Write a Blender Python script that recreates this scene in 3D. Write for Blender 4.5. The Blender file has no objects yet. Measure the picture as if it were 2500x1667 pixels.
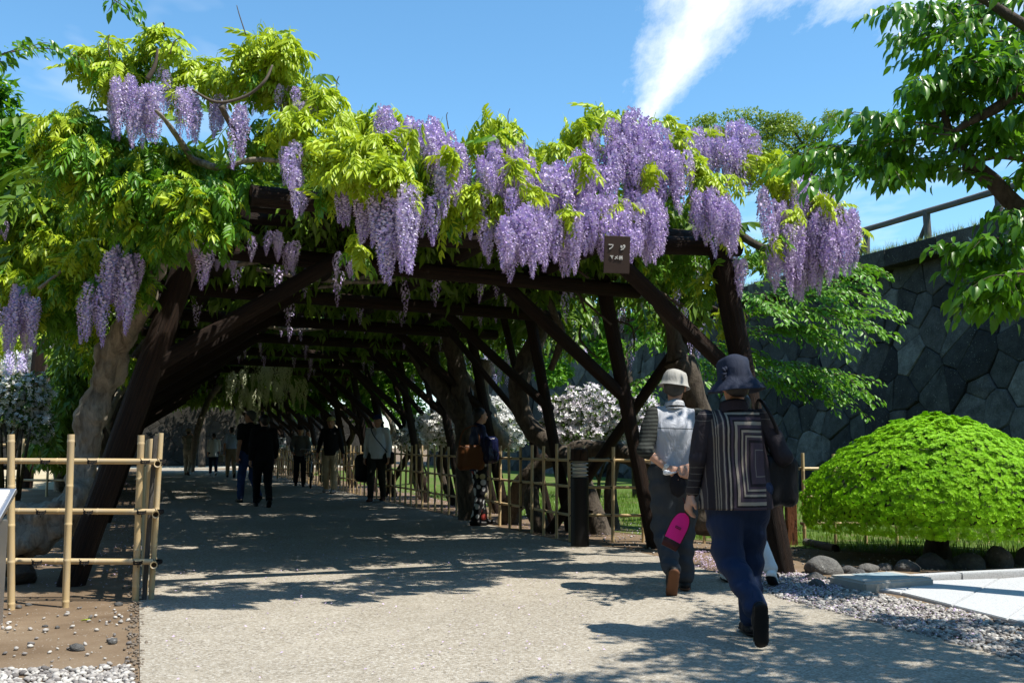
import bpy, bmesh, math, random
import numpy as np
from mathutils import Vector, Matrix, Quaternion, noise as mnoise

random.seed(11)
rng = np.random.default_rng(11)
SC = bpy.context.scene
COL = SC.collection
R = math.radians

# ------------------------------------------------------------------ camera
F = 2430.0                      # focal length in pixels of the 2500 px wide photograph
PITCH = math.atan2(1087 - 833.5, F)
CAMZ = 1.1
cam_d = bpy.data.cameras.new('camera')
cam_d.sensor_width = 36.0
cam_d.lens = F / 2500.0 * 36.0
cam_d.clip_end = 2000
cam = bpy.data.objects.new('camera', cam_d)
COL.objects.link(cam)
cam.location = (0, 0, CAMZ)
cam.rotation_euler = (math.pi / 2 + PITCH, 0, 0)
SC.camera = cam

# ------------------------------------------------------------------ sky, sun, exposure
SUN_EL = R(62)
SUN_H = Vector((0.90, -0.43, 0)).normalized()      # horizontal direction towards the sun
sun_vec = Vector((SUN_H.x * math.cos(SUN_EL), SUN_H.y * math.cos(SUN_EL), math.sin(SUN_EL)))
world = bpy.data.worlds.new('World')
SC.world = world
world.use_nodes = True
wn, wl = world.node_tree.nodes, world.node_tree.links
wn.clear()
w_out = wn.new('ShaderNodeOutputWorld')
w_bg = wn.new('ShaderNodeBackground')
w_bg.inputs['Strength'].default_value = 0.143
w_sky = wn.new('ShaderNodeTexSky')
w_sky.sky_type = 'NISHITA'
w_sky.sun_disc = False
w_sky.sun_elevation = SUN_EL
w_sky.sun_rotation = math.atan2(SUN_H.x, SUN_H.y)
w_sky.air_density = 1.0
w_sky.dust_density = 0.0
w_sky.ozone_density = 6.0
w_hsv = wn.new('ShaderNodeHueSaturation')
w_hsv.inputs['Hue'].default_value = 0.487
w_hsv.inputs['Saturation'].default_value = 1.08
w_hsv.inputs['Value'].default_value = 1.0
wl.new(w_sky.outputs['Color'], w_hsv.inputs['Color'])


def wmath(op, a, b=None, c=None, clamp=False):
    n = wn.new('ShaderNodeMath')
    n.operation = op
    n.use_clamp = clamp
    for i, x in enumerate((a, b, c)):
        if x is None:
            continue
        if isinstance(x, (int, float)):
            n.inputs[i].default_value = x
        else:
            wl.new(x, n.inputs[i])
    return n.outputs[0]


# high thin cloud laid out on a plane above the park, warped by noise
w_tc = wn.new('ShaderNodeTexCoord')
w_sep = wn.new('ShaderNodeSeparateXYZ')
wl.new(w_tc.outputs['Generated'], w_sep.inputs[0])
zc = wmath('MAXIMUM', w_sep.outputs[2], 0.03)
cpx = wmath('DIVIDE', w_sep.outputs[0], zc)
cpy = wmath('DIVIDE', w_sep.outputs[1], zc)
w_cmb = wn.new('ShaderNodeCombineXYZ')
wl.new(cpx, w_cmb.inputs[0])
wl.new(cpy, w_cmb.inputs[1])


def wnoise(scale, detail, rough, off=0.0, stretch=(1, 1, 1)):
    mp = wn.new('ShaderNodeMapping')
    mp.inputs['Location'].default_value = (off, off * 0.7, 0)
    mp.inputs['Scale'].default_value = stretch
    mp.inputs['Rotation'].default_value = (0, 0, 0.25)
    wl.new(w_cmb.outputs[0], mp.inputs[0])
    n = wn.new('ShaderNodeTexNoise')
    n.inputs['Scale'].default_value = scale
    n.inputs['Detail'].default_value = detail
    n.inputs['Roughness'].default_value = rough
    wl.new(mp.outputs[0], n.inputs['Vector'])
    return n.outputs['Fac']


def wseg(ax, ay, bx, by, ra, rb):
    """soft distance to a tapering streak on the cloud plane"""
    dx, dy = bx - ax, by - ay
    L2 = dx * dx + dy * dy
    t = wmath('ADD', wmath('MULTIPLY', wmath('SUBTRACT', cpx, ax), dx / L2),
              wmath('MULTIPLY', wmath('SUBTRACT', cpy, ay), dy / L2), clamp=True)
    qx = wmath('SUBTRACT', wmath('SUBTRACT', cpx, ax), wmath('MULTIPLY', t, dx))
    qy = wmath('MULTIPLY', wmath('SUBTRACT', wmath('SUBTRACT', cpy, ay), wmath('MULTIPLY', t, dy)), 0.6)
    d = wmath('SQRT', wmath('ADD', wmath('MULTIPLY', qx, qx), wmath('MULTIPLY', qy, qy)))
    r = wmath('ADD', wmath('MULTIPLY', t, rb - ra), ra)
    return wmath('DIVIDE', d, r)


n_warp = wmath('SUBTRACT', wnoise(5.5, 9, 0.68, 1.3, (1.0, 0.3, 1)), 0.5)
n_fine = wmath('SUBTRACT', wnoise(2.2, 5, 0.55, 7.1), 0.5)
s1 = wseg(0.41, 3.4, 0.45, 2.1, 0.014, 0.11)
s2 = wseg(0.43, 2.0, 1.6, 2.02, 0.11, 0.15)
smin = wmath('MINIMUM', s1, s2)
body = wmath('MULTIPLY', wmath('SUBTRACT', 1.5, smin), 0.62)
body = wmath('ADD', body, wmath('MULTIPLY', n_warp, 2.3))
body = wmath('ADD', body, wmath('MULTIPLY', n_fine, 0.9))
wisp = wmath('MULTIPLY', wmath('SUBTRACT', wnoise(0.9, 5, 0.6, 3.0, (1, 0.6, 1)), 0.56), 2.2)
cmask = wmath('MAXIMUM', wmath('MULTIPLY', body, 0.95), wmath('ADD', wisp, wmath('MULTIPLY', n_fine, 0.3)))
cmask = wmath('MINIMUM', wmath('MAXIMUM', cmask, 0.0), 1.0)
cmask = wmath('MULTIPLY', wmath('SMOOTH_MIN', cmask, 0.97, 0.25), 0.95)
w_mix = wn.new('ShaderNodeMix')
w_mix.data_type = 'RGBA'
wl.new(cmask, w_mix.inputs['Factor'])
wl.new(w_hsv.outputs['Color'], w_mix.inputs[6])
w_mix.inputs[7].default_value = (6.0, 6.2, 6.4, 1)
wl.new(w_mix.outputs[2], w_bg.inputs['Color'])
wl.new(w_bg.outputs[0], w_out.inputs['Surface'])

sun_d = bpy.data.lights.new('sun', 'SUN')
sun_d.energy = 4.8
sun_d.angle = R(0.53)
sun_d.color = (1.0, 0.945, 0.85)
sun = bpy.data.objects.new('sun', sun_d)
COL.objects.link(sun)
sun.rotation_euler = sun_vec.to_track_quat('Z', 'Y').to_euler()
sun.location = (8, -6, 20)

vs = SC.view_settings
vs.view_transform = 'Standard'
vs.look = 'None'
vs.exposure = 0.68
vs.gamma = 1.0
vs.use_curve_mapping = False
SC.render.engine = 'CYCLES'
cy = SC.cycles
cy.max_bounces = 7
cy.diffuse_bounces = 2
cy.glossy_bounces = 2
cy.transmission_bounces = 4
cy.transparent_max_bounces = 4
cy.sample_clamp_indirect = 6
cy.use_denoising = True
try:
    cy.denoiser = 'OPENIMAGEDENOISE'
    cy.denoising_prefilter = 'ACCURATE'
except Exception:
    pass

# ------------------------------------------------------------------ placing helpers
UP = Vector((0, 0, 1))
c_up = Vector((0, -math.sin(PITCH), math.cos(PITCH)))
c_fw = Vector((0, math.cos(PITCH), math.sin(PITCH)))
CAM = Vector((0, 0, CAMZ))


def ray(u, v):
    return Vector((1, 0, 0)) * ((u - 1250) / F) + c_up * ((833.5 - v) / F) + c_fw


def W(u, v, Y):
    """world point seen at photograph position u, v standing Y metres away"""
    d = ray(u, v)
    return CAM + d * (Y / d.y)


def G(u, v, z=0.0):
    """point of the ground seen at photograph position u, v"""
    d = ray(u, v)
    t = (z - CAMZ) / d.z
    return CAM + d * t


ANG = R(20.5)                                     # the arcade runs away to the left
D = Vector((-math.sin(ANG), math.cos(ANG), 0))    # along the arcade
RT = Vector((math.cos(ANG), math.sin(ANG), 0))    # across it, to the right

# ------------------------------------------------------------------ tagging, linking


def tag(o, label=None, cat=None, group=None, kind=None):
    if label:
        o['label'] = label
    if cat:
        o['category'] = cat
    if group:
        o['group'] = group
    if kind:
        o['kind'] = kind
    return o


def link(name, me, parent=None, mat=None, loc=None, kind=None):
    o = bpy.data.objects.new(name, me)
    COL.objects.link(o)
    if mat is not None and me is not None and len(me.materials) == 0:
        me.materials.append(mat)
    if parent is not None:
        o.parent = parent
    if loc is not None:
        o.location = loc
    if kind:
        o['kind'] = kind
    return o


def thing(name, label, cat, loc=(0, 0, 0), rz=0.0, group=None):
    o = bpy.data.objects.new(name, None)
    o.empty_display_size = 0.2
    COL.objects.link(o)
    o.location = loc
    o.rotation_euler = (0, 0, rz)
    return tag(o, label, cat, group)


class MB:
    """collects shapes and builds them as one mesh"""

    def __init__(self):
        self.v, self.f, self.m = [], [], []

    def add(self, vs, fs, mi=0):
        o = len(self.v)
        self.v.extend([tuple(p) for p in vs])
        self.f.extend([tuple(i + o for i in q) for q in fs])
        self.m.extend([mi] * len(fs))

    def box(self, c, s, rot=None, mi=0):
        c = Vector(c)
        h = Vector(s) * 0.5
        vs = [Vector((x * h.x, y * h.y, z * h.z)) for z in (-1, 1) for y in (-1, 1) for x in (-1, 1)]
        if rot is not None:
            vs = [rot @ p for p in vs]
        self.add([c + p for p in vs], [(0, 2, 3, 1), (4, 5, 7, 6), (0, 1, 5, 4), (2, 6, 7, 3), (0, 4, 6, 2), (1, 3, 7, 5)], mi)

    def rbox(self, c, s, b=0.01, rot=None, mi=0):
        """box with chamfered edges"""
        bm = bmesh.new()
        bmesh.ops.create_cube(bm, size=1.0)
        for p in bm.verts:
            p.co = Vector((p.co.x * s[0], p.co.y * s[1], p.co.z * s[2]))
        bmesh.ops.bevel(bm, geom=bm.edges[:], offset=b, segments=2, affect='EDGES', profile=0.6)
        bm.verts.index_update()
        c = Vector(c)
        self.add([c + (rot @ p.co if rot is not None else p.co) for p in bm.verts],
                 [[p.index for p in q.verts] for q in bm.faces], mi)
        bm.free()

    def tube(self, pts, rad, n=10, cap=True, mi=0, gnarl=0.0, gfreq=3.0, flute=0.0, seed=0.0):
        pts = [Vector(p) for p in pts]
        if isinstance(rad, (int, float)):
            rad = [rad] * len(pts)
        vs, fs = [], []
        ref = None
        for i, p in enumerate(pts):
            a = pts[max(i - 1, 0)]
            b = pts[min(i + 1, len(pts) - 1)]
            t = (b - a)
            if t.length < 1e-9:
                t = Vector((0, 0, 1))
            t.normalize()
            if ref is None:
                ref = t.orthogonal().normalized()
            ref = (ref - t * ref.dot(t))
            if ref.length < 1e-6:
                ref = t.orthogonal()
            ref.normalize()
            bn = t.cross(ref)
            for k in range(n):
                an = 2 * math.pi * k / n
                dv = ref * math.cos(an) + bn * math.sin(an)
                r = rad[i]
                if gnarl:
                    q = (p + dv * r) * gfreq + Vector((seed, seed * 2, 0))
                    r *= 1 + gnarl * mnoise.noise(q) + gnarl * 0.5 * mnoise.noise(q * 2.7)
                if flute:
                    r *= 1 + flute * math.sin(5 * an + i * 0.35 + seed) * 0.6 + flute * 0.5 * math.sin(3 * an - i * 0.22)
                vs.append(p + dv * r)
        for i in range(len(pts) - 1):
            for k in range(n):
                k2 = (k + 1) % n
                fs.append((i * n + k, i * n + k2, (i + 1) * n + k2, (i + 1) * n + k))
        if cap:
            fs.append(tuple(reversed(range(n))))
            o = (len(pts) - 1) * n
            fs.append(tuple(o + k for k in range(n)))
        self.add(vs, fs, mi)

    def lathe(self, prof, n=20, c=(0, 0, 0), rot=None, mi=0, wob=0.0, cap=True, seed=0.0):
        c = Vector(c)
        vs, fs = [], []
        for i, (r, z) in enumerate(prof):
            for k in range(n):
                an = 2 * math.pi * k / n
                p = Vector((r * math.cos(an), r * math.sin(an), z))
                if wob:
                    q = p * 9 + Vector((seed, 0, 0))
                    p = p + Vector((mnoise.noise(q), mnoise.noise(q + Vector((5, 3, 1))), 0.9 * mnoise.noise(q * 0.8 + Vector((1, 9, 4))))) * wob
                vs.append(c + (rot @ p if rot is not None else p))
        for i in range(len(prof) - 1):
            for k in range(n):
                k2 = (k + 1) % n
                fs.append((i * n + k, i * n + k2, (i + 1) * n + k2, (i + 1) * n + k))
        if cap:
            fs.append(tuple(reversed(range(n))))
            o = (len(prof) - 1) * n
            fs.append(tuple(o + k for k in range(n)))
        self.add(vs, fs, mi)

    def prism(self, poly, z0, z1, mi=0):
        n = len(poly)
        vs = [Vector((p[0], p[1], z0)) for p in poly] + [Vector((p[0], p[1], z1)) for p in poly]
        fs = [tuple(reversed(range(n))), tuple(n + i for i in range(n))]
        fs += [(i, (i + 1) % n, n + (i + 1) % n, n + i) for i in range(n)]
        self.add(vs, fs, mi)

    def mesh(self, name, mats, smooth=False):
        me = bpy.data.meshes.new(name)
        me.from_pydata(self.v, [], self.f)
        if not isinstance(mats, (list, tuple)):
            mats = [mats]
        for m in mats:
            me.materials.append(m)
        if len(mats) > 1:
            me.polygons.foreach_set('material_index', self.m)
        if smooth:
            me.polygons.foreach_set('use_smooth', [True] * len(me.polygons))
        me.update()
        return me

    def build(self, name, mats, parent=None, smooth=False, loc=None, kind=None):
        return link(name, self.mesh(name, mats, smooth), parent, loc=loc, kind=kind)


def arr_mesh(name, V, Fc, mat, smooth=False):
    """mesh from numpy arrays, all faces with the same number of corners"""
    me = bpy.data.meshes.new(name)
    V = np.asarray(V, dtype=np.float32)
    Fc = np.asarray(Fc, dtype=np.int32)
    k = Fc.shape[1]
    me.vertices.add(len(V))
    me.vertices.foreach_set('co', V.ravel())
    me.loops.add(Fc.size)
    me.loops.foreach_set('vertex_index', Fc.ravel())
    me.polygons.add(len(Fc))
    me.polygons.foreach_set('loop_start', np.arange(0, Fc.size, k, dtype=np.int32))
    if smooth:
        me.polygons.foreach_set('use_smooth', np.ones(len(Fc), dtype=bool))
    me.materials.append(mat)
    me.update(calc_edges=True)
    return me


def unit(a):
    return a / np.maximum(np.linalg.norm(a, axis=1, keepdims=True), 1e-9)


def frames(fwd, up):
    """rotation matrices with y along fwd and z close to up"""
    y = unit(fwd)
    x = unit(np.cross(y, up))
    z = np.cross(x, y)
    return np.stack([x, y, z], axis=2)      # columns


def scatter(tv, tf, pos, fwd, up, scale):
    """copies of one little template (tv, tf) joined into arrays"""
    tv = np.asarray(tv, float)
    tf = np.asarray(tf, int)
    n = len(pos)
    M = frames(fwd, up)
    V = np.einsum('nij,kj->nki', M, tv) * np.asarray(scale).reshape(-1, 1, 1) + np.asarray(pos)[:, None, :]
    Fc = tf[None] + (np.arange(n) * len(tv))[:, None, None]
    return V.reshape(-1, 3), Fc.reshape(-1, tf.shape[1])


def join_arrays(lst):
    Vs, Fs, o = [], [], 0
    for V, Fc in lst:
        Vs.append(V)
        Fs.append(Fc + o)
        o += len(V)
    return np.concatenate(Vs), np.concatenate(Fs)


def orient(o, a, b):
    """put a unit-length z-aligned mesh object between a and b"""
    a, b = Vector(a), Vector(b)
    d = b - a
    o.location = a
    o.rotation_mode = 'QUATERNION'
    o.rotation_quaternion = d.to_track_quat('Z', 'Y')
    return d.length
# ------------------------------------------------------------------ materials


class NT:
    def __init__(self, name):
        self.mat = bpy.data.materials.new(name)
        self.mat.use_nodes = True
        self.n, self.l = self.mat.node_tree.nodes, self.mat.node_tree.links
        self.n.clear()
        self.out = self.n.new('ShaderNodeOutputMaterial')

    def node(self, t, **kw):
        n = self.n.new(t)
        for k, v in kw.items():
            setattr(n, k, v)
        return n

    def set(self, sock, x):
        if hasattr(x, 'is_output') or hasattr(x, 'links'):
            self.l.new(x, sock)
        else:
            if isinstance(x, tuple) and len(x) == 3 and sock.type == 'RGBA':
                x = (*x, 1)
            sock.default_value = x

    def coord(self, kind='Object', scale=None, rot=None):
        tc = self.node('ShaderNodeTexCoord')
        o = tc.outputs[kind]
        if scale is not None:
            mp = self.node('ShaderNodeMapping')
            mp.inputs['Scale'].default_value = scale
            if rot:
                mp.inputs['Rotation'].default_value = rot
            self.l.new(o, mp.inputs[0])
            o = mp.outputs[0]
        return o

    def pos(self, scale=None):
        g = self.node('ShaderNodeNewGeometry').outputs['Position']
        if scale is None:
            return g
        mp = self.node('ShaderNodeMapping')
        mp.inputs['Scale'].default_value = scale
        self.l.new(g, mp.inputs[0])
        return mp.outputs[0]

    def noise(self, vec, scale, detail=4, rough=0.55, dist=0.0):
        t = self.node('ShaderNodeTexNoise')
        self.l.new(vec, t.inputs['Vector'])
        t.inputs['Scale'].default_value = scale
        t.inputs['Detail'].default_value = detail
        t.inputs['Roughness'].default_value = rough
        t.inputs['Distortion'].default_value = dist
        return t.outputs['Fac']

    def voro(self, vec, scale, feature='F1', out='Color', rnd=1.0):
        t = self.node('ShaderNodeTexVoronoi', feature=feature)
        self.l.new(vec, t.inputs['Vector'])
        t.inputs['Scale'].default_value = scale
        t.inputs['Randomness'].default_value = rnd
        return t.outputs[out]

    def math(self, op, a, b=None, clamp=False):
        m = self.node('ShaderNodeMath', operation=op, use_clamp=clamp)
        self.set(m.inputs[0], a)
        if b is not None:
            self.set(m.inputs[1], b)
        return m.outputs[0]

    def ramp(self, fac, stops, interp='LINEAR'):
        r = self.node('ShaderNodeValToRGB')
        r.color_ramp.interpolation = interp
        e = r.color_ramp.elements
        while len(e) > 1:
            e.remove(e[-1])
        for i, (p, c) in enumerate(stops):
            if i == 0:
                e[0].position = p
                e[0].color = (*c, 1)
            else:
                k = e.new(p)
                k.color = (*c, 1)
        self.set(r.inputs[0], fac)
        return r.outputs[0]

    def mix(self, fac, a, b, mode='MIX'):
        m = self.node('ShaderNodeMix', data_type='RGBA', blend_type=mode)
        self.set(m.inputs[0], fac)
        self.set(m.inputs[6], a)
        self.set(m.inputs[7], b)
        return m.outputs[2]

    def bump(self, h, strength=0.5, dist=0.01, normal=None):
        b = self.node('ShaderNodeBump')
        b.inputs['Strength'].default_value = strength
        b.inputs['Distance'].default_value = dist
        self.set(b.inputs['Height'], h)
        if normal is not None:
            self.l.new(normal, b.inputs['Normal'])
        return b.outputs[0]

    def pbr(self, color, rough=0.7, normal=None, metal=0.0, spec=0.35, **kw):
        p = self.node('ShaderNodeBsdfPrincipled')
        self.set(p.inputs['Base Color'], color)
        self.set(p.inputs['Roughness'], rough)
        p.inputs['Metallic'].default_value = metal
        p.inputs['Specular IOR Level'].default_value = spec
        if normal is not None:
            self.l.new(normal, p.inputs['Normal'])
        for k, v in kw.items():
            self.set(p.inputs[k], v)
        return p.outputs[0]

    def done(self, sh):
        self.l.new(sh, self.out.inputs['Surface'])
        return self.mat


def m_leaf(name, c1, c2, trans=0.45, rough=0.42, tcol=None, obj_rand=False, spec=0.4):
    """thin leaf: light passes through it; every leaflet has its own tone"""
    t = NT(name)
    g = t.node('ShaderNodeNewGeometry')
    rnd = g.outputs['Random Per Island']
    if obj_rand:
        oi = t.node('ShaderNodeObjectInfo')
        rnd = t.math('FRACT', t.math('ADD', rnd, oi.outputs['Random']))
    big = t.noise(t.pos(), 1.6, 2)
    col = t.mix(t.math('ADD', t.math('MULTIPLY', rnd, 0.6), t.math('MULTIPLY', t.math('SUBTRACT', big, 0.3), 0.9), clamp=True), c1, c2)
    sh = t.pbr(col, rough, spec=spec)
    tr = t.node('ShaderNodeBsdfTranslucent')
    tc = t.mix(0.5, col, tcol or (c2[0] * 1.25, c2[1] * 1.25, c2[2] * 0.6))
    t.l.new(tc, tr.inputs['Color'])
    mx = t.node('ShaderNodeMixShader')
    mx.inputs[0].default_value = trans
    t.l.new(sh, mx.inputs[1])
    t.l.new(tr.outputs[0], mx.inputs[2])
    return t.done(mx.outputs[0])


def m_petal(name, pale, deep, trans=0.35, tipdeep=0.0):
    t = NT(name)
    g = t.node('ShaderNodeNewGeometry')
    oi = t.node('ShaderNodeObjectInfo')
    rnd = g.outputs['Random Per Island']
    f = rnd
    if tipdeep:
        sx = t.node('ShaderNodeSeparateXYZ')
        t.l.new(t.coord('Object'), sx.inputs[0])
        f = t.math('ADD', t.math('MULTIPLY', rnd, 0.75), t.math('MULTIPLY', sx.outputs[2], -tipdeep), clamp=True)
    f = t.math('ADD', t.math('MULTIPLY', t.math('POWER', f, 1.7), 0.85), t.math('MULTIPLY', oi.outputs['Random'], 0.15), clamp=True)
    col = t.mix(f, pale, deep)
    sh = t.pbr(col, 0.55, spec=0.25)
    tr = t.node('ShaderNodeBsdfTranslucent')
    t.l.new(col, tr.inputs['Color'])
    mx = t.node('ShaderNodeMixShader')
    mx.inputs[0].default_value = trans
    t.l.new(sh, mx.inputs[1])
    t.l.new(tr.outputs[0], mx.inputs[2])
    return t.done(mx.outputs[0])


def m_fabric(name, color, rough=0.85, var=0.18, weave=900, bump=0.15, fold=0.6):
    t = NT(name)
    c = t.coord('Object')
    n1 = t.noise(c, 7, 4, 0.6)
    d = tuple(x * (1 - var) for x in color)
    b = tuple(min(1, x * (1 + var)) for x in color)
    col = t.mix(n1, d, b)
    w = t.noise(c, weave, 2)
    folds = t.noise(t.coord('Object', (14, 14, 5)), 1.0, 3, 0.5, 0.6)
    nrm = t.bump(folds, fold, 0.03)
    nrm = t.bump(w, bump, 0.002, nrm)
    return t.done(t.pbr(col, rough, nrm, spec=0.2))


def m_plain(name, color, rough=0.6, metal=0.0, var=0.12, nscale=20, bump=0.1, spec=0.4):
    t = NT(name)
    c = t.coord('Object')
    n1 = t.noise(c, nscale, 5, 0.6)
    col = t.mix(n1, tuple(x * (1 - var) for x in color), tuple(min(1, x * (1 + var)) for x in color))
    return t.done(t.pbr(col, rough, t.bump(n1, bump, 0.01), metal, spec))


def m_wood(name, c1, c2, c3):
    """round timber; z runs along the log"""
    t = NT(name)
    oi = t.node('ShaderNodeObjectInfo')
    tc = t.coord('Object', (3.2, 3.2, 0.9))
    add = t.node('ShaderNodeVectorMath', operation='ADD')
    t.l.new(tc, add.inputs[0])
    t.l.new(oi.outputs['Location'], add.inputs[1])
    v = add.outputs[0]
    g = t.noise(v, 3.2, 8, 0.68, 0.4)
    crack = t.noise(v, 2.2, 3, 0.5, 1.2)
    big = t.noise(t.pos(), 1.3, 3)
    col = t.ramp(g, [(0.3, c1), (0.52, c2), (0.75, c3)])
    col = t.mix(t.math('MULTIPLY', oi.outputs['Random'], 0.35), col, c1)
    col = t.mix(t.math('MULTIPLY', big, 0.5), col, c1)
    ck = t.ramp(t.math('ABSOLUTE', t.math('SUBTRACT', crack, 0.5)), [(0.0, (0, 0, 0)), (0.022, (1, 1, 1))])
    col = t.mix(ck, tuple(x * 0.35 for x in c1), col)
    h = t.math('ADD', g, t.math('MULTIPLY', ck, 0.6))
    return t.done(t.pbr(col, 0.72, t.bump(h, 1.0, 0.03), spec=0.25))


def m_bark(name, c1, c2, scale=1.0):
    t = NT(name)
    v = t.pos((6 * scale, 6 * scale, 2.2 * scale))
    n = t.noise(v, 2.0, 8, 0.7, 0.9)
    n2 = t.noise(t.pos(), 26 * scale, 5, 0.7)
    lich = t.noise(t.pos(), 5, 4, 0.6)
    col = t.ramp(n, [(0.3, c1), (0.62, c2)])
    col = t.mix(t.ramp(lich, [(0.56, (0, 0, 0)), (0.72, (0.3, 0.3, 0.3))]), col, tuple(min(1, x * 1.3) for x in c2))
    return t.done(t.pbr(col, 0.88, t.bump(t.math('ADD', n, t.math('MULTIPLY', n2, 0.4)), 0.9, 0.03), spec=0.15))


def m_bamboo(name, c1, c2, grey):
    t = NT(name)
    oi = t.node('ShaderNodeObjectInfo')
    v = t.coord('Object', (60, 60, 4))
    g = t.noise(v, 1.0, 4)
    st = t.noise(t.coord('Object', (14, 14, 3)), 1.0, 5, 0.65)
    base = t.mix(oi.outputs['Random'], c1, c2)
    col = t.mix(t.ramp(st, [(0.46, (0, 0, 0)), (0.72, (0.75, 0.75, 0.75))]), base, grey)
    col = t.mix(t.math('MULTIPLY', g, 0.35), col, tuple(x * 0.55 for x in c1))
    return t.done(t.pbr(col, 0.45, t.bump(g, 0.15, 0.004), spec=0.4))


def m_path():
    t = NT('exposed_aggregate')
    p = t.pos()
    cells = t.voro(p, 95)
    sx = t.node('ShaderNodeSeparateColor')
    t.l.new(cells, sx.inputs[0])
    cells2 = t.voro(p, 190)
    sx2 = t.node('ShaderNodeSeparateColor')
    t.l.new(cells2, sx2.inputs[0])
    r = sx.outputs[0]
    col = t.ramp(r, [(0.0, (0.15, 0.132, 0.108)), (0.13, (0.26, 0.228, 0.178)), (0.5, (0.345, 0.308, 0.247)), (0.78, (0.41, 0.375, 0.315)), (0.93, (0.52, 0.49, 0.43))])
    col = t.mix(t.math('MULTIPLY', sx2.outputs[1], 0.4), col, (0.2, 0.174, 0.133))
    big = t.noise(p, 0.55, 5, 0.6)
    col = t.mix(t.math('MULTIPLY', t.ramp(big, [(0.4, (0, 0, 0)), (0.7, (1, 1, 1))]), 0.28), col, (0.18, 0.157, 0.125))
    dst = t.noise(p, 3.3, 4, 0.7)
    col = t.mix(t.math('MULTIPLY', t.ramp(dst, [(0.55, (0, 0, 0)), (0.75, (1, 1, 1))]), 0.25), col, (0.4, 0.36, 0.29))
    worn = t.noise(p, 0.9, 6, 0.7, 1.5)
    col = t.mix(t.math('MULTIPLY', t.ramp(worn, [(0.5, (0, 0, 0)), (0.62, (1, 1, 1))]), 0.22), col, (0.44, 0.4, 0.33))
    spot = t.noise(p, 2.1, 5, 0.75)
    col = t.mix(t.math('MULTIPLY', t.ramp(spot, [(0.6, (0, 0, 0)), (0.7, (1, 1, 1))]), 0.35), col, (0.16, 0.14, 0.11))
    d = t.voro(p, 95, 'F1', 'Distance')
    h = t.math('SUBTRACT', 1.0, t.math('MULTIPLY', d, 1.0))
    return t.done(t.pbr(col, 0.85, t.bump(h, 0.55, 0.006), spec=0.2))


def m_dirt(name, a, b, c, stones=True):
    t = NT(name)
    p = t.pos()
    n = t.noise(p, 1.4, 8, 0.65)
    f = t.noise(p, 40, 6, 0.7)
    col = t.ramp(n, [(0.32, a), (0.5, b), (0.7, c)])
    col = t.mix(t.math('MULTIPLY', f, 0.5), col, tuple(x * 0.6 for x in b))
    if stones:
        sp = t.voro(p, 46, 'F1', 'Distance')
        m = t.ramp(sp, [(0.16, (1, 1, 1)), (0.24, (0, 0, 0))])
        k = t.noise(p, 9, 2)
        m = t.math('MULTIPLY', m, t.ramp(k, [(0.5, (0, 0, 0)), (0.62, (1, 1, 1))]))
        col = t.mix(t.math('MULTIPLY', m, 0.7), col, (0.46, 0.43, 0.39))
    return t.done(t.pbr(col, 0.93, t.bump(t.math('ADD', n, t.math('MULTIPLY', f, 0.35)), 0.6, 0.02), spec=0.12))


def m_grassground():
    t = NT('lawn_soil')
    p = t.pos()
    n = t.noise(p, 1.1, 6, 0.65)
    f = t.noise(p, 30, 5, 0.7)
    col = t.ramp(n, [(0.36, (0.2, 0.15, 0.09)), (0.47, (0.1, 0.15, 0.03)), (0.7, (0.08, 0.16, 0.025))])
    col = t.mix(t.math('MULTIPLY', f, 0.45), col, (0.05, 0.08, 0.02))
    return t.done(t.pbr(col, 0.95, t.bump(f, 0.7, 0.03), spec=0.1))


def m_stone(name, cols, lichen=(0.33, 0.36, 0.3), spec=0.2):
    t = NT(name)
    oi = t.node('ShaderNodeObjectInfo')
    p = t.pos()
    r = oi.outputs['Random']
    base = t.ramp(r, [(i / max(1, len(cols) - 1), c) for i, c in enumerate(cols)])
    n = t.noise(p, 3.5, 8, 0.7)
    f = t.noise(p, 34, 6, 0.75)
    col = t.mix(t.ramp(n, [(0.35, (0, 0, 0)), (0.7, (0.8, 0.8, 0.8))]), base, tuple(x * 0.5 for x in cols[0]))
    l = t.noise(p, 7, 6, 0.7)
    col = t.mix(t.ramp(l, [(0.6, (0, 0, 0)), (0.72, (0.55, 0.55, 0.55))]), col, lichen)
    sp = t.voro(p, 22, 'F1', 'Distance')
    k = t.noise(p, 5, 2)
    m = t.math('MULTIPLY', t.ramp(sp, [(0.1, (1, 1, 1)), (0.17, (0, 0, 0))]), t.ramp(k, [(0.5, (0, 0, 0)), (0.6, (1, 1, 1))]))
    col = t.mix(m, col, tuple(min(1, x * 1.7) for x in lichen))
    col = t.mix(t.math('MULTIPLY', t.ramp(f, [(0.4, (0, 0, 0)), (0.65, (1, 1, 1))]), 0.45), col, tuple(x * 0.4 for x in cols[0]))
    return t.done(t.pbr(col, 0.9, t.bump(t.math('ADD', n, t.math('MULTIPLY', f, 0.5)), 1.0, 0.06), spec=spec))


def m_granite():
    t = NT('pale_granite')
    p = t.pos()
    s = t.voro(p, 260)
    sc = t.node('ShaderNodeSeparateColor')
    t.l.new(s, sc.inputs[0])
    col = t.ramp(sc.outputs[0], [(0.0, (0.2, 0.21, 0.22)), (0.25, (0.43, 0.44, 0.45)), (0.8, (0.56, 0.57, 0.58))])
    n = t.noise(p, 2.2, 6, 0.65)
    col = t.mix(t.math('MULTIPLY', n, 0.35), col, (0.4, 0.41, 0.4))
    return t.done(t.pbr(col, 0.6, t.bump(sc.outputs[0], 0.1, 0.002), spec=0.35))


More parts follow.
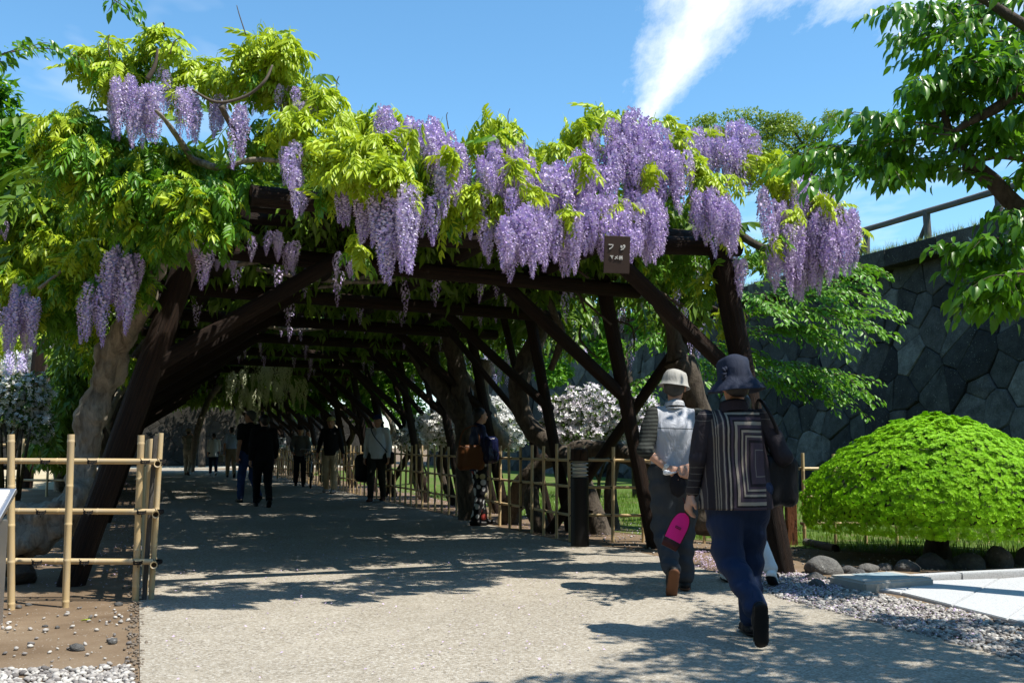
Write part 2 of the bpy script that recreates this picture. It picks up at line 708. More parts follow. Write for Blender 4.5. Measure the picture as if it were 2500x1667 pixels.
M = {}
M['path'] = m_path()
M['dirt'] = m_dirt('bare_earth', (0.125, 0.085, 0.052), (0.19, 0.136, 0.088), (0.25, 0.19, 0.13))
M['gravel'] = m_stone('grey_gravel', [(0.2, 0.18, 0.17), (0.36, 0.34, 0.32), (0.5, 0.48, 0.46)])
M['lawn'] = m_grassground()
M['wallstone'] = m_stone('castle_wall_stone', [(0.02, 0.019, 0.019), (0.11, 0.112, 0.1), (0.03, 0.027, 0.027), (0.2, 0.2, 0.18), (0.055, 0.055, 0.05), (0.27, 0.265, 0.235), (0.04, 0.036, 0.035), (0.13, 0.135, 0.115)], (0.24, 0.25, 0.2))
M['farstone'] = m_stone('far_wall_stone', [(0.026, 0.024, 0.02), (0.055, 0.05, 0.042), (0.038, 0.035, 0.03)], (0.08, 0.08, 0.065))
M['mortar'] = m_plain('dark_joint', (0.012, 0.013, 0.012), 0.95, var=0.4, bump=0.6)
M['rock'] = m_stone('river_rock', [(0.15, 0.15, 0.15), (0.24, 0.235, 0.22), (0.19, 0.185, 0.18)], (0.3, 0.3, 0.29))
M['granite'] = m_granite()
M['concrete'] = m_plain('old_concrete', (0.4, 0.385, 0.345), 0.85, var=0.2, nscale=14, bump=0.3)
M['wood'] = m_wood('brown_timber', (0.012, 0.0065, 0.0045), (0.036, 0.018, 0.0095), (0.085, 0.046, 0.025))
M['bark'] = m_bark('wisteria_bark', (0.08, 0.066, 0.05), (0.36, 0.32, 0.25))
M['darkbark'] = m_bark('dark_bark', (0.025, 0.02, 0.016), (0.11, 0.09, 0.07))
M['twig'] = m_plain('twig', (0.09, 0.07, 0.05), 0.8)
M['bamboo'] = m_bamboo('dry_bamboo', (0.54, 0.39, 0.19), (0.66, 0.5, 0.27), (0.42, 0.385, 0.32))
M['hollow'] = m_plain('bamboo_inside', (0.05, 0.035, 0.02), 0.9)
M['pointing'] = m_plain('grey_pointing', (0.05, 0.046, 0.04), 0.95, var=0.4, bump=0.6)
M['rope'] = m_plain('black_palm_rope', (0.015, 0.013, 0.012), 0.95, nscale=200, bump=0.8)
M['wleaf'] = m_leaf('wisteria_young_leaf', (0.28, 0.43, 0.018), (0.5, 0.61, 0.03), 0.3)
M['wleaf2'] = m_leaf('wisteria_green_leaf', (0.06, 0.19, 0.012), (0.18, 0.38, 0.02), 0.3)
M['wleafo'] = m_leaf('wisteria_leaf_single', (0.28, 0.43, 0.018), (0.5, 0.61, 0.03), 0.3, obj_rand=True)
M['wleaf2o'] = m_leaf('wisteria_green_leaf_single', (0.06, 0.19, 0.012), (0.18, 0.38, 0.02), 0.3, obj_rand=True)
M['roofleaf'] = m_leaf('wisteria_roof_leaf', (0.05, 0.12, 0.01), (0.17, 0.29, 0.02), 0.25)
M['cherryleaf'] = m_leaf('cherry_leaf', (0.04, 0.14, 0.01), (0.12, 0.3, 0.015), 0.38, 0.33, (0.24, 0.52, 0.015), spec=0.5)
M['cherryleafo'] = m_leaf('cherry_leaf_single', (0.04, 0.14, 0.01), (0.12, 0.3, 0.015), 0.38, 0.33, (0.24, 0.52, 0.015), obj_rand=True, spec=0.5)
M['midleaf'] = m_leaf('midground_leaf', (0.07, 0.2, 0.015), (0.17, 0.38, 0.025), 0.33)
M['farleaf'] = m_leaf('far_leaf', (0.13, 0.22, 0.02), (0.28, 0.38, 0.035), 0.3)
M['yew'] = m_leaf('clipped_yew', (0.16, 0.4, 0.006), (0.31, 0.6, 0.01), 0.15, 0.6, spec=0.2)
M['azleaf'] = m_leaf('azalea_leaf', (0.05, 0.1, 0.02), (0.11, 0.18, 0.035), 0.3)
M['grass'] = m_leaf('grass_blade', (0.08, 0.17, 0.02), (0.2, 0.32, 0.04), 0.35)
M['drygrass'] = m_leaf('bank_grass', (0.12, 0.19, 0.03), (0.28, 0.32, 0.08), 0.35)
M['lilac'] = m_petal('wisteria_lilac', (0.87, 0.8, 0.97), (0.4, 0.23, 0.78), 0.14, 0.28)
M['violet'] = m_petal('wisteria_violet', (0.86, 0.75, 0.97), (0.41, 0.22, 0.79), 0.14, 0.18)
M['whitewis'] = m_petal('wisteria_white', (0.78, 0.82, 0.6), (0.6, 0.66, 0.36), 0.35, 0.4)
M['azwhite'] = m_petal('azalea_white', (0.85, 0.85, 0.83), (0.78, 0.78, 0.76), 0.2)
M['azpink'] = m_petal('azalea_pale_pink', (0.86, 0.85, 0.86), (0.78, 0.7, 0.8), 0.2)
M['azred'] = m_petal('azalea_red', (0.62, 0.06, 0.16), (0.45, 0.02, 0.09), 0.3)
M['petal'] = m_petal('fallen_petal', (0.62, 0.52, 0.66), (0.42, 0.3, 0.5), 0.1)
M['steel'] = m_plain('brushed_steel', (0.5, 0.51, 0.53), 0.38, 0.9, 0.06, 60, 0.05)
M['black'] = m_plain('black_paint', (0.006, 0.006, 0.0065), 0.5, 0.0, 0.3, 30, 0.05, 0.25)
M['white'] = m_plain('white_board', (0.8, 0.8, 0.82), 0.5, var=0.05)
M['ink'] = m_plain('dark_ink', (0.02, 0.02, 0.05), 0.6)
M['teal'] = m_plain('teal_paint', (0.01, 0.2, 0.19), 0.6)
M['glass'] = m_plain('lamp_glass', (0.55, 0.56, 0.5), 0.2, var=0.1)
M['browncard'] = m_plain('brown_plaque', (0.045, 0.026, 0.02), 0.5, var=0.1)
M['chalk'] = m_plain('white_lettering', (0.75, 0.73, 0.68), 0.6)
M['skin'] = m_plain('skin', (0.5, 0.27, 0.18), 0.5, var=0.12, nscale=30, bump=0.08)
M['skin2'] = m_plain('skin_tanned', (0.42, 0.21, 0.13), 0.5, var=0.12, nscale=30, bump=0.08)
M['hair'] = m_plain('dark_hair', (0.012, 0.01, 0.01), 0.45, var=0.3, nscale=80, bump=0.5)
M['greyhair'] = m_plain('grey_hair', (0.05, 0.048, 0.046), 0.5, var=0.3, nscale=80, bump=0.5)
# ------------------------------------------------------------------ ground, path, lawn


def sheet(name, poly, z, mat, cuts=0, kind='structure'):
    mb = MB()
    mb.add([(p[0], p[1], z) for p in poly], [tuple(range(len(poly)))])
    me = mb.mesh(name, mat)
    o = link(name, me)
    tag(o, kind=kind)
    return o


sheet('ground', [(-260, -60), (260, -60), (260, 420), (-260, 420)], 0.0, M['dirt'])

PL = G(340, 1470)                       # left edge of the path
PR = G(1375, 1322)                      # right edge, along the bamboo fence
P_END = 44.0
path_poly = [PL - D * 16, PR - D * 30]
right_edge = [G(2900, 1720), G(2500, 1612), G(2350, 1572), G(2120, 1512), G(1900, 1456), G(1760, 1402), G(1640, 1366), G(1520, 1340), PR]
pp = [PL - D * 16] + [Vector((9, -6, 0)), Vector((9, 2, 0))] + right_edge
pp += [PR + D * (P_END - 8), PL + D * P_END]
# the far open square that the arcade leads to
tip = PL + D * P_END
path_poly = [(p.x, p.y) for p in pp]
sheet('path', path_poly, 0.006, M['path'])
sq = [tip + RT * -14 - D * 1, tip + RT * 10 - D * 1, tip + RT * 12 + D * 5, tip + RT * -14 + D * 5]
sheet('square', [(p.x, p.y) for p in sq], 0.004, m_dirt('pale_square', (0.4, 0.36, 0.29), (0.46, 0.42, 0.34), (0.52, 0.48, 0.4), False))
# sunlit sandy yard to the left, seen under the left arbour
yd = [G(-900, 1190), G(170, 1195), G(190, 1128), G(-600, 1128)]
sheet('yard', [(p.x, p.y) for p in yd], 0.004, m_dirt('sandy_yard', (0.42, 0.34, 0.22), (0.5, 0.42, 0.28), (0.55, 0.47, 0.33), False))

W0 = G(2000, 1200)                      # a point of the stone wall's foot
lawn_poly = [G(1470, 1296), G(1700, 1318), G(1950, 1338), G(2150, 1352), G(2350, 1362), G(2900, 1375)]
lawn_poly += [W0 - D * 12, W0 + D * 34, PR + D * 30 + RT * 1.6]
sheet('lawn', [(p.x, p.y) for p in lawn_poly], 0.005, M['lawn'])
left_lawn = [PL + RT * -2.2 + D * 4, PL + RT * -2.2 + D * 10, PL + RT * -9 + D * 10, PL + RT * -9 + D * 4]
sheet('lawn', [(p.x, p.y) for p in left_lawn], 0.005, M['lawn'])
# far lawn bank at the left
bk = MB()
b0 = G(-700, 1118)
b1 = G(330, 1118)
n = 14
rows = [(0, 0), (0.0, 1.1), (3.0, 2.1), (8, 4.2), (16, 6.0), (60, 8)]
vs_ = []
for d_, h_ in rows:
    for i in range(n):
        q = b0.lerp(b1, i / (n - 1))
        vs_.append((q.x + 0.2 * d_, q.y + d_, h_ * (0.9 + 0.25 * mnoise.noise(Vector((i * 0.6, d_ * 0.3, 0)))) if d_ > 0 else h_))
bk.add(vs_, [(r * n + i, r * n + i + 1, (r + 1) * n + i + 1, (r + 1) * n + i) for r in range(len(rows) - 1) for i in range(n - 1)])
tag(bk.build('grass_bank', M['lawn'], smooth=False), kind='structure')

# ------------------------------------------------------------------ stone walls


def voronoi_cells(w, h, sp, gap, seed, shear=0.0):
    rs = random.Random(seed)
    pts = []
    nx, ny = int(w / sp) + 1, int(h / sp) + 1
    for j in range(-1, ny + 1):
        for i in range(-1, nx + 1):
            x = (i + 0.5 + (0.5 if j % 2 else 0) + rs.uniform(-0.47, 0.47)) * sp
            y = (j + 0.5 + rs.uniform(-0.45, 0.45)) * sp
            pts.append((x + shear * math.sin(y * 1.1) + 0.35 * (y % 1.7) * shear, y))
    wts = [rs.uniform(0, 0.42) * sp * sp for _ in pts]
    cells = []
    for a, (px, py) in enumerate(pts):
        if not (-sp * 0.4 < px < w + sp * 0.4 and -sp * 0.3 < py < h + sp * 0.3):
            continue
        poly = [(max(0, px - 2 * sp), max(0, py - 2 * sp)), (min(w, px + 2 * sp), max(0, py - 2 * sp)),
                (min(w, px + 2 * sp), min(h, py + 2 * sp)), (max(0, px - 2 * sp), min(h, py + 2 * sp))]
        for b, (qx, qy) in enumerate(pts):
            if a == b or abs(qx - px) > 3 * sp or abs(qy - py) > 3 * sp:
                continue
            dx, dy = qx - px, qy - py
            L = math.hypot(dx, dy)
            dx, dy = dx / L, dy / L
            lim = L / 2 + (wts[a] - wts[b]) / (2 * L) - gap
            out = []
            for i in range(len(poly)):
                p0, p1 = poly[i], poly[(i + 1) % len(poly)]
                d0 = (p0[0] - px) * dx + (p0[1] - py) * dy - lim
                d1 = (p1[0] - px) * dx + (p1[1] - py) * dy - lim
                if d0 <= 0:
                    out.append(p0)
                if (d0 < 0) != (d1 < 0):
                    t = d0 / (d0 - d1)
                    out.append((p0[0] + (p1[0] - p0[0]) * t, p0[1] + (p1[1] - p0[1]) * t))
            poly = out
            if len(poly) < 3:
                break
        if len(poly) >= 3:
            area = 0.5 * abs(sum(poly[i][0] * poly[(i + 1) % len(poly)][1] - poly[(i + 1) % len(poly)][0] * poly[i][1] for i in range(len(poly))))
            if area > 0.03 * sp * sp:
                cells.append(poly)
    return cells


def stone_wall(root, org, ax, inw, batter, w, h, sp, mat, seed, gap=0.006, shear=0.3, core=None):
    """ax along the wall, inw into the wall"""
    rs = random.Random(seed)
    back = MB()
    upv = (UP + inw * batter)

    def P(x, y, d):
        return org + ax * x + upv * y + inw * d
    back.add([P(0, 0, 0.07), P(w, 0, 0.07), P(w, h, 0.07), P(0, h, 0.07), P(0, 0, 1.2), P(w, 0, 1.2), P(w, h, 1.2), P(0, h, 1.2)],
             [(0, 1, 2, 3), (3, 2, 6, 7), (0, 3, 7, 4), (1, 5, 6, 2)])
    back.build('wall_core', core or M['mortar'], root)
    for poly in voronoi_cells(w, h, sp, gap, seed, shear):
        k = len(poly)
        cx = sum(p[0] for p in poly) / k
        cy_ = sum(p[1] for p in poly) / k
        proud = rs.uniform(-0.02, 0.03)
        tx, ty = rs.uniform(-0.05, 0.05), rs.uniform(-0.05, 0.05)

        def tilt(x, y):
            return -(proud + tx * (x - cx) + ty * (y - cy_))
        vs_ = []
        c0 = P(cx, cy_, 0)
        # subdivide outline a little so edges are not ruler-straight
        pl = []
        for i in range(k):
            a, b = poly[i], poly[(i + 1) % k]
            pl.append(a)
            L = math.hypot(b[0] - a[0], b[1] - a[1])
            if L > sp * 0.45:
                o = rs.uniform(-0.018, 0.012)
                nx_, ny_ = -(b[1] - a[1]) / L, (b[0] - a[0]) / L
                pl.append(((a[0] + b[0]) / 2 + nx_ * o, (a[1] + b[1]) / 2 + ny_ * o))
        k = len(pl)
        for (x, y) in pl:
            vs_.append(P(x, y, 0.12) - c0)
        for (x, y) in pl:
            vs_.append(P(x, y, tilt(x, y) + 0.022) - c0)
        for (x, y) in pl:
            ix, iy = cx + (x - cx) * 0.93, cy_ + (y - cy_) * 0.93
            vs_.append(P(ix, iy, tilt(ix, iy) + rs.uniform(-0.008, 0.008)) - c0)
        vs_.append(P(cx, cy_, -proud - rs.uniform(0.0, 0.03)) - c0)
        fs_ = []
        for i in range(k):
            j = (i + 1) % k
            fs_.append((i, j, k + j, k + i))
            fs_.append((k + i, k + j, 2 * k + j, 2 * k + i))
            fs_.append((2 * k + i, 2 * k + j, 3 * k))
        mb = MB()
        mb.add(vs_, fs_)
        mb.build('stone', mat, root, loc=c0)


BAT = 0.16
WH = 5.15
wall_o = W0 - D * 9.0
wall = thing('stone_wall', 'tall shaded castle wall of fitted polygonal stones behind the clipped bush', 'stone wall')
stone_wall(wall, wall_o, D, RT, BAT, 19.0, WH, 0.66, M['wallstone'], 5)
stone_wall(wall, wall_o + D * 19.02, D, RT, BAT, 25.0, WH, 1.2, M['wallstone'], 8)
# cornice blocks
rs = random.Random(4)
x = 0.0
while x < 40:
    L = rs.uniform(1.1, 1.7)
    mb = MB()
    rot = Matrix((D, RT, UP)).transposed()
    mb.rbox((0, 0, 0), (L - 0.015, 0.95, 0.4 + rs.uniform(-0.02, 0.03)), 0.03, rot)
    for i, p in enumerate(mb.v):
        q = Vector(p)
        mb.v[i] = tuple(q + Vector((1, 1, 1)) * 0.02 * mnoise.noise(q * 4 + Vector((x, 0, 0))))
    mb.build('cap_stone', M['wallstone'], wall, loc=wall_o + D * (x + L / 2) + (UP + RT * BAT) * (WH + 0.17) + RT * 0.02)
    x += L
# grass bank on top of the wall
top0 = wall_o + (UP + RT * BAT) * WH
bt = MB()
prof = [(0.3, 0.2), (0.5, 0.42), (1.2, 0.75), (2.4, 0.95), (6, 1.1), (30, 1.2), (30, -5)]
nb = 30
vs_ = []
for (d_, h_) in prof:
    for i in range(nb):
        q = top0 + D * (i * 62.0 / (nb - 1) - 9) + RT * d_
        vs_.append((q.x, q.y, q.z + h_ + 0.12 * mnoise.noise(Vector((i * 0.9, d_, 0)))))
bt.add(vs_, [(r * nb + i, r * nb + i + 1, (r + 1) * nb + i + 1, (r + 1) * nb + i) for r in range(len(prof) - 1) for i in range(nb - 1)])
tag(bt.build('grass_terrace', M['lawn'], smooth=True), kind='structure')


def blades(n, fn, hmin, hmax, wid, lean=0.35):
    pos = np.array([fn() for _ in range(n)])
    a = rng.uniform(0, 2 * math.pi, n)
    h = rng.uniform(hmin, hmax, n)
    dx = np.stack([np.cos(a), np.sin(a), np.zeros(n)], 1)
    ln = np.stack([-np.sin(a), np.cos(a), np.zeros(n)], 1) * (rng.uniform(0, lean, n) * h)[:, None]
    w = (wid * rng.uniform(0.6, 1.4, n))[:, None]
    v0 = pos - dx * w
    v1 = pos + dx * w
    v2 = pos + ln + np.stack([np.zeros(n), np.zeros(n), h], 1)
    V = np.stack([v0, v1, v2], 1).reshape(-1, 3)
    return V, np.arange(3 * n).reshape(-1, 3)


def on_bank():
    s = random.uniform(2, 34)
    d_ = random.choice([random.uniform(0.25, 0.7), random.uniform(0.3, 2.2)])
    hh = np.interp(d_, [p[0] for p in prof[:5]], [p[1] for p in prof[:5]])
    q = top0 + D * s + RT * d_
    return (q.x, q.y, q.z + hh - 0.03)


V, Fc = blades(16000, on_bank, 0.12, 0.34, 0.009, 0.8)
tag(link('bank_grass', arr_mesh('bank_grass', V, Fc, M['drygrass'])), 'unmown pale green grass fringing the top of the castle wall', 'grass', kind='stuff')


def in_poly(x, y, poly):
    c = False
    n = len(poly)
    for i in range(n):
        x0, y0 = poly[i][0], poly[i][1]
        x1, y1 = poly[(i + 1) % n][0], poly[(i + 1) % n][1]
        if (y0 > y) != (y1 > y) and x < (x1 - x0) * (y - y0) / (y1 - y0) + x0:
            c = not c
    return c


lp = [(p.x, p.y) for p in lawn_poly]


def on_lawn():
    while True:
        Y = 8.5 + 15 * random.random() ** 1.6
        X = random.uniform(-2, 10)
        if in_poly(X, Y, lp) and mnoise.noise(Vector((X * 0.9, Y * 0.9, 3))) > -0.25:
            return (X, Y, 0.0)


V, Fc = blades(26000, on_lawn, 0.04, 0.13, 0.006, 0.7)
tag(link('lawn_grass', arr_mesh('lawn_grass', V, Fc, M['grass'])), 'short sunlit grass behind the bamboo fence on the right', 'grass', kind='stuff')

# railing of grey logs on the terrace
rail = thing('log_railing', 'grey log railing standing on the grass above the castle wall', 'railing')
LOGS = []
for sd in range(4):
    mb = MB()
    prof_ = []
    nr = 9
    vs_, fs_ = [], []
    for i in range(nr):
        z = i / (nr - 1)
        for k in range(14):
            an = 2 * math.pi * k / 14
            r = 1 + 0.05 * mnoise.noise(Vector((math.cos(an) * 1.3, math.sin(an) * 1.3, z * 5 + sd * 9))) + 0.05 * mnoise.noise(Vector((math.cos(an) * 0.5 + sd, math.sin(an) * 0.5, z * 2)))
            b = 0.06 * math.sin(z * math.pi * (1 + sd % 2)) * (1 if sd < 2 else -1)
            vs_.append((r * math.cos(an) + b, r * math.sin(an), z))
    for i in range(nr - 1):
        for k in range(14):
            k2 = (k + 1) % 14
            fs_.append((i * 14 + k, i * 14 + k2, (i + 1) * 14 + k2, (i + 1) * 14 + k))
    fs_.append(tuple(reversed(range(14))))
    fs_.append(tuple((nr - 1) * 14 + k for k in range(14)))
    mb.add(vs_, fs_)
    LOGS.append(mb.mesh('log_%d' % sd, M['wood'], True))
GREYLOGS = []
gm = m_wood('weathered_grey_timber', (0.14, 0.13, 0.115), (0.22, 0.2, 0.18), (0.3, 0.28, 0.25))
for me in LOGS:
    m2 = me.copy()
    m2.materials.clear()
    m2.materials.append(gm)
    GREYLOGS.append(m2)


def log(name, a, b, r, parent, meshes=LOGS):
    o = link(name, random.choice(meshes), parent)
    L = orient(o, a, b)
    o.scale = (r, r, L)
    return o


for i in range(14):
    q = top0 + D * (3 + i * 2.1) + RT * 1.1
    hh = float(np.interp(1.1, [p[0] for p in prof[:5]], [p[1] for p in prof[:5]]))
    log('post', q + UP * (hh - 0.1), q + UP * (hh + 0.75), 0.085, rail, GREYLOGS)
    q2 = q + D * 2.1
    if i < 13:
        log('rail', q + UP * (hh + 0.72) - D * 0.1, q2 + UP * (hh + 0.72) + D * 0.1, 0.075, rail, GREYLOGS)
    log('brace', q + D * 0.35 + UP * (hh - 0.05), q + UP * (hh + 0.5), 0.05, rail, GREYLOGS)

# far wall at the end of the arcade and low wall at the left
fw = thing('stone_wall', 'low sunlit stone wall closing the far end of the arcade', 'stone wall')
fo = tip + D * 4.6 + RT * -9
stone_wall(fw, fo, RT, D, 0.15, 22.0, 3.2, 0.72, M['farstone'], 21, 0.005, core=M['pointing'])
lw = thing('stone_wall', 'low grey stone wall below the grass bank at the far left', 'stone wall')
lo_ = b0.lerp(b1, 0.35)
ld = (b1 - b0).normalized()
stone_wall(lw, lo_ + Vector((0, -0.35, 0)), ld, Vector((-ld.y, ld.x, 0)), 0.12, (b1 - lo_).length + 3, 1.25, 0.62, M['farstone'], 33, 0.006, core=M['pointing'])

# unseen slope added behind and left of the camera to cut the skylight
hl = MB()
ring = []
for i in range(40):
    an = math.pi * (0.86 + 1.14 * i / 39)
    for (rad_, h_) in ((15, 0), (17, 6), (20, 11), (26, 15), (48, 17)):
        q = Vector((math.cos(an) * rad_ * 1.3, math.sin(an) * rad_ + 2, 0))
        nn = mnoise.noise(Vector((q.x * 0.35, q.y * 0.35, h_ * 0.4)))
        ring.append((q.x * (1 + 0.04 * nn), q.y * (1 + 0.04 * nn), h_ * (1 + 0.22 * nn) - 0.05))
hl.add(ring, [(i * 5 + j, (i + 1) * 5 + j, (i + 1) * 5 + j + 1, i * 5 + j + 1) for i in range(39) for j in range(4)])
tag(hl.build('skylight_blocker', m_plain('skylight_blocker_green', (0.035, 0.06, 0.018), 0.95, var=0.6, nscale=1.5, bump=1.0), smooth=False), kind='structure')

# ------------------------------------------------------------------ pergola of round timber
SPAN = 2.3
R0 = Vector((2.35, 8.75, 0))
L0 = Vector((-3.50, 8.02, 0))
NB = 15
perg = thing('pergola', 'long dark timber pergola arching over the path under the wisteria', 'pergola')
tops_l, tops_r = [], []
for k in range(NB):
    Lb = L0 + D * (SPAN * k) + Vector((random.uniform(-0.06, 0.06), 0, 0)) * (k > 0)
    Lt = Lb + RT * 0.92 + UP * 3.05
    log('post', Lb - UP * 0.05, Lt, 0.108 if k == 0 else 0.085, perg)
    tops_l.append(Lt)
    br_a = Lb.lerp(Lt, 0.55)
    log('brace', br_a - RT * 0.05, br_a + RT * 1.62 + UP * 1.1, 0.07, perg)
for k in range(NB + 1):
    Rb = R0 + D * (SPAN * k) + Vector((random.uniform(-0.06, 0.06), 0, 0)) * (k > 1)
    lean = 0.62
    Rt = Rb - RT * lean + UP * 2.98
    log('post', Rb - UP * 0.05, Rt, (0.098, 0.08)[k] if k < 2 else 0.075, perg)
    tops_r.append(Rt)
    br_a = Rb.lerp(Rt, 0.52)
    log('brace', br_a + RT * 0.05, br_a - RT * 1.5 + UP * 1.3, 0.07 if k < 2 else 0.06, perg)
    if k in (1, 5, 8):   # struts propping the outer side
        st = Rb + D * 2.1 - RT * 0.35
        log('strut', st + UP * 0.02, Rb + RT * 0.75 + UP * 2.75, 0.065, perg)
for k in range(2, NB):     # slender secondary posts between the main ones on the right
    Rb = R0 + D * (SPAN * (k + 0.5)) + RT * 0.25
    Rt = Rb - RT * 0.75 + UP * 2.95
    log('post', Rb - UP * 0.03, Rt, 0.05, perg)
    log('brace', Rb.lerp(Rt, 0.45), Rb.lerp(Rt, 0.45) - RT * 1.25 + UP * 1.4, 0.045, perg)
# main cross beams: left post k to right post k+1
for k in range(NB):
    a = tops_l[k] - UP * 0.27 - RT * 0.5
    b = tops_r[k + 1] - UP * 0.2 + RT * 0.45
    log('beam', a, b, 0.078, perg)
fb_a = W(560, 478, 7.25)
fb_b = W(1730, 606, 9.0)
fb_a.z = fb_b.z = 2.96
log('beam', fb_a + RT * 0.15, fb_b + RT * 0.2, 0.08, perg)
log('beam', W(880, 560, 7.9) - UP * 0.05, tops_r[0] + RT * 0.25 - UP * 0.15, 0.08, perg)
# purlins running along the arcade, and rafters across them
for j, lat in enumerate((-0.55, 0.25, 1.35, 2.4, 3.45)):
    base = tops_l[0] + RT * lat
    st = -0.6 - 0.0 * j - (0.35 if j >= 3 else 0) + 0.42 * 0
    for k in range(5):
        a = base + D * (st + k * 6.6)
        b = base + D * (st + (k + 1) * 6.6 + 0.2)
        a.z = b.z = 2.93 + 0.02 * (k % 2)
        log('purlin', a, b, 0.075, perg)
for k in range(80):
    s = -0.35 + k * 0.41
    a = tops_l[0] + D * s - RT * (random.uniform(0.7, 1.0) if k > 4 else random.uniform(0.0, 0.3))
    b = a + RT * (5.7 if k > 4 else 5.0)
    a.z = 3.07 + random.uniform(-0.01, 0.02)
    b.z = 3.07 + random.uniform(-0.01, 0.02)
    log('rafter', a, b, 0.055, perg)

# small arbour at the left behind it
arb = thing('arbour', 'smaller dark timber arbour with leaning posts left of the main pergola', 'arbour')
apost = [(62, 1192, 108, 770, 24.0), (150, 1196, 205, 760, 24.5)]
for (u0, v0, u1, v1, Y) in apost:
    a = G(u0, v0)
    b = W(u1, v1, a.y)
    log('post', a, b + UP * 0.4, 0.17, arb)
a = W(-120, 745, 24.5)
b = W(300, 745, 24.5)
log('beam', a, b, 0.15, arb)
log('beam', a + UP * 0.35 + Vector((0, 2, 0)), b + UP * 0.35 + Vector((0, 2, 0)), 0.12, arb)
# ------------------------------------------------------------------ leaf and flower templates


def leaflet(L, Wd, fold=0.25, droop=0.15):
    d1, d2 = -droop * L * 0.1, -droop * L * 0.42
    v = [(0, 0, 0), (-Wd * 0.46, 0.28 * L, fold * Wd + d1), (0, 0.3 * L, d1), (Wd * 0.46, 0.28 * L, fold * Wd + d1),
         (-Wd * 0.4, 0.62 * L, fold * Wd * 0.9 + d2), (0, 0.64 * L, d2), (Wd * 0.4, 0.62 * L, fold * Wd * 0.9 + d2), (0, L, -droop * L)]
    f = [(0, 2, 1), (0, 3, 2), (1, 2, 5), (1, 5, 4), (2, 3, 6), (2, 6, 5), (4, 5, 7), (5, 6, 7)]
    return np.array(v, float), np.array(f, int)


def leaflet_lo(L, Wd, droop=0.15):
    v = [(0, 0, 0), (-Wd / 2, 0.45 * L, 0.1 * Wd), (0, L, -droop * L), (Wd / 2, 0.45 * L, 0.1 * Wd)]
    f = [(0, 3, 2), (0, 2, 1)]
    return np.array(v, float), np.array(f, int)


def put(v, f, pos, fwd, up, s=1.0):
    return scatter(v, f, np.array([pos], float), np.array([fwd], float), np.array([up], float), np.array([s]))


def compound(pairs, length, ll, lw, lo=False, curl=0.35, seed=0):
    """pinnate leaf growing along +y, drooping at the tip"""
    rs = random.Random(seed)
    lst = []
    tv, tf = leaflet_lo(ll, lw) if lo else leaflet(ll, lw)

    def at(t):
        return np.array((0, length * t * (1 - 0.12 * t), -curl * length * t * t))
    for i in range(pairs):
        t = 0.25 + 0.68 * i / max(1, pairs - 1)
        p = at(t)
        sz = (0.75 + 0.35 * math.sin(math.pi * (0.25 + 0.6 * t))) * rs.uniform(0.85, 1.12)
        for sgn in (-1, 1):
            fwd = (sgn * 0.85, 0.62 + rs.uniform(-0.2, 0.2), -0.35 - 0.5 * t + rs.uniform(-0.25, 0.15))
            up = (rs.uniform(-0.3, 0.3) + sgn * 0.25, rs.uniform(-0.3, 0.3), 1)
            lst.append(put(tv, tf, p, fwd, up, sz))
    lst.append(put(tv, tf, at(1.0), (rs.uniform(-0.2, 0.2), 1, -0.9), (0, 0.3, 1), 1.05))
    r = []
    rv = []
    for t in (0.0, 0.5, 1.0):
        p = at(t)
        rv += [p + (-0.0022, 0, 0), p + (0.0022, 0, 0)]
    lst.append((np.array(rv), np.array([(0, 1, 3), (0, 3, 2), (2, 3, 5), (2, 5, 4)])))
    return join_arrays(lst)


CL = [compound(5, 0.22, 0.075, 0.027, seed=i, curl=c) for i, c in enumerate((0.2, 0.4, 0.6))]
CLO = [compound(4, 0.25, 0.1, 0.036, lo=True, seed=i + 9, curl=c) for i, c in enumerate((0.2, 0.45))]


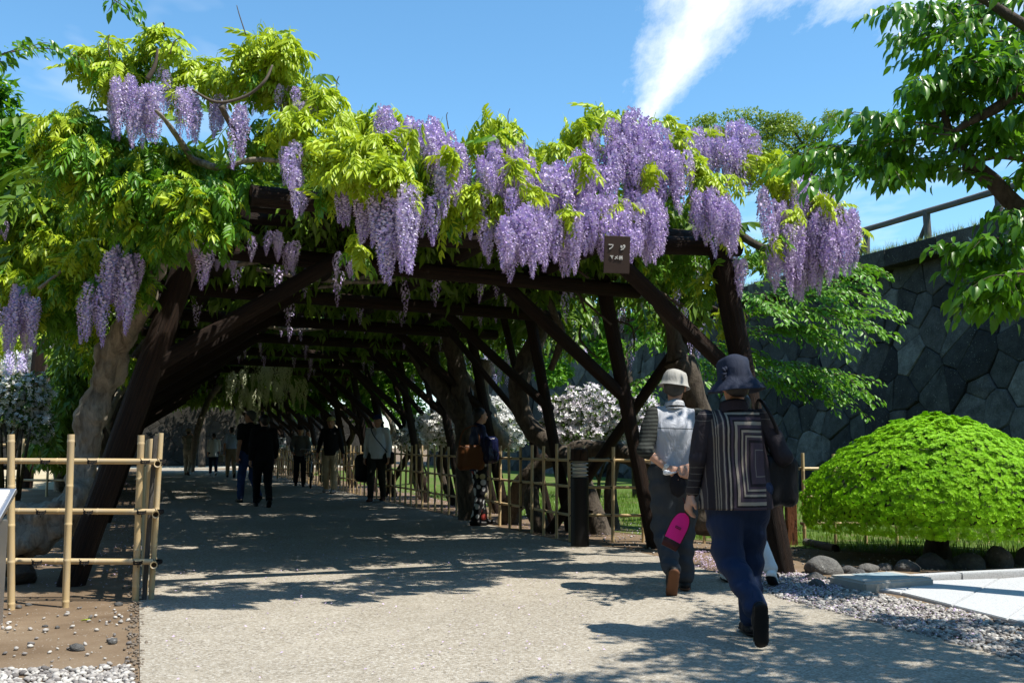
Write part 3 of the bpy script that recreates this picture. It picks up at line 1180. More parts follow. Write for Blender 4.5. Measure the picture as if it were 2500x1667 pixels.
def raceme(L, rad, n, fl, seed, dense=1.0, lo=False):
    """hanging flower cluster, origin at its top, florets in a loose spiral, opening from the top"""
    rs = random.Random(seed)
    # floret: upright banner petal in two halves, keel below
    if lo:
        tv = np.array([(-0.5, 0.1, 0), (0.5, 0.1, 0), (0, 0.75, -0.35), (0, 0.2, 0.65)], float)
        tf = np.array([(0, 1, 3), (0, 2, 1)])
    else:
        tv = np.array([(0, 0, 0.02), (-0.52, 0.12, 0.42), (0, 0.3, 0.72), (0.52, 0.12, 0.42), (0, 0.22, 0.3),
                       (-0.24, 0.2, 0.0), (0.24, 0.2, 0.0), (0, 0.78, -0.28), (0, 0.3, -0.34), (0, 0.01, 0.0)], float)
        tf = np.array([(0, 4, 1), (1, 4, 2), (2, 4, 3), (3, 4, 0), (9, 5, 7), (9, 7, 6), (5, 8, 7), (6, 7, 8)])
    lst = []
    ga = 2.39996
    bx, by = rs.uniform(-0.06, 0.06) * L, rs.uniform(-0.06, 0.06) * L
    for i in range(n):
        t = ((i + rs.uniform(0, 0.9)) / n) ** 0.92
        z = -L * (0.03 + 0.97 * t)
        prof_ = min(1.0, 0.45 + 2.6 * t) * (1.0 if t < 0.4 else max(0.1, 1 - ((t - 0.4) / 0.6) ** 1.1 * 0.9))
        an = i * ga + rs.uniform(-0.4, 0.4)
        rr = rad * prof_ * rs.uniform(0.6, 1.05)
        o = (math.cos(an), math.sin(an), 0)
        s = fl * (1.05 - 0.62 * max(0, t - 0.35) / 0.65) * rs.uniform(0.8, 1.2)
        cx = bx * math.sin(t * 2.4)
        cyy = by * math.sin(t * 2.0)
        lst.append(put(tv, tf, (o[0] * rr + cx, o[1] * rr + cyy, z), (o[0], o[1], rs.uniform(-0.5, 0.1)), (rs.uniform(-0.3, 0.3), rs.uniform(-0.3, 0.3), 1), s))
    st = [np.array((bx * math.sin(t * 2.4), by * math.sin(t * 2.0), 0.03 * L - L * t)) for t in (0, 0.33, 0.66, 0.97)]
    rv, rf = [], []
    for i, p in enumerate(st):
        rv += [p + (-0.003, 0, 0), p + (0.003, 0, 0), p + (0, 0.004, 0)]
        if i:
            b = 3 * i
            for k in range(3):
                k2 = (k + 1) % 3
                rf += [(b - 3 + k, b - 3 + k2, b + k2), (b - 3 + k, b + k2, b + k)]
    lst.append((np.array(rv), np.array(rf)))
    V, Fc = join_arrays(lst)
    return V, Fc


RAC_LONG = [arr_mesh('long_raceme', *raceme(1.0, 0.13, 135, 0.075, i), M['lilac']) for i in range(5)]
RAC_SHORT = [arr_mesh('short_raceme', *raceme(1.0, 0.2, 110, 0.115, 40 + i), M['violet']) for i in range(5)]
RAC_WHITE = [arr_mesh('white_raceme', *raceme(1.0, 0.11, 90, 0.06, 80 + i, lo=True), M['whitewis']) for i in range(3)]
RAC_LO = [arr_mesh('small_raceme', *raceme(1.0, 0.14, 70, 0.075, 90 + i, lo=True), M['lilac']) for i in range(3)]
LEAF_BRIGHT = [arr_mesh('compound_leaf_bright', V, Fc, M['wleafo']) for V, Fc in CL]
LEAF_GREEN = [arr_mesh('compound_leaf_green', V, Fc, M['wleaf2o']) for V, Fc in CL]


def cluster(name, meshes, p, L, parent, wide=1.0):
    o = link(name, random.choice(meshes), parent)
    o.location = p
    o.rotation_euler = (random.gauss(0, 0.05), random.gauss(0, 0.05), random.uniform(0, 6.28))
    w = L ** 0.55 * 0.62 * wide * random.uniform(0.9, 1.12)
    o.scale = (w, w, L)
    return o


def clump_leaves(c, r, n, droop=0.55, seed=0):
    """positions and directions of n compound leaves round a centre"""
    d = unit(rng.normal(size=(n, 3)))
    rad = rng.uniform(0.35, 1.0, (n, 1)) ** 0.6
    pos = np.array(c)[None] + d * rad * np.array(r)[None]
    fwd = unit(d * np.array([1, 1, 0.55]) + rng.normal(size=(n, 3)) * 0.45 + np.array([0, 0, -droop]))
    up = unit(np.array([0, 0, 1.0]) + d * 0.45 + rng.normal(size=(n, 3)) * 0.3)
    pos = pos - fwd * 0.1
    return pos, fwd, up


# ------------------------------------------------------------------ wisteria over the front of the pergola


def Yf(u):
    return float(np.interp(u, [0, 500, 700, 850, 1000, 1200, 2100], [7.3, 7.35, 7.1, 6.7, 6.65, 6.95, 8.9]))


def wisteria(label):
    t = thing('wisteria', label, 'wisteria')
    return t


wis_l = wisteria('wisteria with long pale lilac racemes and a gnarled grey trunk left of the path')
wis_r = wisteria('wisteria with dense short violet racemes massed over the right front of the pergola')

# (u, v, rx px, ry px, extra depth, leaf tone: 1 bright 0 green, density)
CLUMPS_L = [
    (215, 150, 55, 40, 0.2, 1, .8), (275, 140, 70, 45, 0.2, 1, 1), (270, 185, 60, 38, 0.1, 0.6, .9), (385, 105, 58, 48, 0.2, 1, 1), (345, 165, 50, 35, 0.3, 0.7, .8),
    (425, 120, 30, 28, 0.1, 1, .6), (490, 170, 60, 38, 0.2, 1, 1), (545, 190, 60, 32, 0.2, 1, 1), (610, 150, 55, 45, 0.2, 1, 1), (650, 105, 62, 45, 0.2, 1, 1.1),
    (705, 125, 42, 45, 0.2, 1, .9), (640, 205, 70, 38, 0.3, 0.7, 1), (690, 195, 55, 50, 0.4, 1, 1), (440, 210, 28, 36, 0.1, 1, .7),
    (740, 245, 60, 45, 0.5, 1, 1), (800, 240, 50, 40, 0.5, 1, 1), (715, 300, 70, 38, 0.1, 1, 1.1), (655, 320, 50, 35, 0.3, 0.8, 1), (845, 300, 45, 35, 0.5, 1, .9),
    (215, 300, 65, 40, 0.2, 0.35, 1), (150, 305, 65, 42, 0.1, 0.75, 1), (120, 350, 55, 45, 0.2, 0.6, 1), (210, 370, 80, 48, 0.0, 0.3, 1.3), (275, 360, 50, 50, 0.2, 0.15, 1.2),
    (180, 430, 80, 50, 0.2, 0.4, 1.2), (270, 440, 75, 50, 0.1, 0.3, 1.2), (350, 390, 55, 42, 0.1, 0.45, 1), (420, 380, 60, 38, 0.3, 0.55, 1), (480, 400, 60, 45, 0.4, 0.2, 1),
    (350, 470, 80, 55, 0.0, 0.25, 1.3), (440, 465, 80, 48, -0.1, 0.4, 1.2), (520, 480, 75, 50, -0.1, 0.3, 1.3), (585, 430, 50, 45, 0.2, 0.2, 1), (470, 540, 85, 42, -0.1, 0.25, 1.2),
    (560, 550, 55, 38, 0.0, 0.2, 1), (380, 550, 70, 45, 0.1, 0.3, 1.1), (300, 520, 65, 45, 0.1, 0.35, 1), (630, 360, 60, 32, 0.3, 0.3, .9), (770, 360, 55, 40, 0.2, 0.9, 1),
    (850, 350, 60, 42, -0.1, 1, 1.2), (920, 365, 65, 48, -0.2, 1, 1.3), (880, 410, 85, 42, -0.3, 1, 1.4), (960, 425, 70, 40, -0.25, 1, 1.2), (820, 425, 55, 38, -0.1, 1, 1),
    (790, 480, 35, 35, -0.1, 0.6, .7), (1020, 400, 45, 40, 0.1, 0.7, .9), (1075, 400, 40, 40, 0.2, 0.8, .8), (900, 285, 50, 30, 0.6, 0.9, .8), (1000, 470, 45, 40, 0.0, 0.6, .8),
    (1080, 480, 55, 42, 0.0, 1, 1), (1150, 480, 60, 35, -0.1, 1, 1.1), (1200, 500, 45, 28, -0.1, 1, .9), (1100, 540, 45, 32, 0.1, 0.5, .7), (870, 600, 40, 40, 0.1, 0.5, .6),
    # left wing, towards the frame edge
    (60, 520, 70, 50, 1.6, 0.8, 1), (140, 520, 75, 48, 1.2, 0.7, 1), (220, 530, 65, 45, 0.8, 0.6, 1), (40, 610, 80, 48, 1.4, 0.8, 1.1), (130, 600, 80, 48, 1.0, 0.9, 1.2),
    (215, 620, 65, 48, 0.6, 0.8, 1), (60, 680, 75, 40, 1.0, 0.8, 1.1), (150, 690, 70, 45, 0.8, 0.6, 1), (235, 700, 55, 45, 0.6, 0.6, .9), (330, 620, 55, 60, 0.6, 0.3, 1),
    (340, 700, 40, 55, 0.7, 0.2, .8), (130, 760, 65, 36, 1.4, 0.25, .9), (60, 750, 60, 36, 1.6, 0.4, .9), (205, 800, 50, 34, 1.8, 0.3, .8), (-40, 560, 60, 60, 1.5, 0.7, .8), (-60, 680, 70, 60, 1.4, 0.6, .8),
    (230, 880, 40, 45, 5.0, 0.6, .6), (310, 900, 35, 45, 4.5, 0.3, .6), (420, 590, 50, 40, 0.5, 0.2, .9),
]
CLUMPS_R = [
    (1200, 300, 50, 34, 0.5, 1, 1), (1150, 345, 40, 30, 0.5, 1, .8), (1255, 320, 38, 30, 0.5, 1, .8), (1215, 340, 45, 26, 0.3, 0.8, .8), (960, 300, 40, 30, 0.7, 0.8, .7),
    (1290, 385, 35, 30, 0.5, 1, .7), (1345, 370, 50, 32, 0.5, 1, 1), (1405, 325, 55, 36, 0.5, 1, 1.1), (1460, 285, 55, 32, 0.5, 1, 1.1), (1500, 285, 40, 25, 0.5, 1, .8), (1620, 300, 40, 26, 0.6, 0.9, .7),
    (1655, 350, 35, 40, 0.3, 1, .8), (1690, 400, 45, 40, 0.2, 1, .9), (1720, 440, 50, 40, 0.1, 1, 1), (1770, 450, 50, 34, 0.1, 0.9, .9), (1835, 400, 55, 32, 0.2, 1, 1), (1890, 390, 50, 34, 0.3, 1, .9),
    (1900, 440, 50, 32, 0.2, 1, .9), (1730, 330, 40, 30, 0.6, 1, .8), (1800, 350, 45, 30, 0.5, 0.9, .8), (1960, 470, 45, 34, 0.2, 0.9, .8), (2040, 520, 40, 30, 0.1, 1, .7), (2080, 560, 30, 26, 0.1, 0.9, .5),
    (1690, 600, 60, 36, 0.3, 0.2, .9), (1580, 610, 50, 40, 0.4, 0.3, .8), (1660, 660, 55, 40, 0.6, 0.25, .8), (1740, 690, 50, 44, 0.7, 0.5, .8), (1930, 600, 60, 36, 0.4, 0.3, .9), (1990, 630, 45, 32, 0.3, 0.4, .8),
    (1850, 620, 50, 40, 0.5, 0.3, .8), (1780, 760, 36, 44, 0.9, 0.8, .7), (1460, 520, 34, 22, -0.1, 1, .4), (1400, 470, 50, 30, 0.4, 0.5, .7), (1550, 460, 60, 40, 0.4, 0.4, .8), (1480, 430, 60, 40, 0.6, 0.3, .8),
    (1000, 360, 60, 50, 0.7, 0.4, .9), (1060, 330, 40, 40, 0.8, 0.5, .8), (1240, 430, 60, 40, 0.5, 0.3, .8), (1990, 540, 60, 50, 0.4, 0.3, .8), (1760, 540, 50, 40, 0.4, 0.4, .7), (1610, 640, 40, 40, 0.4, 0.2, .6),
    (1300, 470, 40, 22, -0.1, 1, .6), (1420, 400, 30, 24, -0.1, 1, .4), (1530, 500, 34, 22, -0.15, 1, .45), (1590, 420, 30, 26, -0.05, 1, .5), (1260, 400, 30, 22, -0.1, 1, .4), (1940, 520, 40, 24, -0.1, 1, .6), (2010, 480, 34, 22, -0.1, 1, .5), (1380, 520, 26, 18, -0.2, 1, .35), (1100, 380, 34, 26, 0.0, 1, .5), (1000, 330, 30, 22, 0.1, 1, .5), (1900, 580, 36, 20, -0.1, 0.9, .5),
]


def dress(plant, clumps, singles, hollow=1.0, shift=0.0):
    """leaves: the frontmost as parts of their own, the rest joined into the foliage"""
    P, Q, U, T = [], [], [], []
    for (u, v, rx, ry, dy, tone, den) in clumps:
        Y = Yf(u) + dy + (shift if tone > 0.35 or shift == 0 else 1.0)
        c = W(u, v, Y)
        k = Y / F
        r = (rx * k, max(rx, ry) * k * 0.95, ry * k)
        n = int(den * 52 * (rx * ry * k * k / 0.028) ** 0.75 * hollow)
        p, f, up = clump_leaves(c, r, max(n, 10))
        P.append(p)
        Q.append(f)
        U.append(up)
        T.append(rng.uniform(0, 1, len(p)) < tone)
    P, Q, U, T = np.concatenate(P), np.concatenate(Q), np.concatenate(U), np.concatenate(T)
    S = rng.uniform(0.62, 1.08, len(P))
    dist = np.linalg.norm(P - np.array(CAM), axis=1)
    order = np.argsort(dist - 0.15 * rng.uniform(0, 1, len(P)))
    near = order[: singles]
    rest = order[singles:]
    for i in near:
        o = link('leaf', random.choice(LEAF_BRIGHT if T[i] else LEAF_GREEN), plant)
        m3 = frames(Q[i:i + 1], U[i:i + 1])[0]
        o.matrix_local = Matrix.LocRotScale(Vector(P[i]), Matrix(m3.tolist()).to_quaternion(), Vector((S[i],) * 3))
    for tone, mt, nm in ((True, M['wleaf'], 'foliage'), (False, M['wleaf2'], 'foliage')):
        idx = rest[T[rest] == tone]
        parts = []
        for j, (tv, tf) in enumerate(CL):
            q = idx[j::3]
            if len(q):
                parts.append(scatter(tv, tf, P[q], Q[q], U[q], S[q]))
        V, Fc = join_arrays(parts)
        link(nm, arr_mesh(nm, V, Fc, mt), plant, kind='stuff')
    return len(P)


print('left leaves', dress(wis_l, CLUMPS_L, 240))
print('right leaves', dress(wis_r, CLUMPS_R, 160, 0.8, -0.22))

# racemes: (u centre, v top, v bottom, width px, count, extra depth)
RAC_L = [
    (315, 190, 340, 70, 8, 0.0), (365, 215, 365, 50, 7, -0.05), (290, 190, 290, 40, 4, 0.15), (345, 260, 372, 60, 5, -0.1), (405, 165, 285, 22, 3, 0.1), (280, 250, 340, 30, 2, 0.3),
    (455, 215, 350, 34, 5, 0.0), (478, 230, 385, 26, 3, 0.1), (520, 225, 330, 60, 5, 0.5), (545, 240, 340, 30, 4, 0.1), (585, 255, 425, 26, 4, -0.05), (640, 220, 285, 60, 6, 0.6), (672, 215, 275, 30, 3, 0.6),
    (705, 215, 300, 40, 5, 0.3), (755, 245, 305, 50, 5, 0.4), (705, 350, 470, 40, 5, -0.05), (712, 400, 525, 24, 3, 0.0), (730, 470, 520, 40, 3, 0.3), (610, 225, 270, 40, 3, 0.7),
    (845, 435, 560, 36, 5, -0.1), (890, 450, 610, 44, 6, -0.15), (930, 470, 655, 50, 6, -0.2), (970, 450, 700, 46, 7, -0.25), (1000, 460, 640, 30, 4, -0.2), (1043, 475, 610, 30, 4, 0.0), (950, 520, 690, 50, 4, -0.3),
    (510, 560, 735, 22, 3, 0.1), (470, 560, 640, 36, 3, 0.3), (240, 515, 570, 40, 3, 1.0), (265, 530, 580, 26, 2, 0.9), (285, 610, 770, 60, 7, 0.4), (300, 640, 820, 50, 6, 0.45), (235, 680, 840, 44, 6, 0.5), (320, 620, 720, 36, 3, 0.5),
    (60, 705, 820, 50, 7, 0.7), (30, 740, 880, 60, 8, 0.8), (75, 720, 880, 30, 4, 0.75), (8, 545, 600, 30, 4, 1.2), (-20, 720, 860, 30, 3, 1.0), (1188, 525, 640, 34, 4, 0.0), (1140, 530, 600, 40, 2, 0.4),
    (365, 540, 600, 50, 3, 0.6), (650, 570, 640, 70, 5, 1.2), (720, 590, 680, 40, 4, 1.6), (560, 600, 680, 60, 5, 1.8), (840, 620, 690, 60, 4, 1.5),
]
for (u, v0, v1, w, n, dy) in RAC_L:
    for i in range(n):
        uu = u + random.uniform(-w / 2, w / 2)
        Y = Yf(u) + dy + random.uniform(-0.14, 0.14)
        vt = v0 + random.uniform(-12, 14)
        L = (v1 - v0) * random.uniform(0.68, 1.04) * Y / F
        cluster('flower_cluster', RAC_LONG, W(uu, vt, Y), L, wis_l)
# masses of short racemes: outline polygon in the photograph, count, depth offset, mean length px
MASS = [
    ([(935, 262), (985, 268), (1010, 290), (1065, 285), (1110, 330), (1140, 390), (1125, 440), (1090, 440), (1050, 390), (990, 330), (940, 320)], 50, 0.35, 90),
    ([(1175, 355), (1225, 340), (1290, 345), (1300, 395), (1290, 440), (1220, 445), (1170, 430)], 34, 0.2, 90),
    ([(1330, 410), (1400, 380), (1440, 320), (1500, 290), (1560, 255), (1600, 300), (1640, 330), (1680, 360), (1670, 420), (1610, 420), (1560, 400), (1440, 440), (1370, 450), (1310, 455)], 120, 0.25, 92),
    ([(1225, 540), (1290, 500), (1380, 510), (1430, 480), (1520, 470), (1590, 465), (1620, 510), (1600, 545), (1530, 545), (1440, 550), (1330, 560), (1240, 570)], 105, -0.1, 92),
    ([(1660, 310), (1730, 320), (1800, 290), (1855, 330), (1850, 360), (1790, 370), (1720, 370), (1670, 350)], 48, 0.5, 85),
    ([(1700, 460), (1760, 455), (1800, 480), (1800, 540), (1740, 530), (1695, 510)], 30, 0.0, 80),
    ([(1860, 440), (1930, 450), (1980, 430), (2050, 490), (2100, 515), (2085, 560), (2030, 600), (1970, 590), (1900, 560), (1860, 520)], 80, 0.1, 95),
    ([(1880, 590), (1960, 600), (2030, 610), (2030, 640), (1960, 645), (1880, 640)], 24, 0.3, 75),
    ([(1780, 620), (1815, 620), (1815, 660), (1780, 650)], 5, 0.5, 65),
    ([(1370, 570), (1410, 570), (1405, 600), (1375, 590)], 4, -0.1, 80),
    ([(1560, 560), (1600, 560), (1600, 575), (1565, 570)], 4, -0.15, 70),
    ([(1480, 560), (1560, 555), (1560, 570), (1480, 570)], 8, -0.15, 60),
    ([(1160, 440), (1260, 440), (1280, 470), (1180, 470)], 14, 0.1, 60),
]
for (poly, n, dy, Lp) in MASS:
    us = [p[0] for p in poly]
    vs_ = [p[1] for p in poly]
    c = 0
    n = max(4, int(n * 0.92))
    while c < n:
        u, v = random.uniform(min(us), max(us)), random.uniform(min(vs_), max(vs_))
        if not in_poly(u, v, poly):
            continue
        c += 1
        top = (v - min(vs_)) / (max(vs_) - min(vs_) + 1)
        Y = Yf(u) + dy - 0.38 + random.uniform(-0.2, 0.2) + 0.3 * (1 - top)
        L = Lp * random.uniform(0.85, 1.5) * Y / F
        cluster('flower_cluster', RAC_SHORT, W(u, v - 8, Y), L, wis_r, 0.72)


# vines and trunks
def smooth_path(pts, n):
    P = [Vector(p) for p in pts]
    out = []
    for i in range(len(P) - 1):
        p0, p1, p2, p3 = P[max(i - 1, 0)], P[i], P[i + 1], P[min(i + 2, len(P) - 1)]
        for k in range(n):
            t = k / n
            out.append(0.5 * ((2 * p1) + (p2 - p0) * t + (2 * p0 - 5 * p1 + 4 * p2 - p3) * t * t + (3 * p1 - p0 - 3 * p2 + p3) * t ** 3))
    out.append(P[-1])
    return out


def lerp_list(vals, n):
    out = []
    for i in range(len(vals) - 1):
        out += [vals[i] + (vals[i + 1] - vals[i]) * k / n for k in range(n)]
    out.append(vals[-1])
    return out


def vine(name, pts, rad, parent, mat, n=8, sides=14, gnarl=0.25, flute=0.0, gf=4.0):
    mb = MB()
    mb.tube(smooth_path(pts, n), lerp_list(rad, n), sides, gnarl=gnarl, flute=flute, gfreq=gf, seed=random.uniform(0, 9))
    return mb.build(name, mat, parent, smooth=True)


vine('trunk', [W(-160, 1395, 7.9), W(-60, 1375, 8.0), W(30, 1322, 8.2), W(110, 1275, 8.3), W(178, 1235, 8.4), W(205, 1160, 8.5), W(215, 1090, 8.5), W(222, 1020, 8.5), W(245, 950, 8.5), W(275, 870, 8.5), W(310, 800, 8.4), W(345, 740, 8.3), W(375, 660, 8.2), W(420, 560, 8.0)],
     [0.22, 0.2, 0.19, 0.185, 0.17, 0.125, 0.1, 0.125, 0.105, 0.125, 0.115, 0.1, 0.09, 0.07], wis_l, M['bark'], 12, 26, 0.45, 0.13, 5.5)
vine('trunk', [W(20, 1330, 8.2), W(40, 1370, 8.2), W(60, 1420, 8.1)], [0.09, 0.08, 0.1], wis_l, M['darkbark'], 6, 12, 0.3)
vine('branch', [W(470, 390, 7.6), W(430, 330, 7.3), W(400, 290, 7.1), W(380, 270, 7.0)], [0.03, 0.02, 0.014, 0.01], wis_l, M['bark'], 6, 9)
vine('branch', [W(470, 390, 7.6), W(540, 410, 7.4), W(620, 390, 7.3), W(720, 400, 7.3), W(800, 420, 7.4)], [0.03, 0.025, 0.02, 0.018, 0.015], wis_l, M['bark'], 6, 9)
vine('branch', [W(470, 220, 7.0), W(530, 250, 7.0), W(600, 235, 7.05), W(645, 200, 7.05), W(665, 160, 7.1)], [0.008, 0.011, 0.012, 0.011, 0.006], wis_l, M['twig'], 6, 8)
vine('branch', [W(540, 260, 7.0), W(570, 320, 7.2), W(590, 380, 7.4)], [0.02, 0.022, 0.03], wis_l, M['twig'], 6, 8)
vine('branch', [W(360, 195, 6.9), W(378, 160, 6.9), W(385, 120, 6.9)], [0.018, 0.014, 0.008], wis_l, M['twig'], 6, 8)
vine('branch', [W(95, 705, 7.9), W(140, 670, 7.9), W(160, 650, 7.9)], [0.016, 0.014, 0.01], wis_l, M['bark'], 6, 8)
for (u, v, u2, v2, Y) in [(402, 70, 402, 40, 6.8), (578, 14, 600, 65, 6.9), (268, 85, 268, 120, 6.8), (443, 92, 415, 112, 6.8), (828, 186, 824, 220, 7.6), (1245, 265, 1243, 300, 8.3), (1093, 275, 1095, 295, 8.2)]:
    vine('twig', [W(u, v, Y), W((u + u2) / 2 - 4, (v + v2) / 2, Y), W(u2, v2 + 20, Y)], [0.003, 0.004, 0.005], wis_l, M['twig'], 4, 5, 0.05)
# right: S-curved stem behind the fence and old stems along the ground
vine('trunk', [W(1480, 1330, 12.6), W(1400, 1140, 12.9), W(1330, 1080, 13.2), W(1280, 1020, 13.3), W(1265, 940, 13.3), W(1290, 870, 13.3), W(1318, 810, 13.2), W(1305, 760, 13.0), W(1285, 700, 12.6), W(1300, 640, 12.0)],
     [0.15, 0.12, 0.12, 0.13, 0.14, 0.13, 0.11, 0.1, 0.09, 0.07], wis_r, M['darkbark'], 8, 14, 0.3, 0.05)
vine('trunk', [W(1345, 900, 13.0), W(1372, 820, 12.7), W(1350, 760, 12.5), W(1325, 700, 12.3)], [0.05, 0.05, 0.045, 0.04], wis_r, M['darkbark'], 8, 8)
vine('branch', [W(1655, 880, 10.9), W(1640, 800, 10.9), W(1600, 740, 10.8), W(1560, 700, 10.6), W(1520, 640, 10.4)], [0.14, 0.07, 0.05, 0.045, 0.03], wis_r, M['darkbark'], 7, 9)
vine('branch', [W(1655, 880, 10.9), W(1690, 960, 10.9), W(1720, 1060, 10.9), W(1740, 1300, 10.6)], [0.16, 0.14, 0.14, 0.2], wis_r, M['darkbark'], 7, 12, 0.35)
vine('branch', [W(1790, 560, 9.6), W(1850, 600, 9.5), W(1920, 610, 9.4), W(2000, 570, 9.4)], [0.05, 0.035, 0.03, 0.02], wis_r, M['darkbark'], 6, 8)
for i in range(26):
    u = random.uniform(1380, 1760)
    v = random.uniform(600, 800)
    Y = random.uniform(10.2, 12.5)
    p = W(u, v, Y)
    d1 = Vector((random.uniform(-1, 1), random.uniform(-0.5, 0.5), random.uniform(-0.4, 0.9))) * 0.5
    d2 = d1 + Vector((random.uniform(-1, 1), random.uniform(-0.5, 0.5), random.uniform(-0.6, 0.6))) * 0.5
    vine('twig', [p, p + d1, p + d2], [0.014, 0.012, 0.006], wis_r, M['darkbark'], 5, 6)
old = thing('wisteria', 'old wisteria with heavy grey stems lying along the ground behind the right fence', 'wisteria')
vine('trunk', [W(1240, 1280, 14.2), W(1290, 1160, 14.0), W(1380, 1105, 13.8), W(1480, 1095, 13.5), W(1560, 1120, 13.0), W(1640, 1150, 12.8)], [0.15, 0.12, 0.11, 0.12, 0.11, 0.09], old, M['darkbark'], 9, 14, 0.4, 0.05)
vine('trunk', [W(1330, 1300, 12.9), W(1300, 1230, 13.0), W(1310, 1150, 13.2)], [0.1, 0.09, 0.08], old, M['darkbark'], 7, 12, 0.35)
vine('trunk', [W(1500, 1120, 13.4), W(1490, 1200, 13.3), W(1495, 1300, 13.2)], [0.08, 0.09, 0.11], old, M['darkbark'], 7, 12, 0.35)
old2 = thing('wisteria', 'thick dark wisteria stem leaning behind the woman with the tan bag', 'wisteria')
vine('trunk', [W(1150, 1290, 15.0), W(1140, 1130, 15.0), W(1130, 1010, 15.0), W(1115, 900, 15.0), W(1090, 800, 14.8)], [0.2, 0.16, 0.15, 0.14, 0.1], old2, M['darkbark'], 8, 12, 0.3)
vine('branch', [W(1240, 1090, 15.2), W(1190, 1020, 15.2), W(1175, 950, 15.2), W(1190, 880, 15.2)], [0.1, 0.11, 0.12, 0.1], old2, M['bark'], 8, 10, 0.35)
vine('branch', [W(1130, 1020, 15.0), W(1080, 950, 15.0), W(1040, 900, 15.0)], [0.17, 0.13, 0.1], old2, M['darkbark'], 7, 10, 0.3)

# far plants in the arcade: each with a stem beside the posts, roof leaves joined, hanging clusters
rootv = thing('wisteria', 'wisteria stems and leaves roofing the dark middle of the arcade', 'wisteria')
for k in range(2, 13):
    for side in (-1, 1):
        if random.random() < 0.15:
            continue
        b = (L0 + D * (SPAN * k + 0.9) - RT * 0.1) if side < 0 else (R0 + D * (SPAN * k + 1.2) + RT * 0.25)
        inn = RT * (-side)
        vine('trunk', [b, b + inn * 0.2 + UP * 0.8 + D * 0.3, b + inn * 0.1 + UP * 1.5 - D * 0.2, b + inn * 0.5 + UP * 2.3 + D * 0.2, b + inn * 1.0 + UP * 3.0],
             [0.1, 0.08, 0.07, 0.06, 0.05], rootv, M['bark'] if k % 3 == 0 else M['darkbark'], 5, 9, 0.35)
for k in range(46):     # vines winding along the roof
    s = random.uniform(0, 30)
    a = tops_l[0] + D * s + RT * random.uniform(-0.3, 4.2)
    a.z = random.uniform(2.9, 3.15)
    dv = (RT * random.uniform(-1, 1) + D * random.uniform(-0.6, 0.6)).normalized()
    pts = [a, a + dv * 0.7 + UP * random.uniform(-0.12, 0.1), a + dv * 1.4 + D * random.uniform(-0.3, 0.3) + UP * random.uniform(-0.1, 0.1), a + dv * 2.2 + UP * random.uniform(-0.1, 0.15)]
    vine('branch', pts, [0.03, 0.028, 0.024, 0.014], rootv, M['bark'], 5, 6, 0.2)


def roof_leaves(n, s0, s1, sc, lat0=-1.6, lat1=5.4, thick=1.0):
    s = rng.uniform(s0, s1, n)
    lat = rng.uniform(lat0, lat1, n)
    mound = np.array([mnoise.noise(Vector((a * 0.9, b * 0.9, 0))) for a, b in zip(s, lat)])
    keep = mound > -0.2
    s, lat, mound = s[keep], lat[keep], mound[keep]
    z = 3.2 + thick * np.abs(rng.normal(0, 1, len(s))) * (0.22 + 0.35 * np.clip(mound + 0.3, 0, 1))
    edge = np.maximum(0, np.abs(lat - 1.9) - 2.9)
    z -= edge * rng.uniform(0, 1.4, len(s))
    o = np.array(tops_l[0])
    P = o[None] * np.array([1, 1, 0]) + s[:, None] * np.array(D)[None] + lat[:, None] * np.array(RT)[None]
    P[:, 2] = z
    k = len(P)
    f = unit(rng.normal(size=(k, 3)) * np.array([1, 1, 0.4]) + np.array([0, 0, -0.12]))
    up = unit(np.array([0, 0, 1.0]) + rng.normal(size=(k, 3)) * 0.4)
    parts = []
    sc_ = rng.uniform(0.85, 1.25, k) * sc
    for j, (tv, tf) in enumerate(CLO):
        parts.append(scatter(tv, tf, P[j::2], f[j::2], up[j::2], sc_[j::2]))
    return join_arrays(parts)


def side_leaves(n):
    """shoots hanging down outside the left-hand posts"""
    s = rng.uniform(11, 34, n)
    z = 0.9 + 2.3 * rng.uniform(0, 1, n) ** 0.7
    lat = -1.25 - 0.35 * rng.uniform(0, 1, n) - 0.9 * (1 - z / 3.2)
    P = np.array(tops_l[0])[None] * np.array([1, 1, 0]) + s[:, None] * np.array(D)[None] + lat[:, None] * np.array(RT)[None]
    P[:, 2] = z
    f = unit(rng.normal(size=(n, 3)) * np.array([1, 1, 0.5]) + np.array([0, 0, -0.6]))
    return scatter(*CLO[0], P, f, unit(np.array([0, 0, 1.0]) + rng.normal(size=(n, 3)) * 0.4), rng.uniform(1.4, 2.1, n))


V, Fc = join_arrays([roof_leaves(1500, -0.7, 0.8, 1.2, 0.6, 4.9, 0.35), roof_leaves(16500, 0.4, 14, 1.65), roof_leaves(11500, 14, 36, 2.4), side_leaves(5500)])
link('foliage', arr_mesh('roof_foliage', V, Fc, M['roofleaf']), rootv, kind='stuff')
for i in range(110):
    s = 1.0 + 26 * random.random() ** 1.2
    p = tops_l[0] + D * s + RT * random.uniform(-0.4, 4.4)
    p.z = random.uniform(2.95, 3.1)
    cluster('flower_cluster', RAC_LO, p, random.uniform(0.25, 0.5), rootv)
for i in range(46):     # racemes outside, over the right-hand shoulder of the roof
    s = random.uniform(1, 12)
    p = R0 + D * s + RT * random.uniform(-0.3, 1.1)
    p.z = random.uniform(2.3, 3.2)
    cluster('flower_cluster', RAC_LO, p, random.uniform(0.25, 0.45), rootv)
wwis = thing('wisteria', 'white wisteria whose long pale racemes hang deep inside the arcade', 'wisteria')
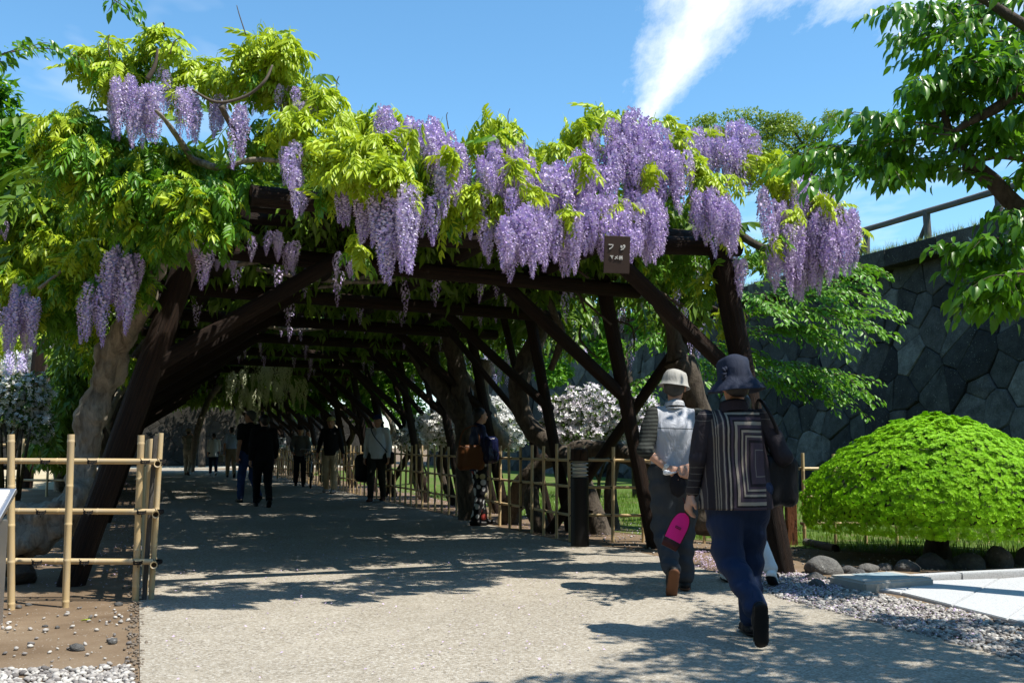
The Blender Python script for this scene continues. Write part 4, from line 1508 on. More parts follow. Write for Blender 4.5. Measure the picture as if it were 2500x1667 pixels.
for (u0, u1, v0, n, Y) in [(640, 720, 880, 16, 21), (555, 600, 905, 7, 21.5), (600, 640, 882, 6, 22), (630, 720, 905, 14, 25), (590, 640, 945, 12, 26), (690, 750, 920, 8, 24), (560, 640, 985, 9, 30), (640, 690, 930, 8, 27)]:
    for i in range(n):
        p = W(random.uniform(u0, u1), v0 + random.uniform(-6, 8), Y + random.uniform(-0.5, 0.5))
        cluster('flower_cluster', RAC_WHITE, p, random.uniform(0.45, 0.8), wwis, 1.2)
a = W(520, 1140, 30)
vine('trunk', [G(470, 1150), W(480, 1060, 28), W(520, 960, 28), W(600, 880, 24)], [0.1, 0.09, 0.08, 0.05], wwis, M['bark'], 6, 8, 0.3)

lwis = thing('wisteria', 'wisteria with pale racemes and fresh leaves on the small left arbour', 'wisteria')
P, Q, U = [], [], []
for (u, v, rx, ry, Y) in [(40, 770, 90, 30, 23), (130, 780, 90, 30, 23), (220, 780, 70, 30, 23), (170, 870, 40, 30, 21), (235, 860, 40, 40, 20), (10, 820, 60, 30, 22), (-60, 770, 80, 50, 22), (300, 800, 60, 40, 21)]:
    k = Y / F
    p, f, up = clump_leaves(W(u, v, Y), (rx * k, rx * k, ry * k), 90)
    P.append(p), Q.append(f), U.append(up)
P, Q, U = np.concatenate(P), np.concatenate(Q), np.concatenate(U)
link('foliage', arr_mesh('arbour_foliage', *scatter(*CLO[0], P, Q, U, rng.uniform(1.1, 1.6, len(P))), M['wleaf']), lwis, kind='stuff')
for (u, v, n) in [(165, 900, 6), (40, 860, 7), (210, 850, 4), (195, 920, 4)]:
    for i in range(n):
        cluster('flower_cluster', RAC_LO, W(u + random.uniform(-25, 25), v + random.uniform(-10, 10), random.uniform(20, 22)), random.uniform(0.5, 0.8), lwis)
vine('trunk', [G(150, 1200), W(140, 1100, 23), W(150, 1000, 23), W(130, 800, 23)], [0.15, 0.12, 0.12, 0.08], lwis, M['bark'], 6, 9, 0.3)
# ------------------------------------------------------------------ trees


def cloud_leaves(blobs, n, size, droop=0.3, shell=0.5):
    """leaf positions spread through several blobs; each blob (centre, radii)"""
    vol = np.array([b[1][0] * b[1][1] * b[1][2] for b in blobs]) ** 0.72
    cnt = np.maximum(8, (n * vol / vol.sum()).astype(int))
    P, Q, U = [], [], []
    for (c, r), k in zip(blobs, cnt):
        d = unit(rng.normal(size=(k, 3)))
        rad = rng.uniform(shell, 1.0, (k, 1))
        wob = np.array([mnoise.noise(Vector(x) * 2.2 + Vector(c)) for x in d])[:, None] * 0.35
        P.append(np.array(c)[None] + d * (rad + wob) * np.array(r)[None])
        Q.append(unit(d + rng.normal(size=(k, 3)) * 0.8 + np.array([0, 0, -droop])))
        U.append(unit(np.array([0, 0, 1.0]) + d * 0.5 + rng.normal(size=(k, 3)) * 0.5))
    P, Q, U = np.concatenate(P), np.concatenate(Q), np.concatenate(U)
    return P, Q, U, rng.uniform(0.7, 1.3, len(P)) * size


def subblobs(c, r, k, f=0.42):
    out = []
    for i in range(k):
        d = Vector((random.gauss(0, 1), random.gauss(0, 1), random.gauss(0, 1))).normalized()
        rr = random.uniform(0.45, 0.95)
        out.append((Vector(c) + Vector((d.x * r[0], d.y * r[1], d.z * r[2])) * rr, [q * f * random.uniform(0.7, 1.2) for q in r]))
    return out


LF = leaflet_lo(1.0, 0.5)
LFH = leaflet(1.0, 0.46, 0.2, 0.2)


def tree(name, label, cat, trunk, blobs, n, size, mat, bark=None, branches=(), group=None):
    t = thing(name, label, cat, group=group)
    pts, rad = trunk
    vine('trunk', pts, rad, t, bark or M['darkbark'], 6, 10, 0.2)
    for (p, r) in branches:
        vine('branch', p, r, t, bark or M['darkbark'], 4, 7, 0.15)
    P, Q, U, S = cloud_leaves(blobs, n, size)
    link('crown', arr_mesh(name + '_crown', *scatter(*LF, P, Q, U, S), mat), t, kind='stuff')
    return t


def px_blobs(lst, Y, k, f=0.45):
    out = []
    for (u, v, rx, ry) in lst:
        s = Y / F
        out += subblobs(W(u, v, Y), (rx * s, rx * s * 0.8, ry * s), k, f)
    return out


def auto_branches(base, tops, r=0.06):
    out = []
    for q in tops:
        m = base.lerp(q, 0.5) + Vector((random.uniform(-0.3, 0.3), random.uniform(-0.3, 0.3), random.uniform(0, 0.4)))
        out.append(([base, m, q], [r, r * 0.6, r * 0.2]))
    return out


# tree on the terrace above the wall, right of the violet flowers
bl = px_blobs([(1760, 330, 70, 50), (1850, 300, 75, 40), (1930, 320, 80, 50), (2010, 310, 50, 45), (1980, 390, 80, 50), (1880, 380, 80, 40), (2020, 450, 40, 40), (1720, 290, 40, 20)], 27, 9)
b_ = W(1990, 545, 27)
tree('park_tree', 'airy yellow-green tree on the terrace behind the violet wisteria', 'tree',
     ([b_ - UP * 1.5, W(1985, 480, 27), W(1965, 420, 27), W(1940, 360, 27)], [0.16, 0.14, 0.1, 0.05]), bl, 15000, 0.085, M['farleaf'],
     branches=auto_branches(W(1985, 480, 27), [W(1880, 330, 27), W(1780, 330, 27), W(2020, 320, 27), W(1930, 310, 27), W(2040, 440, 27)], 0.08))
# tree masses beyond the left wing
bl = px_blobs([(30, 420, 90, 60), (110, 440, 80, 50), (60, 340, 60, 60), (20, 470, 80, 60), (180, 520, 90, 60), (-40, 330, 60, 80), (90, 560, 100, 60)], 15, 9)
tree('broadleaf_tree', 'bright green leafy tree rising at the left edge of the frame', 'tree',
     ([G(-60, 1250), W(-40, 900, 15), W(0, 600, 15), W(20, 420, 15)], [0.2, 0.17, 0.12, 0.06]), bl, 9000, 0.12, M['midleaf'],
     branches=auto_branches(W(-10, 620, 15), [W(100, 430, 15), W(60, 350, 15), W(180, 520, 15)], 0.06))
bl = px_blobs([(20, 300, 55, 45), (30, 370, 75, 50), (-30, 240, 60, 60), (70, 400, 40, 30)], 9.5, 6)
tree('cherry_tree', 'dark green cherry foliage poking in at the left edge below the thin branch', 'tree',
     ([G(-420, 1420), W(-420, 900, 9.5), W(-330, 500, 9.5), W(-120, 330, 9.5), W(30, 330, 9.5)], [0.18, 0.16, 0.13, 0.07, 0.02]), bl, 1100, 0.1, M['cherryleaf'])
bl = px_blobs([(60, 800, 80, 40), (-100, 700, 120, 120), (140, 770, 50, 30), (110, 830, 40, 20), (-250, 800, 160, 160)], 30, 8)
tree('park_tree', 'slender tree with a forked trunk on the grass bank seen between the arbour posts', 'tree',
     ([W(108, 1030, 30), W(110, 930, 30), W(113, 890, 30), W(110, 800, 30)], [0.2, 0.17, 0.14, 0.08]), bl, 5000, 0.2, M['midleaf'],
     branches=[([W(113, 895, 30), W(125, 870, 30), W(140, 830, 30), W(150, 790, 30)], [0.12, 0.1, 0.08, 0.05])])
bl = px_blobs([(430, 960, 60, 30), (560, 950, 90, 40), (700, 950, 90, 40), (500, 920, 90, 30), (300, 930, 90, 40), (820, 940, 90, 40)], 56, 8)
tree('park_tree', 'sunlit tree above the low wall beyond the far end of the arcade', 'tree',
     ([W(600, 1060, 56), W(600, 1000, 56), W(600, 940, 56)], [0.3, 0.25, 0.15]), bl, 7000, 0.3, M['farleaf'])
for i, (X, Y, h, rr, lb) in enumerate([(-38, 48, 7, 4.5, 'rounded tree far behind the left arbour'), (-30, 60, 7, 5, 'tall tree at the back of the left lawn bank'),
                                     (-46, 36, 7, 5, 'broad tree beyond the left edge of the yard')]):
    c = Vector((X, Y, h * 0.62 + 2))
    tree('park_tree', lb, 'tree', ([Vector((X, Y, 1)), Vector((X + 0.2, Y, h * 0.3 + 1)), Vector((X, Y, h * 0.7 + 1))], [0.3, 0.25, 0.12]), subblobs(c, (rr, rr, h * 0.42), 16, 0.42), 6000, 0.3, M['midleaf'])

c = tip + RT * 3.0 + D * 1.5  # added tree, crown hidden by the roof, put here to shade the far wall
tree('park_tree', 'unseen dense tree added to shade the low wall at the far end of the arcade', 'tree', ([c, c + UP * 2, c + UP * 4.5], [0.2, 0.16, 0.1]), subblobs(c + UP * 5.0 - RT * 0.5, (4.2, 3.0, 1.7), 18, 0.42), 9000, 0.26, M['midleaf'])

# cherry behind the pergola on the right: layered sprays in front of the castle wall


def spray_tree(t, sprays, per, size, mat, leaf_t, singles=0, single_mesh=None, droop=0.5, side=0.6):
    """leaves set alternately along twigs; the largest ones as parts"""
    P, Q, U, S = [], [], [], []
    for (pts, r) in sprays:
        path = smooth_path(pts, 8)
        if r > 0:
            mb = MB()
            m_ = len(path)
            mb.tube(path, [r * (1 - 0.85 * i / (m_ - 1)) for i in range(m_)], 5, cap=False)
            mb.build('twig', M['twig'], t)
        L = sum((path[i + 1] - path[i]).length for i in range(len(path) - 1))
        n = max(4, int(L * per))
        for i in range(n):
            f = (i + random.random()) / n
            k = min(len(path) - 2, int(f * (len(path) - 1)))
            a, b = path[k], path[k + 1]
            p = a.lerp(b, f * (len(path) - 1) - k)
            d = (b - a).normalized()
            s = d.cross(UP)
            if s.length < 0.1:
                s = Vector((1, 0, 0))
            s.normalize()
            sg = 1 if i % 2 else -1
            off = s * sg * random.uniform(0.0, 0.05) + UP * random.uniform(-0.04, 0.04)
            fw = (d * random.uniform(0.3, 1.0) + s * sg * random.uniform(0.2, side) + UP * random.uniform(-droop * 1.6, 0.1))
            P.append(p + off)
            Q.append(fw)
            U.append(UP + Vector((random.gauss(0, 0.4), random.gauss(0, 0.4), 0)))
            S.append(size * random.uniform(0.65, 1.25))
    P, Q, U, S = np.array(P), unit(np.array(Q)), unit(np.array(U)), np.array(S)
    order = np.argsort(np.linalg.norm(P - np.array(CAM), axis=1) / S)
    for i in order[:singles]:
        o = link('leaf', single_mesh, t)
        m3 = frames(Q[i:i + 1], U[i:i + 1])[0]
        o.matrix_local = Matrix.LocRotScale(Vector(P[i]), Matrix(m3.tolist()).to_quaternion(), Vector((S[i],) * 3))
    rest = order[singles:]
    link('crown', arr_mesh('spray_crown', *scatter(*leaf_t, P[rest], Q[rest], U[rest], S[rest]), mat), t, kind='stuff')


def fan(u0, v0, u1, v1, Y0, Y1, k=3, spread=26, sag=14, r=0.008):
    """a bough with side twigs, from one photograph position to another"""
    out = []
    a, b = W(u0, v0, Y0), W(u1, v1, Y1)
    mid = W((u0 + u1) / 2, (v0 + v1) / 2 - sag, (Y0 + Y1) / 2)
    out.append(([a, mid, b], r))
    for i in range(k):
        f = 0.25 + 0.65 * (i + random.random() * 0.5) / k
        p = a.lerp(mid, f * 2) if f < 0.5 else mid.lerp(b, f * 2 - 1)
        s = Y0 / F
        for sg in (-1, 1):
            q = p + (b - a) * 0.28 * random.uniform(0.7, 1.2) + Vector((random.uniform(-0.3, 0.3), sg * spread * s * random.uniform(1, 2.5), (sg * random.uniform(0.2, 1) * spread - 10) * s))
            out.append(([p, p.lerp(q, 0.5) + UP * 0.03, q - UP * 0.04], r * 0.6))
    return out


mid_t = thing('cherry_tree', 'cherry tree with layered bright sprays between the pergola and the castle wall', 'tree')
vine('trunk', [G(1640, 1262), W(1650, 1050, 14.5), W(1670, 880, 14.3), W(1720, 760, 14.0), W(1760, 690, 13.8)], [0.16, 0.13, 0.11, 0.08, 0.05], mid_t, M['darkbark'], 7, 10, 0.25)
sp = []
for (u0, v0, u1, v1) in [(1850, 660, 2080, 670), (1840, 690, 2120, 700), (1850, 740, 2160, 815), (1830, 770, 2140, 770), (1800, 800, 2060, 840), (1760, 830, 2010, 800), (1900, 650, 2140, 660), (1800, 720, 2050, 740),
                         (1780, 880, 2010, 920), (1830, 900, 2090, 960), (1800, 920, 2060, 980), (1850, 880, 2120, 940), (1740, 780, 1960, 760), (1880, 700, 2140, 740), (1760, 900, 1960, 950), (1720, 700, 1900, 760), (1750, 650, 1950, 640), (1900, 800, 2060, 850),
                         (1700, 840, 1860, 880), (1690, 740, 1560, 760), (1690, 800, 1540, 850), (1660, 860, 1750, 930), (1650, 900, 1540, 960)]:
    sp += fan(u0, v0, u1, v1, 13.2 + random.uniform(-0.6, 0.8), 12.4 + random.uniform(-0.5, 0.8), 5, 22, 14, 0.009)
spray_tree(mid_t, sp, 46, 0.085, M['midleaf'], LFH, 0, None, 0.35, 0.9)
# green behind the arcade on the right
bl = px_blobs([(1450, 760, 60, 60), (1530, 720, 60, 70), (1600, 790, 60, 60), (1380, 800, 50, 70), (1250, 860, 60, 60), (1130, 880, 60, 60), (1180, 800, 60, 50), (1020, 900, 50, 60), (1480, 860, 60, 40), (1350, 910, 60, 40), (950, 920, 50, 50), (1650, 720, 60, 50)], 21, 7)
tree('maple_tree', 'leafy green tree filling the gaps behind the right-hand posts', 'tree',
     ([G(1560, 1214), W(1550, 1050, 21), W(1530, 900, 21), W(1500, 760, 21)], [0.14, 0.12, 0.1, 0.06]), bl, 13000, 0.12, M['midleaf'],
     branches=auto_branches(W(1530, 900, 21), [W(1450, 760, 21), W(1600, 790, 21), W(1380, 800, 21)], 0.06))
bl = px_blobs([(960, 985, 50, 30), (1000, 1010, 50, 30), (890, 1000, 50, 26), (900, 950, 60, 40), (980, 900, 60, 50), (820, 960, 60, 30), (1060, 860, 70, 50), (760, 980, 50, 30)], 26, 7)
tree('maple_tree', 'dim green tree deeper along the right side of the arcade', 'tree',
     ([G(1010, 1180), W(1010, 1050, 27), W(1000, 950, 27)], [0.14, 0.12, 0.08]), bl, 7000, 0.15, M['midleaf'])

# foreground cherry at the right
ch = thing('cherry_tree', 'large cherry tree reaching in from the right edge with glossy drooping leaves', 'tree')
CY = 7.3
vine('trunk', [Vector((5.9, 5.6, -0.05)), Vector((5.8, 5.7, 1.0)), Vector((5.5, 6.2, 1.9)), W(2760, 640, 7.2), W(2600, 575, CY), W(2500, 520, CY), W(2425, 445, CY), W(2360, 385, CY), W(2320, 330, CY), W(2300, 250, CY)],
     [0.26, 0.2, 0.17, 0.14, 0.1, 0.075, 0.06, 0.05, 0.035, 0.02], ch, M['darkbark'], 7, 12, 0.15)
vine('branch', [W(2760, 640, 7.2), W(2640, 330, 7.1), W(2510, 240, 7.0), W(2400, 282, 7.0), W(2330, 320, 7.0)], [0.12, 0.07, 0.05, 0.035, 0.015], ch, M['darkbark'], 7, 10, 0.15)
vine('branch', [W(2640, 330, 7.1), W(2560, 120, 7.0), W(2450, 30, 7.0), W(2330, -40, 7.0)], [0.07, 0.05, 0.035, 0.02], ch, M['darkbark'], 7, 9, 0.15)
vine('branch', [W(2600, 575, CY), W(2530, 640, 7.0), W(2460, 690, 6.9)], [0.06, 0.03, 0.012], ch, M['darkbark'], 6, 8, 0.15)
vine('branch', [W(2560, 400, 7.6), W(2440, 380, 7.6), W(2350, 410, 7.6)], [0.05, 0.03, 0.012], ch, M['darkbark'], 6, 8, 0.15)
sp = []
for (u0, v0, u1, v1) in [(2450, 30, 2150, 25), (2400, 10, 2240, 60), (2500, 70, 2160, 90), (2450, 100, 2250, 150), (2560, 120, 2330, 160), (2520, 180, 2210, 215), (2480, 200, 2300, 250), (2330, 320, 2080, 285), (2320, 330, 2110, 340),
                         (2330, 340, 2000, 375), (2340, 370, 1970, 405), (2320, 380, 2060, 430), (2350, 410, 2150, 440), (2400, 290, 2240, 250), (2380, 330, 2230, 310), (2300, 250, 2240, 190), (2310, 270, 2380, 140),
                         (2425, 445, 2260, 400), (2510, 240, 2420, 150), (2480, 260, 2490, 120), (2560, 300, 2440, 330), (2500, 340, 2380, 370), (2560, 400, 2470, 450),
                         (2530, 640, 2320, 600), (2500, 640, 2330, 650), (2520, 660, 2380, 720), (2530, 680, 2420, 760), (2460, 690, 2400, 740), (2540, 600, 2400, 590), (2560, 560, 2450, 520), (2600, 640, 2480, 730),
                         (2560, 20, 2420, -30), (2480, 0, 2380, 60), (2600, 200, 2480, 220), (2580, 480, 2470, 560), (2250, 350, 2150, 400), (2420, 40, 2290, 110),
                         (2500, 380, 2420, 300), (2540, 60, 2440, 110), (2520, 160, 2440, 190), (2560, 260, 2500, 300), (2420, 210, 2330, 200), (2390, 240, 2320, 280)]:
    sp += fan(u0, v0, u1, v1, CY + random.uniform(-0.5, 0.5), CY + random.uniform(-0.7, 0.4), 4, 20, 10, 0.007)
# boughs outside the frame that carry the same crown on to the right
for i in range(130):
    a = Vector((random.uniform(3.2, 6.0), random.uniform(2.4, 5.3), random.uniform(3.2, 5.2)))
    b = a + Vector((random.uniform(-1.1, 0.9), random.uniform(-0.9, 0.7), random.uniform(-0.4, 0.3)))
    if a.x / a.y < 0.56 or b.x / b.y < 0.53:
        continue
    sp.append(([a, a.lerp(b, 0.5) + UP * 0.05, b], 0.007))
    for j in range(5):
        p = a.lerp(b, random.random())
        q = p + Vector((random.uniform(-0.45, 0.5), random.uniform(-0.5, 0.5), random.uniform(-0.2, 0.15)))
        sp.append(([p, p.lerp(q, 0.5), q], 0.004))
CH_LEAF = arr_mesh('cherry_leaf', *LFH, M['cherryleafo'])
spray_tree(ch, sp, 36, 0.115, M['cherryleaf'], LFH, 300, CH_LEAF, 0.75, 0.7)
# second cherry outside the frame at the left: two thin branches reach in
ch2 = thing('cherry_tree', 'cherry crown at the upper left corner with two thin leafy branches', 'tree')
vine('trunk', [Vector((-5.2, 5.6, 0)), Vector((-5.1, 5.6, 2)), W(-500, 60, 6.0), W(-200, 90, 6.2), W(0, 150, 6.4)], [0.2, 0.17, 0.1, 0.05, 0.02], ch2, M['darkbark'], 7, 10, 0.15)
sp = [([W(-60, 160, 6.4), W(20, 130, 6.5), W(90, 118, 6.6), W(160, 128, 6.6), W(215, 150, 6.7)], 0.008), ([W(-20, 140, 6.4), W(40, 120, 6.4), W(60, 100, 6.4)], 0.005), ([W(-60, 150, 6.4), W(20, 150, 6.5)], 0.005),
      ([W(200, -70, 6.3), W(265, -10, 6.3), W(310, 22, 6.3), W(345, 60, 6.3)], 0.007), ([W(270, -5, 6.3), W(320, 0, 6.3), W(345, 25, 6.3)], 0.004), ([W(280, 5, 6.3), W(262, 30, 6.3)], 0.004), ([W(60, 120, 6.5), W(110, 105, 6.5), W(140, 118, 6.5)], 0.004)]
vine('branch', [W(-200, 90, 6.2), W(0, -120, 6.2), W(200, -70, 6.3)], [0.05, 0.025, 0.01], ch2, M['darkbark'], 6, 8, 0.1)
spray_tree(ch2, sp, 75, 0.07, M['cherryleaf'], LFH, 0, None, 0.7, 0.6)

# ------------------------------------------------------------------ clipped yew and azaleas
bush = thing('clipped_bush', 'bright green dome-shaped clipped bush on a short dark trunk at the right', 'bush')
BC = G(2290, 1362)
BY = BC.y
brx, brz = 305 * BY / F, 1.02
bc = W(2292, 1240, BY)
bc.z = 0.47
n = 35000
d = unit(rng.normal(size=(n, 3)))
d[:, 2] = np.abs(d[:, 2]) * 1.2 - 0.2
d = unit(d)
nz = np.array([mnoise.noise(Vector(x * np.array([5, 5, 5])) + Vector((3, 1, 0))) + 0.9 * mnoise.noise(Vector(x * 17)) for x in d])
rad = 1.0 + 0.06 * nz
shape = np.array([brx, brx, brz - 0.1])
sq_ = np.sqrt(np.clip(1 - np.clip(d[:, 2], 0, 1) ** 2, 0, 1)) ** 0.5
dz = np.clip(d[:, 2], -0.2, 1)
pos = np.array(bc)[None] + d * rad[:, None] * shape[None] * np.stack([sq_, sq_, np.ones(n)], 1)
pos[:, 2] = np.maximum(pos[:, 2], bc.z - 0.17 - 0.05 * rng.uniform(0, 1, n))
tuft_v = [(0, 0, 0)]
tuft_f = []
for k in range(7):
    an = 2 * math.pi * k / 7
    o = len(tuft_v)
    sx, sy = math.cos(an), math.sin(an)
    ln = 0.75 + 0.5 * ((k * 37) % 10) / 10
    tuft_v += [(sx * 0.95 - sy * 0.28, ln * 0.5, sy * 0.95 + sx * 0.28), (sx * 0.95 + sy * 0.28, ln * 0.5, sy * 0.95 - sx * 0.28)]
    tuft_f += [(0, o, o + 1)]
nd = unit(d / shape[None] ** 1.0 * np.array([1, 1, 1.1]) + rng.normal(size=(n, 3)) * 0.2)
V, Fc = scatter(tuft_v, tuft_f, pos, nd, unit(rng.normal(size=(n, 3))), rng.uniform(0.013, 0.022, n))
link('crown', arr_mesh('yew_crown', V, Fc, M['yew']), bush, kind='stuff')
core = MB()
core.lathe([(0.3, bc.z - 0.12), (brx * 0.75, bc.z - 0.1)] + [(brx * 0.9 * max(0.0, math.cos(a)) ** 1.5, bc.z - 0.02 + (brz - 0.2) * math.sin(a)) for a in np.linspace(0.0, 1.5, 12)], 40, (bc.x, bc.y, 0))
core.build('inner_twigs', m_plain('yew_inside', (0.02, 0.035, 0.008), 0.95, var=0.5, nscale=40, bump=0.8), bush, smooth=True)
vine('trunk', [BC - UP * 0.05, BC + UP * 0.25, BC + UP * 0.6], [0.13, 0.1, 0.12], bush, M['darkbark'], 5, 12, 0.3)
vine('branch', [BC + UP * 0.5 + Vector((0.1, 0, 0)), BC + UP * 0.45 + Vector((0.5, 0, 0)), BC + UP * 0.3 + Vector((0.85, -0.05, 0)), BC + UP * 0.0 + Vector((1.25, -0.1, 0))], [0.07, 0.07, 0.08, 0.09], bush, M['darkbark'], 5, 9, 0.3)
vine('branch', [BC + UP * 0.3, BC + UP * 0.6 + Vector((-0.3, 0, 0)), BC + UP * 0.75 + Vector((-0.6, 0, 0))], [0.07, 0.05, 0.03], bush, M['darkbark'], 5, 9, 0.3)

flw_v = [(0, 0, 0)]
flw_f = []
for k in range(5):
    a0 = 2 * math.pi * k / 5
    o = len(flw_v)
    flw_v += [(math.cos(a0 - 0.45) * 0.6, 0.35, math.sin(a0 - 0.45) * 0.6), (math.cos(a0) * 1.0, 0.42, math.sin(a0) * 1.0), (math.cos(a0 + 0.45) * 0.6, 0.35, math.sin(a0 + 0.45) * 0.6)]
    flw_f += [(0, o, o + 1), (0, o + 1, o + 2)]


def azalea(label, blobs, nf, nl, fs, mat, stems):
    t = thing('azalea_bush', label, 'azalea')
    P, Q, U, S = cloud_leaves(blobs, nl, fs * 1.1, 0.0, 0.6)
    link('foliage', arr_mesh('azalea_leaves', *scatter(*LF, P, Q, U, S), M['azleaf']), t, kind='stuff')
    P, Q, U, S = cloud_leaves(blobs, nf * 2, fs * 0.5, -0.45, 0.94)
    link('blossom', arr_mesh('azalea_flowers', *scatter(flw_v, flw_f, P, Q, U, S), mat), t, kind='stuff')
    for s in stems:
        vine('stem', s, [0.03, 0.022, 0.012], t, M['darkbark'], 4, 6, 0.2)
    return t


def az_px(lst, Y):
    s = Y / F
    return [(W(u, v, Y), (rx * s, rx * s * 0.8, ry * s)) for (u, v, rx, ry) in lst]


def stems_px(u, v, Y, top):
    return [[G(u, v), W(u + random.uniform(-20, 20), (v + top) / 2, Y), W(u + random.uniform(-60, 60), top, Y)] for _ in range(5)]


azalea('azalea bush with white and faint pink blossom behind the right fence', az_px([(1380, 1020, 60, 50), (1440, 1000, 70, 55), (1500, 1020, 60, 50), (1560, 1010, 50, 50), (1420, 1060, 80, 40), (1540, 1060, 60, 40), (1350, 1060, 40, 30), (1600, 1040, 30, 50)], 15.2), 1900, 2600, 0.085, M['azpink'], stems_px(1450, 1262, 15.2, 1080))
azalea('pure white azalea bush in full sun beyond the leaning stems', az_px([(1200, 1020, 60, 50), (1130, 1040, 60, 45), (1250, 1050, 45, 45), (1080, 1040, 50, 40), (1170, 1070, 60, 30)], 18.0), 2100, 1500, 0.085, M['azwhite'], stems_px(1170, 1238, 18.0, 1080))
azalea('smaller white azalea bush further along the right side of the arcade', az_px([(1030, 1050, 40, 35), (1000, 1070, 40, 26), (1060, 1070, 36, 26)], 20.5), 900, 700, 0.09, M['azwhite'], stems_px(1025, 1220, 20.5, 1085))
azalea('white azalea bush behind the left bamboo fence', az_px([(60, 960, 60, 50), (20, 1000, 50, 60), (100, 1040, 30, 40), (-40, 980, 60, 80), (60, 1020, 45, 40)], 13.5), 1000, 2000, 0.075, M['azwhite'], stems_px(40, 1262, 13.5, 1000) + stems_px(10, 1262, 13.5, 960))
azalea('white azalea mound on the far grass bank at left', az_px([(120, 868, 45, 26), (60, 880, 40, 26), (10, 890, 60, 26)], 34), 700, 300, 0.16, M['azwhite'], [])
azalea('crimson azalea on the far bank between the arbour posts', az_px([(165, 855, 22, 16), (185, 850, 14, 12)], 35), 220, 90, 0.16, M['azred'], [])
azalea('small red azalea beside the forked trunk on the far bank', az_px([(104, 835, 10, 9)], 35), 80, 30, 0.16, M['azred'], [])
azalea('dark shaded shrub at the foot of the forked tree', az_px([(130, 970, 30, 26), (110, 985, 26, 20)], 29), 6, 900, 0.14, M['azwhite'], [])
# ------------------------------------------------------------------ bamboo fences
_bam = {}


def bamboo_mesh(L, r, seed=0):
    key = (round(L, 2), round(r, 4), seed)
    if key in _bam:
        return _bam[key]
    rs = random.Random(seed * 77 + int(L * 100))
    prof_ = []
    z = rs.uniform(0.05, 0.22)
    nodes = []
    while z < L - 0.03:
        nodes.append(z)
        z += rs.uniform(0.24, 0.34)
    zs = [(0.0, 1.0)]
    for q in nodes:
        zs += [(q - 0.012, 0.985), (q - 0.004, 1.1), (q + 0.002, 0.97), (q + 0.01, 1.0)]
    zs.append((L, 0.97))
    mb = MB()
    mb.lathe([(r * a, z) for z, a in zs], 12, cap=False)
    # hollow ends
    for z, sg in ((0.0, -1), (L, 1)):
        prof2 = [(r * 0.97, z), (r * 0.72, z), (r * 0.70, z - sg * 0.03), (0.0005, z - sg * 0.03)]
        o = len(mb.f)
        if sg < 0:
            prof2 = prof2[::-1]
        mb.lathe(prof2, 12, cap=False, mi=0)
        for i in range(12 * (0 if sg < 0 else 2) + o, o + (12 if sg < 0 else 36)):
            mb.m[i] = 1
    me = mb.mesh('bamboo', [M['bamboo'], M['hollow']], True)
    _bam[key] = me
    return me


def cane(name, a, b, r, parent, seed=None):
    a, b = Vector(a), Vector(b)
    L = (b - a).length
    o = link(name, bamboo_mesh(L, r, random.randint(0, 2) if seed is None else seed), parent)
    orient(o, a, b)
    return o


mb = MB()
for k in range(3):
    th = (-0.5, 0.5, 0.0)[k]
    pts = []
    for i in range(13):
        a = 2 * math.pi * i / 12
        pts.append(Vector((1.12 * math.cos(a), 1.12 * math.sin(a) * 1.25 - 0.4, 0.5 * math.sin(a + th) * (1 if k < 2 else 0) + (0 if k < 2 else 0.15))))
    mb.tube(pts, 0.18, 5, cap=False)
mb.tube([(0.2, -1.7, 0), (0.6, -1.9, -0.7), (0.5, -1.8, -1.3)], 0.13, 5)
mb.tube([(-0.2, -1.7, 0), (-0.6, -1.9, 0.5), (-0.9, -1.7, 0.9)], 0.13, 5)
TIE = mb.mesh('rope_tie', M['rope'], True)


def tie(p, r, parent, rz=0):
    o = link('rope_tie', TIE, parent)
    o.location = p
    o.scale = (r, r, r)
    o.rotation_euler = (0, 0, rz)
    return o


def fence_run(f, a, b, hts, top, sp, pr, rr, ties=True, first=True, side=-1, jit=0.02):
    """posts between a and b with rails behind them; side: which side the posts stand on"""
    a, b = Vector(a), Vector(b)
    d = (b - a)
    L = d.length
    d.normalize()
    nrm = Vector((-d.y, d.x, 0)) * side
    n = max(1, int(round(L / sp)))
    rz = math.atan2(d.y, d.x)
    for i in range(0 if first else 1, n + 1):
        p = a + d * (L * i / n)
        ln = Vector((random.uniform(-jit, jit), random.uniform(-jit, jit), 0))
        cane('post', p + nrm * (pr + rr) * 0.9 - UP * 0.03, p + nrm * (pr + rr) * 0.9 + ln + UP * (top + random.uniform(-0.02, 0.02)), pr * random.uniform(0.93, 1.07), f)
        if ties:
            for h in hts:
                tie(p + nrm * rr * 0.5 + UP * h, max(pr, rr), f, rz + (math.pi if side > 0 else 0))
    for h in hts:
        x = 0.0
        while x < L - 0.01:
            e = min(L, x + 3.0)
            if L - e < 0.5:
                e = L
            cane('rail', a + d * (x - 0.03) + UP * (h + random.uniform(-0.012, 0.012)), a + d * (e + 0.03) + UP * (h + random.uniform(-0.012, 0.012)), rr, f)
            x = e


